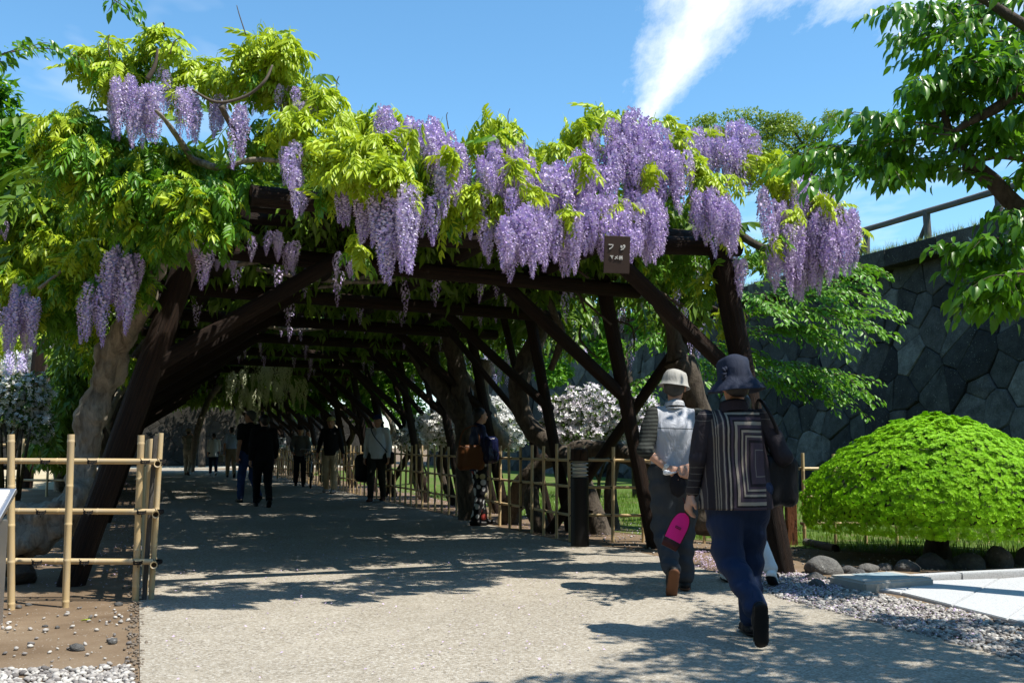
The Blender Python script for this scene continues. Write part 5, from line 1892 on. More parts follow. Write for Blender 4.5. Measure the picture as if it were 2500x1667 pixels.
# left front fence: one run across, corner, one run away along the path
lf = thing('bamboo_fence', 'sunlit bamboo fence with a corner at the left front of the path', 'fence')
c0 = G(352, 1472)
z3 = (0.28, 0.63, 0.985)
fa = c0 + Vector((-2.6, -0.12, 0))
cor = c0 + Vector((-0.05, 0.02, 0))
for (u, v, ut, vt) in [(330, 1468, 345, 1062), (160, 1482, 174, 1060), (28, 1488, 27, 1058), (-130, 1490, -125, 1060)]:
    b_ = G(u, v)
    t_ = W(ut, vt, b_.y)
    cane('post', b_ - UP * 0.03, t_, 0.024, lf)
cane('post', G(370, 1446) - UP * 0.02, W(386, 1058, G(370, 1446).y), 0.0215, lf)
for h in z3:
    y = cor.y + 0.035
    cane('rail', Vector((cor.x - 2.7, y + 0.02, h + 0.012)), Vector((cor.x + 0.1, y, h)), 0.021, lf)
    for u, v in [(335, 1468), (166, 1482), (28, 1488)]:
        q = G(u, v)
        tie(Vector((q.x + h * 0.035, y - 0.012, h)), 0.026, lf, 0)
    tie(Vector((cor.x + 0.12, y + 0.0, h)), 0.024, lf, 0)
cane('post', Vector((cor.x + 0.045, cor.y + 0.13, 0)), Vector((cor.x + 0.075, cor.y + 0.12, 1.19)), 0.02, lf)
log('stake', Vector((cor.x + 0.0, cor.y + 0.11, -0.02)), Vector((cor.x + 0.045, cor.y + 0.1, 1.17)), 0.017, lf, GREYLOGS)
run_a = Vector((cor.x + 0.1, cor.y + 0.0, 0))
for h in z3:
    cane('rail', run_a + UP * (h - 0.015) - D * 0.05, run_a + D * 3.0 + UP * h, 0.026, lf, 0)
for i in range(1, 9):
    p = run_a + D * (0.36 * i)
    cane('post', p - RT * 0.045, p - RT * 0.045 + UP * 1.15, 0.019, lf)
    for h in z3:
        tie(p - RT * 0.02 + UP * h, 0.024, lf, ANG + math.pi / 2)
far_l = thing('bamboo_fence', 'bamboo fence along the left edge of the shaded path', 'fence')
fence_run(far_l, run_a + D * 3.1, run_a + D * 22, z3, 1.12, 0.42, 0.018, 0.018, False, side=1)
# bamboo seen under the left arbour
yf = thing('bamboo_fence', 'low bamboo fence around the sandy yard behind the left fence', 'fence')
fence_run(yf, G(-400, 1212), G(180, 1212), (0.35, 0.75, 1.12), 1.25, 0.55, 0.028, 0.026, False)
fence_run(yf, G(180, 1212), G(205, 1185), (0.35, 0.75, 1.12), 1.25, 0.5, 0.028, 0.026, False, first=False)

# right fence: along the path, corner by the lamp, then across to the gate and on behind the bush
rf = thing('bamboo_fence', 'long bamboo fence receding along the right edge of the shaded path', 'fence')
rc = PR + RT * 0.12
z3r = (0.3, 0.62, 0.93)
fence_run(rf, rc, rc + D * 14, z3r, 1.1, 0.4, 0.019, 0.017, True, side=1)
fence_run(rf, rc + D * 14, rc + D * 30, z3r, 1.1, 0.45, 0.019, 0.017, False, side=1, first=False)
rx = thing('bamboo_fence', 'sunlit bamboo fence crossing from the lamp bollard to the wooden gate', 'fence')
gate_p = G(1933, 1330)
fence_run(rx, rc + Vector((0.12, 0.02, 0)), G(1795, 1326), z3r, 1.1, 0.37, 0.019, 0.017, True)
rb = thing('bamboo_fence', 'bamboo fence running behind the dome-shaped bush', 'fence')
fence_run(rb, G(1962, 1328), G(1962, 1328) + Vector((4.6, 0.35, 0)), (0.22, 0.53, 0.83), 1.0, 0.36, 0.019, 0.018, True)

# wooden gate beside the bush
gt = thing('wooden_gate', 'reddish-brown wooden gate with a square post beside the clipped bush', 'gate')
red = m_wood('red_brown_board', (0.1, 0.035, 0.015), (0.2, 0.08, 0.035), (0.27, 0.12, 0.055))
gp = gate_p
mb = MB()
mb.rbox((0, 0, 0.46), (0.11, 0.11, 0.98), 0.008)
mb.build('post', red, gt, loc=gp)
mb = MB()
mb.rbox((0, 0, 0.40), (0.075, 0.075, 0.84), 0.006)
mb.build('stile', red, gt, loc=gp + Vector((-0.12, 0.03, 0)))
for h in (0.27, 0.72):
    mb = MB()
    mb.rbox((0, 0, 0), (0.62, 0.045, 0.075), 0.006)
    mb.build('rail', red, gt, loc=gp + Vector((-0.45, 0.06, h)))
for i in range(4):
    mb = MB()
    mb.rbox((0, 0, 0), (0.05, 0.025, 0.68), 0.005)
    mb.build('slat', red, gt, loc=gp + Vector((-0.24 - 0.145 * i, 0.095, 0.52)))

# wooden stakes
for (u, v, ut, vt, lb) in [(1430, 1308, 1442, 1245, 'short slanting wooden stake beside the lamp bollard'), (1888, 1372, 1868, 1312, 'short brown stake beside the white shoe')]:
    a = G(u, v)
    b = W(ut, vt, a.y)
    tag(log('wooden_stake', a - UP * 0.04, b, 0.032, None), lb, 'stake')

# lamp bollard
lpb = thing('lamp_bollard', 'black cylindrical lamp bollard with louvred glass head at the fence corner', 'lamp', G(1416, 1334))
mb = MB()
mb.lathe([(0.1, 0), (0.1, 0.74), (0.097, 0.75)], 28)
mb.build('body', M['black'], lpb, smooth=False)
mb = MB()
mb.lathe([(0.078, 0.745), (0.078, 0.93)], 28)
mb.build('glass', M['glass'], lpb, smooth=True)
for i in range(4):
    mb = MB()
    z = 0.775 + i * 0.042
    mb.lathe([(0.08, z + 0.006), (0.098, z - 0.004), (0.098, z + 0.002), (0.08, z + 0.012), (0.08, z + 0.006)], 28, cap=False)
    mb.build('louvre', M['steel'], lpb, smooth=True)
mb = MB()
mb.lathe([(0.1, 0.93), (0.1, 1.03), (0.09, 1.06), (0.02, 1.075)], 28)
mb.build('cap', M['wood'], lpb)

# ------------------------------------------------------------------ signs
# name plaque hanging from the beam


def strokes(mb, lines, w, org, ex, ez, nrm, sc, th=0.004):
    for (x0, y0, x1, y1) in lines:
        a = org + ex * (x0 * sc) + ez * (y0 * sc)
        b = org + ex * (x1 * sc) + ez * (y1 * sc)
        d = (b - a)
        L = d.length
        d.normalize()
        s = nrm.cross(d).normalized()
        c = (a + b) / 2 + nrm * (th / 2)
        mb.box(c, (L + w, w, th), Matrix((d, s, nrm)).transposed())


FU = [(0.05, 0.85, 0.9, 0.85), (0.9, 0.85, 0.8, 0.5), (0.8, 0.5, 0.55, 0.2), (0.55, 0.2, 0.2, 0.0)]
JI = [(0.1, 0.85, 0.35, 0.72), (0.05, 0.6, 0.3, 0.47), (0.15, 0.05, 0.55, 0.2), (0.55, 0.2, 0.9, 0.65), (0.62, 0.95, 0.72, 0.8), (0.8, 1.0, 0.9, 0.86)]
MA = [(0.05, 0.85, 0.95, 0.85), (0.95, 0.85, 0.5, 0.35), (0.4, 0.5, 0.7, 0.1)]
ME = [(0.8, 0.95, 0.55, 0.4), (0.55, 0.4, 0.1, 0.05), (0.25, 0.7, 0.85, 0.2)]
KA = [(0.1, 0.9, 0.4, 0.95), (0.0, 0.65, 0.5, 0.65), (0.25, 0.92, 0.25, 0.0), (0.25, 0.6, 0.0, 0.25), (0.25, 0.6, 0.5, 0.35), (0.62, 0.85, 0.72, 0.75), (0.6, 0.62, 0.7, 0.52), (0.5, 0.3, 1.0, 0.4), (0.85, 1.0, 0.85, 0.0)]
MATSU = [(0.1, 0.75, 0.9, 0.75), (0.5, 1.0, 0.5, 0.0), (0.5, 0.7, 0.1, 0.15), (0.5, 0.7, 0.9, 0.15), (0.3, 0.1, 0.7, 0.1)]
RI = [(0.25, 0.9, 0.25, 0.4), (0.75, 0.95, 0.75, 0.4), (0.75, 0.4, 0.45, 0.0)]
KO = [(0.35, 0.95, 0.1, 0.55), (0.65, 0.95, 0.9, 0.55), (0.45, 0.5, 0.2, 0.1), (0.2, 0.1, 0.8, 0.1), (0.65, 0.3, 0.85, 0.05)]
EN = [(0.05, 0.0, 0.05, 0.95), (0.05, 0.95, 0.95, 0.95), (0.95, 0.95, 0.95, 0.0), (0.05, 0.0, 0.95, 0.0), (0.25, 0.75, 0.75, 0.75), (0.5, 0.88, 0.5, 0.45), (0.3, 0.45, 0.7, 0.45), (0.5, 0.4, 0.2, 0.15), (0.5, 0.35, 0.8, 0.15)]

pq = thing('name_plaque', 'small dark plaque with white lettering hanging under the violet flowers', 'sign')
pc = W(1506, 622, 7.0)
px_ = 7.0 / F
ex = Vector((0.985, 0.17, 0)).normalized()
ez = Vector((-0.05, -0.16, 0.98)).normalized()
nr = ex.cross(ez).normalized()
ez = nr.cross(ex).normalized() * -1 if nr.cross(ex).z < 0 else nr.cross(ex).normalized()
if nr.y > 0:
    nr = -nr
rotm = Matrix((ex, -nr, ez)).transposed()
mb = MB()
mb.rbox(pc, (66 * px_, 0.012, 92 * px_), 0.003, rotm)
mb.build('board', M['browncard'], pq)
mb = MB()
org = pc + nr * 0.0065
strokes(mb, FU, 0.0065, org + ex * (-22 * px_) + ez * (14 * px_), ex, ez, nr, 12 * px_)
strokes(mb, JI, 0.0065, org + ex * (8 * px_) + ez * (12 * px_), ex, ez, nr, 12 * px_)
strokes(mb, MA, 0.005, org + ex * (-18 * px_) + ez * (-10 * px_), ex, ez, nr, 8 * px_)
strokes(mb, ME, 0.005, org + ex * (-6 * px_) + ez * (-11 * px_), ex, ez, nr, 8 * px_)
strokes(mb, KA, 0.004, org + ex * (5 * px_) + ez * (-12 * px_), ex, ez, nr, 9 * px_)
mb.build('lettering', M['chalk'], pq)
mb = MB()
for sx in (-20, 20):
    mb.tube([pc + ex * (sx * px_) + ez * (44 * px_), pc + ex * (sx * px_) + ez * (110 * px_) - nr * 0.5], 0.003, 6)
mb.build('wire', M['steel'], pq)

# direction sign at the far end
sg = thing('direction_sign', 'white sign board with dark writing and a green arrow at the tunnel end', 'sign')
sY = 33.0
sc_ = W(681, 1081, sY)
spx = sY / F
mb = MB()
mb.rbox(sc_, (33 * spx, 0.03, 25 * spx), 0.01)
mb.build('board', M['white'], sg)
mb = MB()
fr = Vector((0, -1, 0))
X1, Z1 = Vector((1, 0, 0)), UP
o0 = sc_ + fr * 0.017
for i, g_ in enumerate((KO, EN)):
    strokes(mb, g_, 0.012, o0 + X1 * ((-5 + i * 9) * spx) + Z1 * (4.5 * spx), X1, Z1, fr, 6.0 * spx)
for i, g_ in enumerate((FU, JI, MATSU, RI)):
    strokes(mb, g_, 0.014, o0 + X1 * ((-14 + i * 7.2) * spx) + Z1 * (-3.0 * spx), X1, Z1, fr, 6.0 * spx)
mb.build('lettering', M['ink'], sg)
mb = MB()
mb.box(o0 + X1 * (3 * spx) + Z1 * (-7.6 * spx), (19 * spx, 0.006, 2.2 * spx))
a0 = o0 + Z1 * (-7.6 * spx) + fr * 0.004
mb.add([a0 + X1 * (-13 * spx), a0 + X1 * (-6 * spx) + Z1 * (3 * spx), a0 + X1 * (-6 * spx) - Z1 * (3 * spx)], [(0, 2, 1)])
mb.build('arrow', M['teal'], sg)
mb = MB()
mb.tube([Vector((sc_.x - 0.03, sc_.y + 0.04, 0)), Vector((sc_.x, sc_.y + 0.04, sc_.z))], 0.03, 8)
mb.build('post', M['bamboo'], sg, smooth=True)

# steel information stand at the left edge
sd_ = thing('information_stand', 'brushed steel information stand cut by the left edge of the frame', 'stand')
sp0 = G(-100, 1530)
rz = Matrix.Rotation(0.12, 3, 'Z')
mb = MB()
mb.rbox(sp0 + Vector((0, 0, 0.31)), (0.44, 0.2, 0.66), 0.012, rz)
mb.build('pedestal', M['steel'], sd_)
mb = MB()
rx_ = rz @ Matrix.Rotation(0.6, 3, 'X')
mb.rbox(sp0 + Vector((0, -0.03, 0.70)), (0.5, 0.42, 0.03), 0.006, rx_)
mb.build('panel_frame', M['steel'], sd_)
mb = MB()
mb.rbox(sp0 + Vector((0, -0.04, 0.718)), (0.44, 0.36, 0.01), 0.003, rx_)
mb.build('panel', M['white'], sd_)

# ------------------------------------------------------------------ stones, slabs, gravel, petals
rock_lab = [(2012, 1392, 90, 46, 'large flat grey boulder just right of the white shoe'), (2095, 1402, 50, 22, 'low pale rock left of the concrete plinth'), (1990, 1412, 46, 24, 'sloping rock in front of the large flat boulder'),
            (2075, 1392, 40, 20, 'small rock behind the plinth corner'), (2120, 1388, 50, 22, 'brown rock behind the middle of the plinth'), (2215, 1386, 60, 30, 'rounded rock at the back edge of the plinth'),
            (2272, 1380, 70, 42, 'dark boulder in front of the bush trunk'), (2310, 1380, 34, 24, 'small rock tucked beside the dark boulder'), (2365, 1380, 80, 40, 'long dark boulder right of the bush trunk'),
            (2440, 1378, 66, 56, 'tall rounded boulder at the right end of the rock row'), (1995, 1428, 40, 24, 'half-buried rock at the edge of the gravel'), (2510, 1372, 60, 50, 'boulder cut by the right edge of the frame'), (2160, 1384, 40, 18, 'flat rock behind the plinth plaque')]
for i, (u, v, w, h, lb) in enumerate(rock_lab):
    b = G(u, v + 6)
    k = b.y / F
    bm = bmesh.new()
    bmesh.ops.create_icosphere(bm, subdivisions=3, radius=1)
    for p in bm.verts:
        q = p.co.copy()
        f = 1 + 0.22 * mnoise.noise(q * 1.1 + Vector((i * 7, 0, 0))) + 0.07 * mnoise.noise(q * 3 + Vector((i, 4, 0)))
        p.co = Vector((q.x * w * 0.5 * k, q.y * w * 0.42 * k, q.z * h * 0.68 * k)) * f
    me = bpy.data.meshes.new('boulder')
    bm.to_mesh(me)
    bm.free()
    me.polygons.foreach_set('use_smooth', [True] * len(me.polygons))
    o = link('boulder', me, None, M['rock'], b + UP * (h * 0.2 * k))
    o.rotation_euler = (0, 0, random.uniform(-0.4, 0.4))
    tag(o, lb, 'boulder', 'boulders bordering the gravel')

# plinth with a plaque, granite kerb and paving
pl = thing('plinth', 'low concrete plinth with a blue-grey inset plate in front of the bush', 'plinth')
q = [G(2030, 1402, 0.07), G(2130, 1392, 0.07), G(2225, 1396, 0.07), G(2278, 1412, 0.07), G(2108, 1421, 0.07)]
q = [G(2022, 1402, 0.08), G(2180, 1393, 0.08), G(2282, 1409, 0.08), G(2110, 1420, 0.08)]
mb = MB()
cq = sum(q, Vector()) / 4
mb.prism([(p.x, p.y) for p in reversed(q)], -0.02, 0.08)
bm = bmesh.new()
bv = [bm.verts.new(p) for p in mb.v]
for f_ in mb.f:
    bm.faces.new([bv[i] for i in f_])
bmesh.ops.recalc_face_normals(bm, faces=bm.faces[:])
bmesh.ops.bevel(bm, geom=bm.edges[:], offset=0.018, segments=3, affect='EDGES')
me = bpy.data.meshes.new('slab')
bm.to_mesh(me)
bm.free()
link('slab', me, pl, M['concrete'])
mb = MB()
mb.prism([((p.x - cq.x) * 0.55 + cq.x + 0.02, (p.y - cq.y) * 0.6 + cq.y + 0.05) for p in reversed(q)], 0.075, 0.083)
mb.build('plate', m_plain('blue_grey_plate', (0.3, 0.38, 0.42), 0.4, var=0.35, nscale=45, bump=0.3), pl)

pv = thing('paving', 'pale granite paving with a raised kerb at the right edge', 'paving')


def slabpoly(name, pts, z0, z1, mat, parent):
    mb = MB()
    mb.prism([(p.x, p.y) for p in pts], z0, z1)
    bm = bmesh.new()
    bv = [bm.verts.new(p) for p in mb.v]
    for f_ in mb.f:
        bm.faces.new([bv[i] for i in f_])
    bmesh.ops.recalc_face_normals(bm, faces=bm.faces[:])
    bmesh.ops.bevel(bm, geom=bm.edges[:], offset=0.006, segments=2, affect='EDGES')
    me = bpy.data.meshes.new(name)
    bm.to_mesh(me)
    bm.free()
    return link(name, me, parent, mat)


ka, kb, kc = G(2062, 1430), G(2330, 1414), G(2900, 1385)
off = Vector((0.02, -0.1, 0))
for (a, b) in ((ka, kb), (kb, kc)):
    d_ = (b - a).normalized()
    slabpoly('kerb_stone', [a + d_ * 0.004, b - d_ * 0.004, b - d_ * 0.004 + off, a + d_ * 0.004 + off], -0.02, 0.065, M['granite'], pv)
A_, B_ = ka + off + Vector((0.04, -0.004, 0)), kc + off
mid1, mid2 = G(2325, 1484), G(2600, 1555)
cols_ = 4
e0 = [A_, G(2200, 1453), mid1, G(2460, 1518), mid2]
e1 = [A_ + Vector((0.02, 0.0, 0)), (ka + off).lerp(kb + off, 0.6) - Vector((0, 0.004, 0)), kb + off - Vector((-0.3, 0.004, 0)), kb.lerp(kc, 0.45) + off - Vector((0, 0.004, 0)), kb.lerp(kc, 0.9) + off - Vector((0, 0.004, 0))]
for i in range(4):
    g = Vector((0.003, 0, 0))
    slabpoly('paving_slab', [e0[i] + g, e0[i + 1] - g, e1[i + 1] - g, e1[i] + g], -0.03, 0.022 + 0.002 * (i % 2), M['granite'], pv)
# drain frame
dr = thing('drain_box', 'dark open drain recess beside the concrete plinth', 'drain')
mb = MB()
c_ = G(2325, 1412)
for (dx, dy, sx, sy) in ((0, 0.09, 0.34, 0.02), (0, -0.07, 0.34, 0.02), (-0.17, 0.01, 0.02, 0.14), (0.17, 0.01, 0.02, 0.14)):
    mb.rbox(c_ + Vector((dx, dy, 0.02)), (sx, sy, 0.06), 0.004)
mb.build('frame', m_plain('rusted_iron', (0.06, 0.04, 0.03), 0.8, var=0.3), dr)
mb = MB()
mb.box(c_ + Vector((0, 0.01, 0.006)), (0.32, 0.14, 0.006))  # flat black plate painted for the shade inside the open recess
mb.build('recess_shade', M['black'], dr)

ico = bmesh.new()
bmesh.ops.create_icosphere(ico, subdivisions=1, radius=1)
ico_v = np.array([p.co[:] for p in ico.verts])
ico_f = np.array([[p.index for p in q.verts] for q in ico.faces])
ico.free()
stone_v = [ico_v * np.array([1, 0.72, 0.55]) * (1 + 0.25 * np.array([[mnoise.noise(Vector(p) * 1.5 + Vector((k * 5, 0, 0)))] for p in ico_v])) for k in range(3)]


def pebbles(name, label, pts, smin_, smax, mat, zoff=0.2):
    pts = np.array(pts)
    n = len(pts)
    s = rng.uniform(smin_, smax, n) * rng.choice([0.7, 1.0, 1.0, 1.3], n)
    pts[:, 2] += s * zoff
    a = rng.uniform(0, 6.28, n)
    fw = np.stack([np.cos(a), np.sin(a), rng.normal(0, 0.2, n)], 1)
    up = unit(np.array([0, 0, 1.0]) + rng.normal(size=(n, 3)) * 0.35)
    parts = [scatter(stone_v[k], ico_f, pts[k::3], fw[k::3], up[k::3], s[k::3]) for k in range(3)]
    V, Fc = join_arrays(parts)
    return tag(link(name, arr_mesh(name, V, Fc, mat)), label, 'gravel', kind='stuff')


def m_pebble():
    t = NT('loose_pebble')
    g = t.node('ShaderNodeNewGeometry')
    col = t.ramp(g.outputs['Random Per Island'], [(0.0, (0.12, 0.11, 0.105)), (0.4, (0.27, 0.25, 0.235)), (0.8, (0.42, 0.4, 0.37)), (1.0, (0.56, 0.54, 0.5))])
    f = t.noise(t.pos(), 120, 4)
    return t.done(t.pbr(col, 0.85, t.bump(f, 0.3, 0.004), spec=0.2))


M['pebble'] = m_pebble()
gp_poly = [(p.x, p.y) for p in (G(1760, 1398), G(1840, 1385), G(1960, 1402), G(2060, 1420), G(2075, 1440), G(2330, 1490), G(2620, 1565), G(2900, 1640), G(2900, 1724), G(2500, 1622), G(2350, 1578), G(2120, 1518), G(1900, 1460))]


def samp(poly, n, dens=None):
    xs, ys = [p[0] for p in poly], [p[1] for p in poly]
    out = []
    while len(out) < n:
        x, y = random.uniform(min(xs), max(xs)), random.uniform(min(ys), max(ys))
        if in_poly(x, y, poly) and (dens is None or random.random() < dens(x, y)):
            out.append((x, y, 0.006))
    return out


pebbles('gravel', 'loose grey gravel strip between the path and the granite paving', samp(gp_poly, 6800), 0.011, 0.020, M['pebble'])
lg = [(p.x, p.y) for p in (G(-420, 1650), G(-100, 1632), G(150, 1636), G(322, 1626), G(330, 1720), G(-420, 1760))]
pebbles('gravel', 'pale crushed stone at the lower left corner beside the path', samp(lg, 2400), 0.010, 0.021, M['pebble'])
ledge = []
for i in range(700):
    s = random.uniform(-3.2, 6)
    p = PL + D * s + RT * random.gauss(-0.02, 0.025)
    ledge.append((p.x, p.y, 0.004))
pebbles('gravel', 'dark crumbs of stone along the left edge of the path', ledge, 0.006, 0.013, m_plain('dark_crumb', (0.16, 0.13, 0.1), 0.9, var=0.5, nscale=60))
dl = [(p.x, p.y) for p in (G(-300, 1500), G(320, 1480), G(325, 1625), G(-300, 1640))]
pebbles('gravel', 'scattered pebbles on the bare earth at the lower left', samp(dl, 170), 0.006, 0.02, M['pebble'])
for (u, v, s, lb) in [(188, 1587, 0.05, 'flat grey stone lying on the bare earth at lower left'), (275, 1570, 0.04, 'pale angular stone on bare earth near the path edge'), (290, 1478, 0.035, 'whitish stone at the foot of the left bamboo posts'), (46, 1484, 0.035, 'small white stone beside the leftmost bamboo post'), (70, 1478, 0.028, 'second small stone right of the leftmost bamboo post'),
                  (110, 1530, 0.02, 'tiny dark stone in the middle of the bare earth'), (140, 1533, 0.022, 'dark pebble beside the tiny stone on bare earth')]:
    b = G(u, v)
    o = link('stone', arr_mesh('stone', stone_v[int(u) % 3] * s, ico_f, M['rock']), None, None, b + UP * s * 0.25)
    o.rotation_euler = (0.1, 0.1, u)
    tag(o, lb, 'stone')
rd = [(p.x, p.y) for p in (G(1450, 1300), G(1950, 1340), G(2500, 1380), G(2500, 1400), G(2000, 1400), G(1650, 1362), G(1480, 1335))]
pebbles('gravel', 'scattered pebbles on the earth strip below the right fence', samp(rd, 420), 0.006, 0.016, M['pebble'])

# fallen petals
pt = []
pet_regions = [([PR + D * -0.2 + RT * 0.15, PR + D * 16 + RT * 0.15, PR + D * 16 + RT * 1.6, PR + RT * 2.0], 3200),
               ([G(1700, 1345), G(1950, 1400), G(2070, 1440), G(1930, 1465), G(1760, 1405), G(1600, 1362)], 2600),
               ([G(60, 1440), G(330, 1440), G(380, 1180), G(250, 1180)], 2200),
               ([G(400, 1667), G(1500, 1667), G(1400, 1330), G(380, 1300)], 700),
               ([G(1900, 1440), G(2400, 1500), G(2400, 1580), G(1900, 1470)], 500)]
for poly, n in pet_regions:
    pl2 = [(p.x, p.y) for p in poly]
    pt += samp(pl2, n)
pt = np.array(pt)
pt[:, 2] = rng.uniform(0.012, 0.03, len(pt))
a = rng.uniform(0, 6.28, len(pt))
V, Fc = scatter(*leaflet_lo(1, 0.7), pt, np.stack([np.cos(a), np.sin(a), rng.normal(0, 0.15, len(pt))], 1), unit(np.array([0, 0, 1.0]) + rng.normal(size=(len(pt), 3)) * 0.25), rng.uniform(0.012, 0.022, len(pt)))
tag(link('fallen_petals', arr_mesh('fallen_petals', V, Fc, M['petal'])), 'fallen lilac petals scattered along the path edges', 'petals', kind='stuff')
gl = link('fallen_leaf', arr_mesh('fallen_leaf', *CL[0], M['wleafo']), None, None, G(200, 1517) + UP * 0.01)
gl.scale = (0.5, 0.5, 0.2)
tag(gl, 'single green leaf fallen on the bare earth at lower left', 'leaf')
lgp = log('fallen_log', G(1968, 1330) + UP * 0.03, G(2040, 1346) + UP * 0.03, 0.045, None, GREYLOGS)
tag(lgp, 'short weathered log lying at the foot of the fence by the bush', 'log')
dn = thing('dandelion', 'small yellow dandelion standing right of the bush trunk', 'flower', G(2474, 1340))
mb = MB()
mb.tube([(0, 0, 0), (0.01, 0, 0.07), (0.0, 0, 0.13)], 0.003, 5)
mb.build('stalk', M['grass'], dn)
mb = MB()
mb.lathe([(0.004, 0.125), (0.022, 0.135), (0.02, 0.142), (0.004, 0.146)], 12)
mb.build('head', m_plain('yellow_petals', (0.75, 0.6, 0.02), 0.6), dn)
# ------------------------------------------------------------------ people: smooth bodies grown from joints


def surface_nets(f, lo, vox):
    s = f < 0
    c8 = [(i, j, k) for i in (0, 1) for j in (0, 1) for k in (0, 1)]
    nx, ny, nz = f.shape

    def sl(a, o):
        return a[o[0]:nx - 1 + o[0], o[1]:ny - 1 + o[1], o[2]:nz - 1 + o[2]]
    cnt = sum(sl(s, o).astype(np.int8) for o in c8)
    mask = (cnt > 0) & (cnt < 8)
    idx = -np.ones(mask.shape, np.int64)
    ijk = np.argwhere(mask)
    idx[mask] = np.arange(len(ijk))
    vals = {o: sl(f, o)[mask] for o in c8}
    acc = np.zeros((len(ijk), 3))
    num = np.zeros(len(ijk))
    for o in c8:
        for ax in range(3):
            if o[ax] == 0:
                o2 = list(o)
                o2[ax] = 1
                a, b = vals[o], vals[tuple(o2)]
                cr = (a < 0) != (b < 0)
                t = np.where(cr, a / np.where(cr, a - b, 1), 0)
                p = np.tile(np.array(o, float), (len(ijk), 1))
                p[:, ax] += t
                acc[cr] += p[cr]
                num[cr] += 1
    V = (ijk + acc / num[:, None]) * vox + lo
    Fs = []
    for ax in range(3):
        b, c = (ax + 1) % 3, (ax + 2) % 3
        s0 = np.take(s, range(0, s.shape[ax] - 1), ax)
        s1 = np.take(s, range(1, s.shape[ax]), ax)
        e = np.argwhere(s0 != s1)
        e = e[(e[:, b] > 0) & (e[:, c] > 0) & (e[:, b] < f.shape[b] - 1) & (e[:, c] < f.shape[c] - 1)]
        if not len(e):
            continue
        inside = s[tuple(e.T)]

        def cell(db, dc):
            q = e.copy()
            q[:, b] += db
            q[:, c] += dc
            return idx[tuple(q.T)]
        quad = np.stack([cell(-1, -1), cell(0, -1), cell(0, 0), cell(-1, 0)], 1)
        quad[~inside] = quad[~inside][:, ::-1]
        Fs.append(quad)
    return V, np.concatenate(Fs)


def sdf_mesh(name, prims, vox, mat, k=0.03, cuts=(), wr=0.0, wfreq=(22, 22, 9), relax=1, hard=()):
    pts = []
    for p in prims:
        if p[0] == 'c':
            r = max(p[3], p[4])
            for q in (p[1], p[2]):
                pts += [np.array(q) - r, np.array(q) + r]
        else:
            m = max(p[2])
            pts += [np.array(p[1]) - m, np.array(p[1]) + m]
    pts = np.array(pts)
    pad = k + 3 * vox + wr
    lo = pts.min(0) - pad
    hi = pts.max(0) + pad
    n = np.ceil((hi - lo) / vox).astype(int) + 1
    f = np.full(n, 0.2, np.float32)
    ax = [lo[i] + np.arange(n[i]) * vox for i in range(3)]
    for p in prims:
        if p[0] == 'c':
            r = max(p[3], p[4])
            a, b = np.array(p[1], float), np.array(p[2], float)
            blo, bhi = np.minimum(a, b) - r, np.maximum(a, b) + r
        else:
            m = max(p[2])
            a = np.array(p[1], float)
            blo, bhi = a - m, a + m
        i0 = np.maximum(0, np.floor((blo - pad - lo) / vox).astype(int))
        i1 = np.minimum(n, np.ceil((bhi + pad - lo) / vox).astype(int) + 1)
        X, Y, Z = np.meshgrid(ax[0][i0[0]:i1[0]], ax[1][i0[1]:i1[1]], ax[2][i0[2]:i1[2]], indexing='ij')
        P = np.stack([X, Y, Z], -1)
        if p[0] == 'c':
            ba = b - a
            L2 = max(1e-9, ba @ ba)
            t = np.clip(((P - a) @ ba) / L2, 0, 1)
            q = P - a - t[..., None] * ba
            rr = p[3] + (p[4] - p[3]) * t
            if len(p) > 5 and p[5] is not None:
                axis, fac = np.array(p[5][0], float), p[5][1]
                axis = axis / np.linalg.norm(axis)
                comp = q @ axis
                q = q + axis * (comp * (1 / fac - 1))[..., None]
                d = (np.linalg.norm(q, axis=-1) - rr) * min(1, 0.5 + fac / 2)
            else:
                d = np.linalg.norm(q, axis=-1) - rr
        else:
            q = P - a
            if len(p) > 3 and p[3] is not None:
                q = q @ np.array(p[3])          # columns of the rotation are the local axes
            r3 = np.array(p[2], float)
            kk = np.linalg.norm(q / r3, axis=-1)
            d = (kk - 1) * r3.min() * 0.5 + (kk - 1) * r3.max() * 0.5 * (kk < 1.6) * 0.6
        sub = f[i0[0]:i1[0], i0[1]:i1[1], i0[2]:i1[2]]
        h = np.clip(0.5 + 0.5 * (sub - d) / k, 0, 1)
        f[i0[0]:i1[0], i0[1]:i1[1], i0[2]:i1[2]] = sub * (1 - h) + d * h - k * h * (1 - h)
    if wr or cuts:
        X, Y, Z = np.meshgrid(*ax, indexing='ij')
        if wr:
            fx, fy, fz = wfreq
            f += (wr * (np.sin(X * fx + 2.1 * np.sin(Z * fz * 0.7 + 1.3)) * np.sin(Z * fz + 1.7 * np.sin(X * fx * 0.5) + Y * 7) + 0.6 * np.sin(Y * fy + Z * fz * 1.9 + X * 11))).astype(np.float32)
        for (c, nn) in cuts:
            nn = np.array(nn, float)
            nn /= np.linalg.norm(nn)
            f = np.maximum(f, ((X - c[0]) * nn[0] + (Y - c[1]) * nn[1] + (Z - c[2]) * nn[2]).astype(np.float32))
    V, Q = surface_nets(f, lo, vox)
    return arr_mesh(name, V, Q, mat, True)


def vv(*a):
    return np.array(a, float)


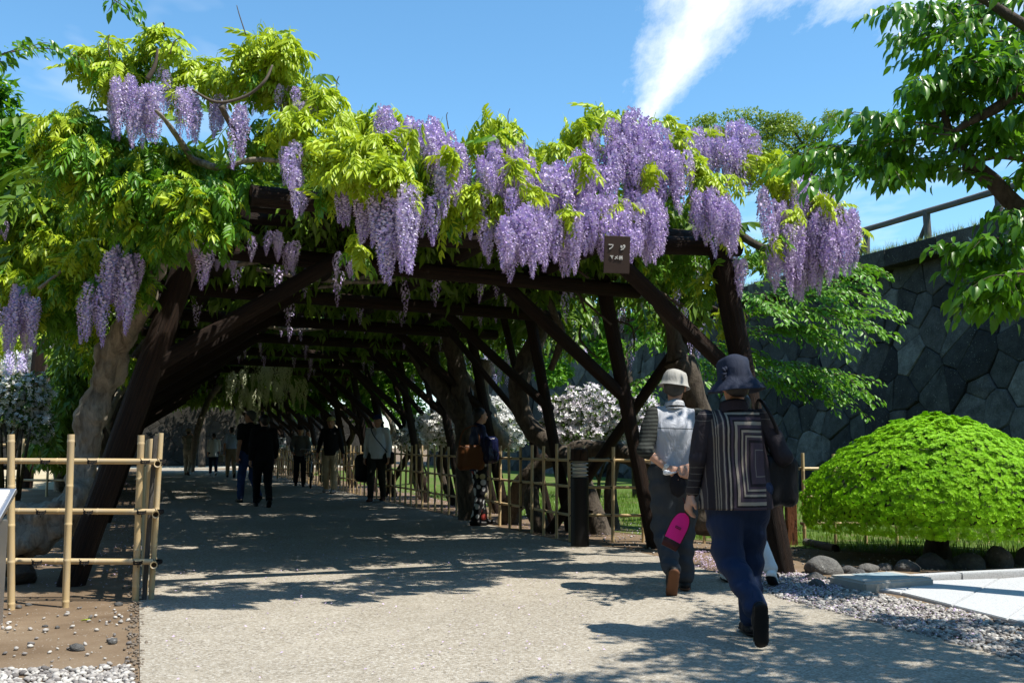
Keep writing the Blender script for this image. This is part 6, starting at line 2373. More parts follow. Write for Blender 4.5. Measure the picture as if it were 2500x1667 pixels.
BASE = dict(pelvis=vv(0, 0, 0.94), chest=vv(0, 0.0, 1.24), neck=vv(0, -0.01, 1.43), head=vv(0, 0.02, 1.575),
            shL=vv(-0.175, -0.005, 1.385), elL=vv(-0.225, -0.03, 1.10), wrL=vv(-0.235, 0.04, 0.86),
            shR=vv(0.175, -0.005, 1.385), elR=vv(0.225, -0.03, 1.10), wrR=vv(0.235, 0.04, 0.86),
            hpL=vv(-0.09, 0, 0.90), knL=vv(-0.095, 0.03, 0.49), anL=vv(-0.095, -0.02, 0.09),
            hpR=vv(0.09, 0, 0.90), knR=vv(0.095, 0.03, 0.49), anR=vv(0.095, -0.02, 0.09),
            ftL=vv(0.03, 1, 0.0), ftR=vv(0.03, 1, 0.0), hdL=None, hdR=None)


def nrmv(a):
    return a / max(1e-9, np.linalg.norm(a))


def hand_prims(wr, d, palm, s=1.0, curl=0.7, side=1):
    """palm and five fingers; d along the hand, palm = direction the palm faces, side: thumb side sign"""
    d = nrmv(d)
    palm = nrmv(palm - d * (palm @ d))
    x = np.cross(d, palm) * side
    out = [('c', wr, wr + d * 0.035 * s, 0.026 * s, 0.03 * s, (palm, 0.62)), ('c', wr + d * 0.03 * s, wr + d * 0.085 * s, 0.036 * s, 0.04 * s, (palm, 0.5))]
    for i, (off, ln) in enumerate(((-0.030, 0.062), (-0.010, 0.078), (0.011, 0.084), (0.031, 0.074))):
        b = wr + d * 0.088 * s + x * off * s
        d1 = nrmv(d + palm * curl * 0.55)
        d2 = nrmv(d + palm * curl * 1.5)
        d3 = nrmv(d * 0.6 + palm * curl * 2.0)
        p1 = b + d1 * ln * 0.45 * s
        p2 = p1 + d2 * ln * 0.32 * s
        p3 = p2 + d3 * ln * 0.26 * s
        out += [('c', b - d * 0.01, p1, 0.0092 * s, 0.0088 * s), ('c', p1, p2, 0.0088 * s, 0.008 * s), ('c', p2, p3, 0.008 * s, 0.007 * s)]
    t0 = wr + d * 0.035 * s + x * 0.03 * s
    t1 = t0 + nrmv(d * 0.7 + x * 0.75 + palm * 0.35) * 0.042 * s
    t2 = t1 + nrmv(d * 0.9 + x * 0.2 + palm * 0.5) * 0.032 * s
    out += [('c', t0, t1, 0.0145 * s, 0.0115 * s), ('c', t1, t2, 0.0112 * s, 0.009 * s)]
    return out


def rotz3(a):
    c, s = math.cos(a), math.sin(a)
    return np.array([[c, -s, 0], [s, c, 0], [0, 0, 1]])


def rotx3(a):
    c, s = math.cos(a), math.sin(a)
    return np.array([[1, 0, 0], [0, c, -s], [0, s, c]])


def person(label, loc, rz, H=1.7, pose=None, vox=0.016, skin=None, top=None, sleeve='long', trousers=None, shoes=None, hair=None, hat=None, hatmat=None,
           build=1.0, hem=0.0, headyaw=0.0, headtilt=0.0, curl=0.7, skirt=False, hairlong=False, wr=0.004, legw=1.0, shoe_vox=None, sole=None, topvox=None, vest=None, flare=0.06, group='people in the park'):
    J = {k: (None if v is None else v.copy()) for k, v in BASE.items()}
    for k_, v_ in (pose or {}).items():
        J[k_] = None if v_ is None else vv(*v_)
    sH = H / 1.7
    for k_ in J:
        if J[k_] is not None and not k_.startswith(('ft', 'hd')):
            J[k_] = J[k_] * sH
    if vox > 0.0125:
        vox *= 1.2
    root = thing('person', label, 'person', loc, rz, group)
    s = sH
    B = build
    skin = skin or M['skin']
    yx = (vv(0, 1, 0), 0.62)
    # ---- head
    Rh = rotz3(headyaw) @ rotx3(headtilt)
    hc = J['head']

    def hp(x, y, z):
        return hc + Rh @ (vv(x, y, z) * s)
    headp = [('e', hp(0, -0.012, 0.03), vv(0.075, 0.095, 0.085) * s, Rh), ('e', hp(0, 0.025, -0.04), vv(0.060, 0.068, 0.078) * s, Rh), ('e', hp(0, 0.062, -0.088), vv(0.028, 0.024, 0.022) * s, Rh),
             ('c', hp(0, 0.092, 0.012), hp(0, 0.112, -0.024), 0.009 * s, 0.0145 * s), ('e', hp(-0.077, -0.004, -0.012), vv(0.011, 0.021, 0.032) * s, Rh), ('e', hp(0.077, -0.004, -0.012), vv(0.011, 0.021, 0.032) * s, Rh),
             ('c', hp(-0.035, 0.082, 0.03), hp(0.035, 0.082, 0.03), 0.012 * s, 0.012 * s), ('c', hp(-0.022, 0.086, -0.052), hp(0.022, 0.086, -0.052), 0.0085 * s, 0.0085 * s)]
    body = list(headp)
    body.append(('c', J['neck'] - vv(0, 0, 0.04), hc + Rh @ vv(0, -0.015, -0.06) * s, 0.058 * s, 0.052 * s))
    body += [('c', J['pelvis'], J['chest'], 0.125 * s * B, 0.13 * s * B, yx), ('c', J['chest'], J['neck'] - vv(0, 0, 0.06), 0.13 * s * B, 0.07 * s, yx), ('c', J['shL'], J['shR'], 0.05 * s, 0.05 * s)]
    for S_, sg in (('L', -1), ('R', 1)):
        body += [('c', J['sh' + S_], J['el' + S_], 0.046 * s, 0.037 * s), ('c', J['el' + S_], J['wr' + S_], 0.038 * s, 0.026 * s)]
        d = J['hd' + S_]
        d = nrmv(J['wr' + S_] - J['el' + S_]) if d is None else nrmv(d)
        palm = J.get('pm' + S_)
        palm = vv(-sg, 0.15, 0) if palm is None else palm
        body += hand_prims(J['wr' + S_], d, palm, s * 0.98, curl, -sg * 1.0 if palm is not None else 1)
        body += [('c', J['hp' + S_], J['kn' + S_], 0.075 * s, 0.05 * s), ('c', J['kn' + S_], J['an' + S_], 0.05 * s, 0.035 * s)]
    link('body', sdf_mesh('body', body, vox, skin, 0.014), root)
    # ---- trousers
    if trousers is not None:
        tp = [('c', J['pelvis'] + vv(0, 0, 0.03), J['pelvis'] - vv(0, 0, 0.05), 0.145 * s * B, 0.15 * s * B, (vv(0, 1, 0), 0.72))]
        for S_ in 'LR':
            tp += [('c', J['hp' + S_], J['kn' + S_], 0.098 * s * B * legw, 0.074 * s * legw), ('c', J['kn' + S_], J['an' + S_] + nrmv(J['kn' + S_] - J['an' + S_]) * 0.03, 0.074 * s * legw, 0.062 * s * legw)]
        link('trousers', sdf_mesh('trousers', tp, max(0.011, vox), trousers, 0.035, wr=wr * 0.8, wfreq=(18, 20, 26)), root)
    # ---- shoes
    for S_, sg in (('L', -1), ('R', 1)):
        an = J['an' + S_]
        fd = nrmv(J['ft' + S_])
        dn_ = nrmv(vv(0, 0, -1) - fd * (vv(0, 0, -1) @ fd)) if abs(fd[2]) < 0.97 else nrmv(vv(0, 1, 0))
        if abs(fd[2]) > 0.5:
            dn_ = nrmv(np.cross(fd, vv(1, 0, 0)))
            if dn_ @ vv(0, -1, 0) < 0 and fd[2] < 0:
                dn_ = -dn_
        h0 = an + dn_ * 0.042 * s - fd * 0.035 * s
        t0 = an + dn_ * 0.050 * s + fd * 0.15 * s
        sp_ = [('c', h0, t0, 0.042 * s, 0.042 * s, (dn_, 0.8)), ('c', an + dn_ * 0.0, an + dn_ * 0.04 * s + fd * 0.05 * s, 0.045 * s, 0.045 * s)]
        sv = shoe_vox or max(0.011, vox)
        ob = link('shoe', sdf_mesh('shoe', sp_, sv, shoes or M['black'], 0.02, cuts=[(an + dn_ * 0.072 * s, dn_)]), root)
        so = [('c', h0 + dn_ * 0.022 * s, t0 + dn_ * 0.014 * s, 0.046 * s, 0.048 * s, (dn_, 0.35))]
        link('sole', sdf_mesh('sole', so, sv, sole or M['black'], 0.01, cuts=[(an + dn_ * 0.084 * s, dn_), (an + dn_ * 0.058 * s, -dn_)]), ob)
    # ---- top
    if top is not None:
        z0 = J['pelvis'][2] + hem * s
        pl_ = J['pelvis'].copy()
        tp = [('c', vv(pl_[0], pl_[1], z0 - 0.1), J['chest'], 0.158 * s * B * (1 + flare), 0.158 * s * B, (vv(0, 1, 0), 0.8)), ('c', J['chest'], J['neck'] - vv(0, 0.0, 0.075), 0.155 * s * B, 0.085 * s, (vv(0, 1, 0), 0.76)),
              ('c', J['neck'] - vv(0, 0, 0.06), J['shL'], 0.062 * s, 0.06 * s), ('c', J['neck'] - vv(0, 0, 0.06), J['shR'], 0.062 * s, 0.06 * s), ('c', J['neck'] - vv(0, 0, 0.05), J['neck'] - vv(0, 0, 0.005) * s, 0.07 * s, 0.066 * s)]
        if sleeve != 'none' and vest is None:
            tp += sleeves(J, s, sleeve)
        link('shirt' if vest is None else 'vest', sdf_mesh('shirt', tp, topvox or max(0.011, vox), top, 0.03, cuts=[(vv(0, 0, z0), vv(0, 0, -1))], wr=wr), root)
        if vest is not None:
            for S_ in 'LR':
                link('sleeve', sdf_mesh('sleeve', sleeves(J, s, sleeve, S_), topvox or max(0.011, vox), vest, 0.02, wr=wr), root)
    # ---- hair
    if hair is not None:
        hr = [('e', hp(0, -0.018, 0.036), vv(0.086, 0.102, 0.09) * s, Rh), ('e', hp(0, -0.05, -0.02), vv(0.076, 0.06, 0.075) * s, Rh)]
        if hairlong:
            hr += [('c', hp(0, -0.05, 0), hp(0, -0.06, -0.13), 0.075 * s, 0.06 * s)]
        link('hair', sdf_mesh('hair', hr, vox, hair, 0.02, cuts=[(hp(0, 0.045, 0.045), Rh @ vv(0, 0.75, -0.66))], wr=0.003, wfreq=(60, 60, 30)), root)
    # ---- hat
    if hat == 'cap':
        cp = [('e', hp(0, -0.012, 0.055), vv(0.092, 0.108, 0.085) * s, Rh)]
        o = link('cap', sdf_mesh('cap', cp, vox, hatmat, 0.01, cuts=[(hp(0, 0, 0.045), Rh @ vv(0, -0.1, -1))]), root)
        br = [('e', hp(0, 0.115, 0.047), vv(0.075, 0.075, 0.012) * s, Rh @ rotx3(-0.25))]
        link('brim', sdf_mesh('brim', br, min(vox, 0.01), hatmat, 0.01), o)
    elif hat == 'round':
        cp = [('e', hp(0, -0.012, 0.06), vv(0.095, 0.108, 0.085) * s, Rh), ('e', hp(0, -0.005, 0.045), vv(0.15, 0.16, 0.016) * s, Rh)]
        link('hat', sdf_mesh('hat', cp, min(vox, 0.012), hatmat, 0.02, cuts=[(hp(0, 0, 0.02), Rh @ vv(0, 0, -1))]), root)
    # ---- face marks for those who look this way
    if abs(math.cos(rz + headyaw)) > 0 and math.cos(rz + headyaw) < 0.35:
        for sx in (-1, 1):
            mb = MB()
            mb.lathe([(0.001, -0.007), (0.008, -0.003), (0.008, 0.003), (0.001, 0.007)], 8)
            q = hp(sx * 0.03, 0.088, 0.006)
            mb.v = [tuple(Vector(p) * s + Vector(q)) for p in mb.v]
            mb.build('eye', M['hair'], root)
        mb = MB()
        mb.tube([Vector(hp(-0.022, 0.09, -0.053)), Vector(hp(0, 0.096, -0.055)), Vector(hp(0.022, 0.09, -0.053))], 0.004 * s, 6)
        mb.build('mouth', m_lip, root)
    return root, J, hp, Rh, s


m_lip = m_plain('lip', (0.3, 0.1, 0.09), 0.5)


def sleeves(J, s, kind, which='LR'):
    tp = []
    for S_ in which:
        e, w = J['el' + S_], J['wr' + S_]
        tp += [('c', J['sh' + S_], e, 0.066 * s, 0.056 * s)] if kind != 'short' else [('c', J['sh' + S_], J['sh' + S_] + (e - J['sh' + S_]) * 0.7, 0.068 * s, 0.066 * s)]
        if kind == 'long':
            tp += [('c', e, e + (w - e) * 0.93, 0.055 * s, 0.043 * s)]
        elif kind == 'three':
            tp += [('c', e, e + (w - e) * 0.5, 0.056 * s, 0.052 * s)]
        elif kind == 'elbow':
            tp += [('c', e, e + (w - e) * 0.12, 0.058 * s, 0.054 * s)]
    return tp


def w2l(root_loc, rz, p):
    q = Vector(p) - Vector(root_loc)
    return Matrix.Rotation(-rz, 3, 'Z') @ q


def place(u, v, Yv=None):
    return G(u, v)


fab = lambda n, c, **k: m_fabric(n, c, **k)

# ---- the woman in the striped jacket ------------------------------------------------


def m_jacket():
    t = NT('striped_jacket')
    c = t.coord('Object')
    sx = t.node('ShaderNodeSeparateXYZ')
    t.l.new(c, sx.inputs[0])
    wob = t.math('MULTIPLY', t.math('SUBTRACT', t.noise(c, 5, 3), 0.5), 0.02)
    x = t.math('ADD', sx.outputs[0], wob)
    z = t.math('ADD', sx.outputs[2], t.math('MULTIPLY', wob, 0.6))
    # nested squares, open at the right-hand seam
    dx = t.math('SUBTRACT', 0.135, x)
    dz = t.math('ABSOLUTE', t.math('SUBTRACT', z, 1.0))
    d = t.math('MAXIMUM', dx, t.math('MULTIPLY', dz, 0.72))
    light = (0.34, 0.29, 0.235)
    dark = (0.02, 0.016, 0.02)
    plum = (0.07, 0.05, 0.068)
    B1 = [(0.0, plum), (0.215, plum), (0.218, (0.2, 0.17, 0.16)), (0.232, (0.2, 0.17, 0.16)), (0.235, plum), (0.29, plum), (0.35, dark), (0.40, plum), (0.445, light), (0.475, light), (0.478, dark), (0.5, plum), (0.53, light), (0.565, light), (0.568, dark),
          (0.6, plum), (0.63, plum), (0.66, light), (0.71, light), (0.715, dark), (0.75, plum), (0.8, dark), (0.84, light), (0.875, light), (0.88, dark), (0.93, plum), (0.955, light), (0.98, (0.15, 0.12, 0.11)), (1.0, dark)]
    sq = t.ramp(t.math('DIVIDE', d, 0.235), B1, 'CONSTANT')
    # plain striped panel on the left, running up and down
    fx = t.math('FRACT', t.math('MULTIPLY', x, 11.5))
    B2 = [(0.0, dark), (0.3, (0.15, 0.125, 0.1)), (0.38, dark), (0.45, (0.2, 0.17, 0.14)), (0.52, dark), (0.58, (0.2, 0.17, 0.14)), (0.66, (0.04, 0.032, 0.035)), (0.85, (0.1, 0.085, 0.08)), (0.9, dark)]
    vp = t.ramp(fx, B2, 'CONSTANT')
    left = t.math('LESS_THAN', x, -0.098)
    col = t.mix(left, sq, vp)
    rightp = t.math('GREATER_THAN', x, 0.14)
    col = t.mix(rightp, col, (0.035, 0.026, 0.034))
    w = t.noise(c, 700, 2)
    folds = t.noise(t.coord('Object', (16, 16, 6)), 1.0, 3, 0.5, 0.7)
    nrm = t.bump(w, 0.2, 0.002, t.bump(folds, 0.4, 0.03))
    return t.done(t.pbr(col, 0.8, nrm, spec=0.2))


def m_sleeve():
    t = NT('dark_sleeve')
    c = t.coord('Object')
    sx = t.node('ShaderNodeSeparateXYZ')
    t.l.new(c, sx.inputs[0])
    f = t.math('FRACT', t.math('MULTIPLY', t.math('ADD', sx.outputs[2], t.math('MULTIPLY', t.noise(c, 6, 2), 0.03)), 26))
    st = t.ramp(f, [(0.0, (0.018, 0.014, 0.017)), (0.74, (0.1, 0.09, 0.085)), (0.84, (0.018, 0.014, 0.017))], 'CONSTANT')
    z = sx.outputs[2]
    low = t.math('ADD', t.math('LESS_THAN', z, 1.0), t.math('GREATER_THAN', z, 1.22), clamp=True)
    col = t.mix(low, (0.02, 0.015, 0.02), st)
    folds = t.noise(t.coord('Object', (16, 16, 10)), 1.0, 3, 0.5, 0.7)
    return t.done(t.pbr(col, 0.75, t.bump(folds, 0.5, 0.03), spec=0.3))


M['jacket'] = m_jacket()
wl_ = Vector((1.285, 5.78, 0))
wrz = R(3)
wpose = dict(head=(0.02, 0.035, 1.54), neck=(0.0, 0.005, 1.40), shL=(-0.165, 0, 1.325), shR=(0.165, 0, 1.325), elL=(-0.235, -0.01, 1.08), wrL=(-0.265, 0.02, 0.885), hdL=(-0.28, 0.1, -1), elR=(0.29, -0.06, 1.10), wrR=(0.27, 0.16, 1.03),
             hpL=(-0.085, 0, 0.9), knL=(-0.055, 0.0, 0.50), anL=(0.03, -0.30, 0.225), ftL=(0.06, 0.25, -0.97), hpR=(0.09, 0, 0.9), knR=(0.115, 0.14, 0.49), anR=(0.115, 0.13, 0.09), pelvis=(0, -0.01, 0.94), chest=(0, 0.0, 1.22))
woman, WJ, whp, wRh, ws = person('woman from behind in a dark striped jacket, navy trousers and wide-brimmed navy hat', wl_, wrz, 1.60, wpose, 0.0085, M['skin'], M['jacket'], 'long', fab('navy_trousers', (0.012, 0.024, 0.064), rough=0.7), fab('black_shoe', (0.012, 0.012, 0.013), rough=0.6), M['hair'],
                                     None, None, 1.2, -0.155, 0.0, -0.06, 0.9, wr=0.0085, legw=1.14, topvox=0.0095, vest=m_sleeve(), flare=0.22)
# hat: soft crown and a wide dipping brim with a cloth flower
hatm = fab('navy_hat', (0.018, 0.024, 0.045), rough=0.8, fold=0.6)
mb = MB()
Rm = Matrix(wRh.tolist()) @ Matrix.Rotation(-0.06, 3, 'Y') @ Matrix.Diagonal((0.96, 1.05, 1.0))
mb.lathe([(0.012, 0.148), (0.055, 0.146), (0.084, 0.134), (0.098, 0.11), (0.104, 0.06), (0.108, 0.018), (0.118, 0.004), (0.148, -0.026), (0.175, -0.058), (0.178, -0.064), (0.172, -0.062), (0.145, -0.034), (0.112, -0.006)], 40, Vector(whp(0, -0.01, 0.022)), Rm, wob=0.02)
hat_o = mb.build('hat', hatm, woman, smooth=True)
mb = MB()
fc = Vector(whp(-0.085, -0.085, 0.06))
for k in range(7):
    a = 2 * math.pi * k / 7
    c_ = fc + Vector((-0.02 * math.cos(a) * 0.6, -0.018 * math.cos(a) * 0.6 - 0.012, 0.026 * math.sin(a)))
    mb.lathe([(0.002, -0.008), (0.016, -0.003), (0.018, 0.004), (0.003, 0.01)], 8, c_, Matrix.Rotation(0.7, 3, 'X') @ Matrix.Rotation(a, 3, 'Y'), wob=0.006)
mb.build('flower', hatm, hat_o, smooth=True)
# collar
mb = MB()
nk = Vector(WJ['neck'])
mb.lathe([(0.083, -0.035), (0.081, 0.015), (0.075, 0.03), (0.07, 0.02)], 24, nk, Matrix.Rotation(-0.2, 3, 'X'), wob=0.008, cap=False)
mb.build('collar', fab('dark_collar', (0.03, 0.022, 0.028)), woman, smooth=True)


def to_world(loc, rz, p):
    return Vector(loc) + Matrix.Rotation(rz, 3, 'Z') @ Vector(p)


def bag(label, name, center, size, mat, rz, strap=None, strapmat=None, vox=0.012, r=0.03, cat='bag'):
    t = thing(name, label, cat)
    sx, sy, sz = size
    c = vv(*center)
    Rz = rotz3(rz)
    pr = []
    for a in (-1, 1):
        for b in (-1, 1):
            pr.append(('c', c + Rz @ vv(a * (sx / 2 - r), 0, -sz / 2 + r), c + Rz @ vv(a * (sx / 2 - r) * 0.92, 0, sz / 2 - r), sy / 2, sy / 2 * 0.8))
    pr += [('c', c + Rz @ vv(-sx / 2 + r, 0, z), c + Rz @ vv(sx / 2 - r, 0, z), sy / 2, sy / 2) for z in np.linspace(-sz / 2 + r, sz / 2 - r, 5)]
    link('body', sdf_mesh('bag', pr, vox, mat, 0.03, wr=0.005), t)
    if strap:
        mb = MB()
        pts = smooth_path([Vector(p) for p in strap], 6)
        mb.tube(pts, 0.011, 6)
        mb.build('strap', strapmat or mat, t, smooth=True)
    return t


blk = fab('black_nylon', (0.01, 0.01, 0.012), rough=0.55)
wc = lambda p: to_world(wl_, wrz, p)
bag('black shoulder bag hanging at the right side of the woman in the striped jacket', 'shoulder_bag', wc((0.255, 0.0, 0.9)), (0.17, 0.1, 0.25), blk, wrz + 0.2,
    [wc((0.2, 0.02, 1.02)), wc((0.235, -0.06, 1.15)), wc((0.185, -0.085, 1.28)), wc((0.15, -0.02, 1.36)), wc((0.16, 0.08, 1.3)), wc((0.22, 0.12, 1.1)), wc((0.26, 0.08, 1.0))])

# pink visor hanging from her left hand
vz = thing('sun_visor', 'bright pink sun visor with a brown band held in the woman\'s left hand', 'visor')
hx = wc((-0.33, 0.03, 0.63))
ax_l = Vector((0.42, 0.1, 0.78)).normalized()
ax_w = Vector((0.82, -0.25, -0.42)).normalized()
nv = ax_l.cross(ax_w).normalized()
if nv.y > 0:
    nv = -nv
pk = fab('hot_pink', (0.8, 0.015, 0.2), rough=0.6, fold=0.1)
brn = fab('dark_brown_band', (0.06, 0.018, 0.015), rough=0.7)


def vis_pt(a, b):
    return hx + ax_l * a + ax_w * b - nv * (0.5 * b * b * 6 + 0.25 * a * a)


mb = MB()
NN = 16
top_, bot_ = [], []
outl = []
for i in range(NN + 1):
    f = i / NN
    a = -0.075 + 0.17 * f
    wdt = 0.052 * math.sqrt(max(0.0, 1 - max(0, (f - 0.35) / 0.65) ** 2.4)) * (0.9 + 0.1 * f) + 0.001
    outl.append((a, wdt))
vs_, fs_ = [], []
for (a, wd) in outl:
    for j in range(7):
        b = -wd + 2 * wd * j / 6
        vs_.append(vis_pt(a, b) + nv * 0.003)
for i in range(NN):
    for j in range(6):
        fs_.append((i * 7 + j, i * 7 + j + 1, i * 7 + j + 8, i * 7 + j + 7))
m0 = len(vs_)
vs2 = [p - nv * 0.006 for p in vs_]
fs2 = [tuple(reversed([q + m0 for q in f_])) for f_ in fs_]
mb.add(vs_ + vs2, fs_ + fs2)
mb.build('brim', pk, vz, smooth=True)
mb = MB()
for i in range(0, 9):
    pass
pts = [vis_pt(-0.078, b) + nv * 0.004 for b in np.linspace(-0.05, 0.05, 8)]
p2 = [vis_pt(-0.125, b * 0.9) + nv * 0.001 for b in np.linspace(-0.05, 0.05, 8)]
p3 = [q - nv * 0.02 for q in p2]
p4 = [q - nv * 0.02 for q in pts]
allp = pts + p2 + p3 + p4
fs_ = []
for r_ in range(4):
    r2 = (r_ + 1) % 4
    for j in range(7):
        fs_.append((r_ * 8 + j, r_ * 8 + j + 1, r2 * 8 + j + 1, r2 * 8 + j))
mb.add(allp, fs_)
mb.build('band', brn, vz, smooth=True)
mb = MB()
e0 = [vis_pt(a, w + 0.002) for (a, w) in outl] + [vis_pt(a, -w - 0.002) for (a, w) in reversed(outl)]
mb.tube(e0, 0.004, 6)
mb.build('piping', brn, vz, smooth=True)
mb = MB()
lc = vis_pt(0.0, 0.0) + nv * 0.006
mb.box(lc, (0.034, 0.013, 0.002), Matrix((ax_w, ax_l, nv)).transposed())
mb.build('label', M['black'], vz)
mb = MB()
for i in range(6):
    mb.box(lc + ax_w * (-0.0125 + i * 0.005) + nv * 0.0015, (0.0028, 0.006, 0.001), Matrix((ax_w, ax_l, nv)).transposed())
mb.build('lettering', pk, vz)
mb = MB()
hnd = wc((-0.3, 0.03, 0.8))
mb.tube([vis_pt(0.095, 0.0), (vis_pt(0.1, 0) + hnd) / 2 + Vector((0.01, 0, 0)), hnd], 0.004, 6)
mb.build('strap', brn, vz, smooth=True)

# ---- the man with clasped hands ------------------------------------------------------
ml = Vector((1.25, 7.66, 0))
mrz = R(4)


def m_vest():
    t = NT('pale_grey_vest')
    c = t.coord('Object')
    sx = t.node('ShaderNodeSeparateXYZ')
    t.l.new(c, sx.inputs[0])
    z = t.math('SUBTRACT', sx.outputs[2], t.math('MULTIPLY', sx.outputs[0], -0.03))
    ln = t.math('LESS_THAN', t.math('ABSOLUTE', t.math('SUBTRACT', z, 1.225)), 0.0035)
    n1 = t.noise(c, 6, 4)
    col = t.mix(n1, (0.4, 0.42, 0.47), (0.47, 0.49, 0.54))
    col = t.mix(ln, col, (0.05, 0.06, 0.07))
    col = t.mix(t.math('GREATER_THAN', sx.outputs[2], 1.372), col, (0.4, 0.42, 0.45))
    folds = t.noise(t.coord('Object', (12, 12, 5)), 1.0, 3, 0.5, 0.9)
    return t.done(t.pbr(col, 0.7, t.bump(folds, 0.6, 0.04), spec=0.3))


def m_stripe(name, a, b, freq, ax=2, duty=0.5):
    t = NT(name)
    c = t.coord('Object')
    sx = t.node('ShaderNodeSeparateXYZ')
    t.l.new(c, sx.inputs[0])
    f = t.math('FRACT', t.math('MULTIPLY', t.math('ADD', sx.outputs[ax], t.math('MULTIPLY', t.noise(c, 7, 2), 0.02)), freq))
    col = t.mix(t.math('LESS_THAN', f, duty), a, b)
    return t.done(t.pbr(col, 0.85, t.bump(t.noise(t.coord('Object', (14, 14, 8)), 1, 3), 0.4, 0.03), spec=0.2))


mpose = dict(head=(0.015, 0.045, 1.585), neck=(0.0, 0.0, 1.43), shL=(-0.17, 0, 1.36), shR=(0.17, 0, 1.36), elL=(-0.265, -0.10, 1.09), wrL=(-0.10, -0.185, 0.945), hdL=(0.8, -0.15, -0.22), elR=(0.265, -0.10, 1.09), wrR=(0.09, -0.2, 0.965), hdR=(-0.85, -0.12, -0.3),
             hpL=(-0.09, 0, 0.9), knL=(-0.095, 0.04, 0.49), anL=(-0.10, -0.24, 0.185), ftL=(0.0, 0.5, -0.86), hpR=(0.09, 0, 0.9), knR=(0.08, 0.1, 0.49), anR=(0.07, 0.05, 0.09), ftR=(0.2, 1, 0))
mpose_palms = dict(pmL=(0.05, -1, 0.15), pmR=(0.0, -1, 0.1))
mpose.update(mpose_palms)
man, MJ, mhp, mRh, ms = person('man from behind in a pale grey vest and cap with hands clasped behind his back', ml, mrz, 1.66, mpose, 0.0085, M['skin'], m_vest(), 'elbow', fab('slate_trousers', (0.035, 0.042, 0.052), rough=0.8), fab('black_leather', (0.012, 0.012, 0.012), rough=0.5), M['greyhair'],
                               None, None, 1.15, -0.04, -0.35, -0.1, 0.75, wr=0.009, legw=1.16, topvox=0.0095, vest=m_stripe('dark_striped_sleeve', (0.015, 0.017, 0.016), (0.045, 0.05, 0.045), 34), sole=m_plain('tan_sole', (0.13, 0.055, 0.025), 0.8))
capm = fab('pale_grey_cap', (0.36, 0.355, 0.33), fold=0.5)
mb = MB()
Rm = Matrix(mRh.tolist()) @ Matrix.Rotation(0.13, 3, 'Y') @ Matrix.Diagonal((1.06, 1.22, 1.0))
mb.lathe([(0.012, 0.112), (0.05, 0.108), (0.075, 0.096), (0.088, 0.07), (0.093, 0.035), (0.097, 0.008), (0.105, -0.008), (0.113, -0.018), (0.114, -0.021), (0.108, -0.02), (0.095, -0.002)], 36, Vector(mhp(0, -0.012, 0.018)), Rm, wob=0.014)
mb.build('cap', capm, man, smooth=True)
mb = MB()
mb.lathe([(0.078, -0.03), (0.076, 0.02), (0.07, 0.035), (0.066, 0.02)], 24, Vector(MJ['neck']) + Vector((0, 0, 0.0)), Matrix.Rotation(-0.15, 3, 'X'), wob=0.005, cap=False)
co_ = mb.build('collar', fab('white_collar', (0.45, 0.46, 0.48)), man, smooth=True)
mb = MB()
mb.lathe([(0.0795, -0.014), (0.082, -0.008), (0.0795, -0.002)], 24, Vector(MJ['neck']), Matrix.Rotation(-0.15, 3, 'X'), cap=False)
mb.build('trim', M['black'], co_, smooth=True)
mc = lambda p: to_world(ml, mrz, p)
mb = MB()
wv = Vector(MJ['wrL'])
wd = (Vector(MJ['wrL']) - Vector(MJ['elL'])).normalized()
mb.lathe([(0.031, -0.012), (0.034, -0.012), (0.034, 0.012), (0.031, 0.012)], 18, wv - wd * 0.02, wd.to_track_quat('Z', 'Y').to_matrix(), cap=False)
wt = mb.build('wristwatch', M['steel'], man, smooth=False)
mb = MB()
mb.lathe([(0.018, 0), (0.018, 0.006), (0.015, 0.008)], 16, wv - wd * 0.02 + Vector((-0.01, -0.034, 0.01)), Vector((0.1, -1, 0.2)).to_track_quat('Z', 'Y').to_matrix())
mb.build('dial', M['steel'], wt)
um = thing('folded_pouch', 'dark pouch with a white cord end dangling behind the man\'s clasped hands', 'pouch')
mb = MB()
mb.lathe([(0.02, 0.0), (0.045, -0.03), (0.062, -0.09), (0.05, -0.15), (0.012, -0.19)], 16, mc((-0.03, -0.19, 0.90)), None, wob=0.02)
mb.build('body', fab('black_pouch', (0.01, 0.01, 0.014)), um, smooth=True)
mb = MB()
mb.tube([mc((-0.04, -0.215, 0.905)), mc((-0.085, -0.22, 0.895)), mc((-0.11, -0.215, 0.90))], [0.006, 0.008, 0.02], 10)
mb.lathe([(0.004, -0.02), (0.021, -0.012), (0.021, 0.014), (0.004, 0.02)], 14, mc((-0.125, -0.215, 0.9)))
mb.build('cord_end', M['white'], um, smooth=True)

# ---- third walker, mostly hidden by the woman
tl = Vector((1.84, 8.05, 0))
trz = R(2)
tpose = dict(anR=(0.17, -0.26, 0.15), knR=(0.10, 0.02, 0.49), ftR=(0.35, 0.85, -0.38), anL=(-0.1, 0.16, 0.09), knL=(-0.1, 0.16, 0.5))
third, TJ, thp, tRh, ts = person('dark-haired person in white trousers and white sneakers hidden behind the striped jacket', tl, trz, 1.53, tpose, 0.012, M['skin'], fab('black_top', (0.012, 0.012, 0.014)), 'long', fab('white_trousers', (0.66, 0.66, 0.66), fold=0.6), fab('white_sneaker', (0.72, 0.72, 0.72)), M['hair'], None, None, 0.95, -0.1, 0.3, 0.0, 0.7, hairlong=True, shoe_vox=0.008)
mb = MB()
an = Vector(TJ['anR'])
fd = Vector(tpose['ftR']).normalized()
sw = [an + Vector((0.046, -0.005, 0)) + fd * a_ + Vector((0, 0, b_)) for a_, b_ in ((-0.02, -0.02), (0.01, -0.036), (0.05, -0.03), (0.09, 0.0))]
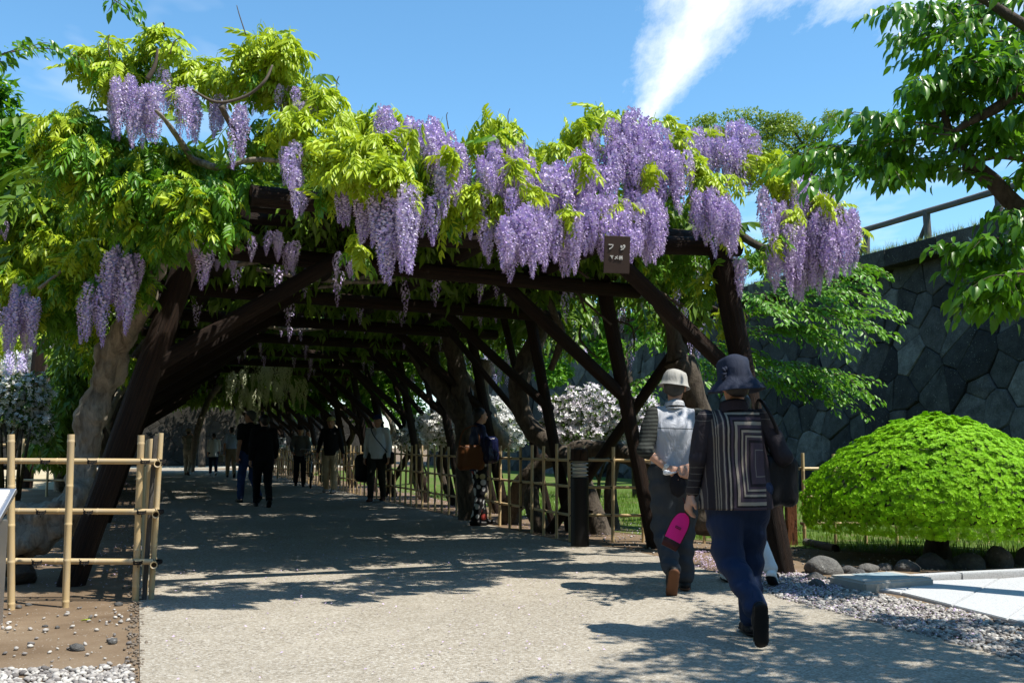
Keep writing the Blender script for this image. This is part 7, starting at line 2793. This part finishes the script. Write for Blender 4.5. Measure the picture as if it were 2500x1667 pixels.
mb.tube([p * 1.0 for p in smooth_path(sw, 4)], lerp_list([0.004, 0.009, 0.007, 0.002], 4), 6)
mb.build('sneaker_mark', M['black'], third, smooth=True)

# ---- people in the arcade -------------------------------------------------------------
walk = dict(knL=(-0.095, 0.12, 0.5), anL=(-0.095, 0.14, 0.09), knR=(0.095, 0.04, 0.48), anR=(0.095, -0.24, 0.13), ftR=(0, 0.8, -0.5), elL=(-0.225, -0.08, 1.11), wrL=(-0.235, -0.02, 0.87), elR=(0.225, 0.0, 1.1), wrR=(0.235, 0.14, 0.9))
stand = {}
face = math.pi


def m_floral():
    t = NT('floral_trousers')
    c = t.coord('Object')
    v = t.node('ShaderNodeTexVoronoi')
    t.l.new(c, v.inputs['Vector'])
    v.inputs['Scale'].default_value = 11
    s_ = t.node('ShaderNodeSeparateColor')
    t.l.new(v.outputs['Color'], s_.inputs[0])
    colr = t.ramp(s_.outputs[0], [(0.0, (0.5, 0.5, 0.5)), (0.35, (0.4, 0.06, 0.05)), (0.6, (0.4, 0.36, 0.2)), (0.8, (0.55, 0.55, 0.55))], 'CONSTANT')
    m_ = t.ramp(v.outputs['Distance'], [(0.4, (1, 1, 1)), (0.5, (0, 0, 0))])
    col = t.mix(m_, (0.008, 0.008, 0.01), colr)
    return t.done(t.pbr(col, 0.8, spec=0.2))


fl = G(1168, 1283)
person('woman in navy top and floral trousers standing with a tan bag by the right fence', fl, R(-75), 1.63, dict(wrL=(-0.16, 0.2, 1.0), elL=(-0.24, -0.02, 1.08), wrR=(0.1, 0.24, 1.05), elR=(0.23, 0.02, 1.08), anL=(-0.1, 0.1, 0.09), anR=(0.1, -0.08, 0.09)), 0.013, M['skin'], fab('navy_blouse', (0.01, 0.014, 0.05), rough=0.5), 'long', m_floral(), M['black'], M['hair'], None, None, 1.05, -0.16, 0.2, 0.0, hairlong=True)
tan = fab('tan_leather', (0.13, 0.05, 0.018), rough=0.45)
flc = Vector((fl.x, fl.y, 0))
bag('tan leather shoulder bag held by the woman in floral trousers', 'shoulder_bag', flc + Vector((-0.1, -0.24, 0.94)), (0.32, 0.12, 0.27), tan, 0.3, [flc + Vector((-0.26, -0.26, 1.1)), flc + Vector((-0.2, -0.22, 1.3)), flc + Vector((-0.02, -0.16, 1.36)), flc + Vector((0.02, -0.28, 1.12))], tan, 0.015)
fp = flc + Vector((0.16, -0.16, 1.04))
bag('dark blue pouch in front of the woman with the tan bag', 'pouch', fp, (0.18, 0.12, 0.3), fab('glossy_navy', (0.008, 0.01, 0.04), rough=0.25), 0.5, None, None, 0.015)

wsl = G(920, 1225)
wsr = R(180) - R(6)
person('man in an untucked white shirt and navy cap walking towards the camera', wsl, wsr, 1.70, dict(wrL=(-0.24, 0.08, 0.86), wrR=(0.24, 0.05, 0.86), anL=(-0.1, -0.12, 0.1), anR=(0.1, 0.12, 0.09), knR=(0.1, 0.12, 0.5)), 0.014, M['skin2'], fab('white_shirt', (0.62, 0.64, 0.64), fold=0.7), 'long', fab('dark_olive_trousers', (0.02, 0.022, 0.018)), fab('brown_shoe', (0.07, 0.03, 0.02)), M['greyhair'], 'cap', fab('navy_cap', (0.015, 0.03, 0.1)), 1.05, -0.1)
wq = lambda p: to_world(wsl, wsr, p)
t_ = bag('black camera bag worn across the white shirt', 'shoulder_bag', wq((-0.24, 0.0, 0.86)), (0.16, 0.1, 0.2), blk, wsr, [wq((-0.22, 0.06, 0.95)), wq((-0.1, 0.155, 1.12)), wq((0.05, 0.15, 1.3)), wq((0.12, 0.04, 1.44)), wq((0.02, -0.13, 1.28)), wq((-0.16, -0.12, 1.02)), wq((-0.24, -0.04, 0.94))], None, 0.014)
bag('dark tote hanging from the right hand of the man in the white shirt', 'tote_bag', wq((0.3, -0.06, 0.66)), (0.16, 0.24, 0.36), blk, wsr, [wq((0.25, -0.1, 0.82)), wq((0.25, 0.05, 0.86)), wq((0.27, 0.05, 0.8))], None, 0.016)

person('man in a yellow cap, dark jacket and khaki trousers walking towards the camera', G(806, 1204), R(172), 1.76, dict(wrL=(-0.28, 0.0, 0.88), wrR=(0.3, 0.02, 0.9), elR=(0.27, -0.05, 1.12), anL=(-0.12, 0.1, 0.09), anR=(0.12, -0.1, 0.1)), 0.015, M['skin2'], fab('black_jacket', (0.01, 0.011, 0.013)), 'long', fab('khaki_trousers', (0.34, 0.3, 0.2), fold=0.6), fab('grey_shoe', (0.3, 0.3, 0.28)), M['greyhair'], 'cap', fab('yellow_cap', (0.5, 0.42, 0.15)), 1.1, -0.1)

dc1, dc2 = G(606, 1228), G(640, 1238)
person('tall person in a black top and blue jeans walking with a companion in black', dc1, ANG + 0.3, 1.78, walk, 0.015, M['skin2'], fab('black_shirt', (0.01, 0.01, 0.012)), 'short', fab('blue_jeans', (0.02, 0.045, 0.13)), M['black'], M['greyhair'], None, None, 1.0, -0.06, 0.7)
person('person entirely in black walking beside the taller one in jeans', dc2, ANG, 1.66, walk, 0.015, M['skin'], fab('black_coat', (0.008, 0.008, 0.01)), 'long', fab('black_trousers', (0.008, 0.008, 0.01)), M['black'], M['hair'], None, None, 1.12, -0.12, 0.2)
person('man in a light blue shirt and khaki trousers far down the arcade', G(563, 1166), ANG, 1.74, walk, 0.018, M['skin2'], fab('sky_blue_shirt', (0.36, 0.46, 0.62)), 'short', fab('tan_trousers', (0.26, 0.2, 0.12)), M['black'], M['hair'], None, None, 1.05, 0.02)
ww = G(520, 1160)
person('woman in a loose white blouse walking away far down the arcade', ww, ANG, 1.56, walk, 0.018, M['skin'], fab('white_blouse', (0.66, 0.65, 0.58)), 'three', fab('navy_leggings', (0.012, 0.015, 0.04)), fab('white_shoes', (0.6, 0.6, 0.6)), M['hair'], None, None, 1.15, -0.2)
bag('small beige handbag carried by the woman in the white blouse', 'handbag', to_world(ww, ANG, (0.26, 0.1, 0.62)), (0.2, 0.1, 0.24), fab('beige_bag', (0.3, 0.24, 0.15)), ANG, [to_world(ww, ANG, (0.2, 0.1, 0.73)), to_world(ww, ANG, (0.24, 0.12, 0.84)), to_world(ww, ANG, (0.3, 0.1, 0.73))], None, 0.018)
person('person in a striped shirt, beige trousers and sun hat at the left of the arcade', G(457, 1160), ANG - 0.3, 1.72, dict(walk, elL=(-0.2, 0.12, 1.2), wrL=(-0.1, 0.2, 1.42), elR=(0.2, 0.12, 1.2), wrR=(0.1, 0.2, 1.42)), 0.018, M['skin'], m_stripe('breton_shirt', (0.5, 0.48, 0.4), (0.03, 0.03, 0.035), 22), 'three', fab('beige_trousers', (0.4, 0.36, 0.28)), fab('tan_shoes', (0.2, 0.13, 0.08)), M['hair'], 'round', fab('straw_hat', (0.3, 0.26, 0.18)), 1.0, -0.05)

# ---- bicycles and the two people pushing them
MBK = m_plain('bicycle_paint', (0.04, 0.045, 0.05), 0.35, 0.3)


def torus(mb, R_, r_, c, n=40, m=8, mi=0):
    vs_, fs_ = [], []
    for i in range(n):
        a = 2 * math.pi * i / n
        for j in range(m):
            b = 2 * math.pi * j / m
            vs_.append((c[0] + r_ * math.sin(b), c[1] + (R_ + r_ * math.cos(b)) * math.cos(a), c[2] + (R_ + r_ * math.cos(b)) * math.sin(a)))
    for i in range(n):
        for j in range(m):
            fs_.append((i * m + j, ((i + 1) % n) * m + j, ((i + 1) % n) * m + (j + 1) % m, i * m + (j + 1) % m))
    mb.add(vs_, fs_, mi)


def bicycle(label, loc, rz, steer=0.0):
    b = thing('bicycle', label, 'bicycle', loc, rz, 'bicycles pushed along the arcade')
    for yy in (0.52, -0.52):
        mb = MB()
        torus(mb, 0.315, 0.012, (0, yy, 0.335))
        w = mb.build('wheel', M['steel'], b, smooth=True)
        mb = MB()
        torus(mb, 0.33, 0.019, (0, yy, 0.335))
        mb.build('tyre', M['black'], w, smooth=True)
        mb = MB()
        for i in range(18):
            a = 2 * math.pi * i / 18
            mb.tube([(0.02 * (-1) ** i, yy, 0.335), (0, yy + 0.31 * math.cos(a), 0.335 + 0.31 * math.sin(a))], 0.0025, 4)
        mb.tube([(-0.05, yy, 0.335), (0.05, yy, 0.335)], 0.02, 8)
        mb.build('spokes', M['steel'], w)
        mb = MB()
        pts = [(0, yy + 0.36 * math.cos(a), 0.335 + 0.36 * math.sin(a)) for a in np.linspace(0.2 if yy > 0 else 0.4, 2.6 if yy > 0 else 3.4, 12)]
        mb.tube(pts, 0.014, 6)
        mb.build('mudguard', M['steel'], b, smooth=True)
    mb = MB()
    bb, hd, st, ra, fa_ = (0, -0.05, 0.29), (0, 0.33, 0.82), (0, -0.2, 0.72), (0, -0.52, 0.335), (0, 0.52, 0.335)
    for a, c, r in ((bb, hd, 0.019), (bb, st, 0.017), (bb, ra, 0.012), (st, ra, 0.011), ((0, -0.12, 0.5), hd, 0.014)):
        mb.tube([a, c], r, 8)
    mb.build('frame', MBK, b, smooth=True)
    mb = MB()
    for sx in (-0.05, 0.05):
        mb.tube([(sx, 0.52, 0.335), (sx, 0.40, 0.68), (0, 0.36, 0.74)], 0.011, 7)
    mb.tube([(0, 0.36, 0.74), (0, 0.30, 1.0)], 0.014, 8)
    mb.build('fork', MBK, b, smooth=True)
    mb = MB()
    mb.tube(smooth_path([(-0.29, 0.1, 0.98), (-0.24, 0.22, 1.01), (-0.1, 0.31, 1.0), (0.1, 0.31, 1.0), (0.24, 0.22, 1.01), (0.29, 0.1, 0.98)], 5), 0.011, 7)
    h = mb.build('handlebar', M['steel'], b, smooth=True)
    for sx in (-1, 1):
        mb = MB()
        mb.tube([(sx * 0.285, 0.12, 0.985), (sx * 0.3, 0.02, 0.975)], 0.017, 8)
        mb.build('grip', M['black'], h, smooth=True)
    mb = MB()
    for z, w_, d_ in ((0.72, 0.15, 0.10), (0.81, 0.165, 0.115), (0.9, 0.18, 0.13)):
        mb.tube([(-w_, 0.52 - d_, z), (w_, 0.52 - d_, z), (w_, 0.52 + d_, z), (-w_, 0.52 + d_, z), (-w_, 0.52 - d_, z)], 0.005, 5)
    for x_ in np.linspace(-0.15, 0.15, 7):
        for yy in (0.42, 0.62):
            mb.tube([(x_, yy, 0.72), (x_ * 1.15, yy + (0.03 if yy > 0.5 else -0.03), 0.9)], 0.003, 4)
        mb.tube([(x_, 0.42, 0.72), (x_, 0.62, 0.72)], 0.003, 4)
    mb.build('basket', M['steel'], b)
    mb = MB()
    mb.lathe([(0.02, 0.0), (0.04, 0.01), (0.042, 0.05), (0.02, 0.055)], 12, (0, 0.46, 0.66), Matrix.Rotation(-1.5, 3, 'X'))
    mb.build('headlamp', M['white'], b, smooth=True)
    link('saddle', sdf_mesh('saddle', [('c', vv(0, -0.3, 0.86), vv(0, -0.08, 0.86), 0.085, 0.03, (vv(0, 0, 1), 0.5))], 0.014, M['black'], 0.02), b)
    mb = MB()
    mb.tube([st, (0, -0.23, 0.85)], 0.013, 7)
    mb.build('seat_post', M['steel'], b, smooth=True)
    mb = MB()
    mb.tube([(-0.09, -0.05 - 0.09, 0.2), (-0.05, -0.05 - 0.09, 0.2), (-0.045, -0.05, 0.29), (0.045, -0.05, 0.29), (0.05, 0.04, 0.38), (0.09, 0.04, 0.38)], 0.01, 6)
    mb.lathe([(0.09, -0.003), (0.09, 0.003)], 20, (0.05, -0.05, 0.29), Matrix.Rotation(math.pi / 2, 3, 'Y'))
    for q in ((-0.12, -0.14, 0.2), (0.12, 0.04, 0.38)):
        mb.box(q, (0.09, 0.07, 0.02))
    mb.build('crank', M['black'], b)
    return b


bl1, bl2 = G(748, 1192), G(708, 1178)
brz_ = math.pi + ANG * 0.6
bicycle('nearer bicycle with a front basket pushed along the arcade', bl1 + Vector((0.0, 0.5, 0)), brz_)
bicycle('further bicycle with a front basket nearest the white sign', bl2 + Vector((0.0, 0.5, 0)), brz_)
push = dict(elL=(-0.24, 0.04, 1.12), wrL=(-0.2, 0.28, 0.98), elR=(0.24, 0.04, 1.12), wrR=(0.2, 0.28, 0.98), anL=(-0.1, 0.12, 0.09), anR=(0.1, -0.16, 0.11), knL=(-0.1, 0.13, 0.5))
person('cyclist in a dark cap and patterned grey jacket pushing the nearer bicycle', bl1 + Vector((-0.34, 0.75, 0)) * 1.0, math.pi + ANG * 0.6, 1.6, push, 0.016, M['skin'], m_stripe('grey_patterned_jacket', (0.2, 0.2, 0.21), (0.07, 0.07, 0.08), 40), 'long', fab('dark_jeans', (0.012, 0.015, 0.022)), M['black'], M['hair'], 'cap', fab('black_cap', (0.01, 0.01, 0.012)), 1.0, -0.08)
person('cyclist in a green-grey jacket pushing the further bicycle', bl2 + Vector((0.36, 0.8, 0)), math.pi + ANG * 0.6, 1.58, push, 0.018, M['skin'], fab('green_grey_jacket', (0.05, 0.08, 0.075)), 'long', fab('dark_slacks', (0.012, 0.013, 0.016)), M['black'], M['hair'], None, None, 1.0, -0.1, 0.3)
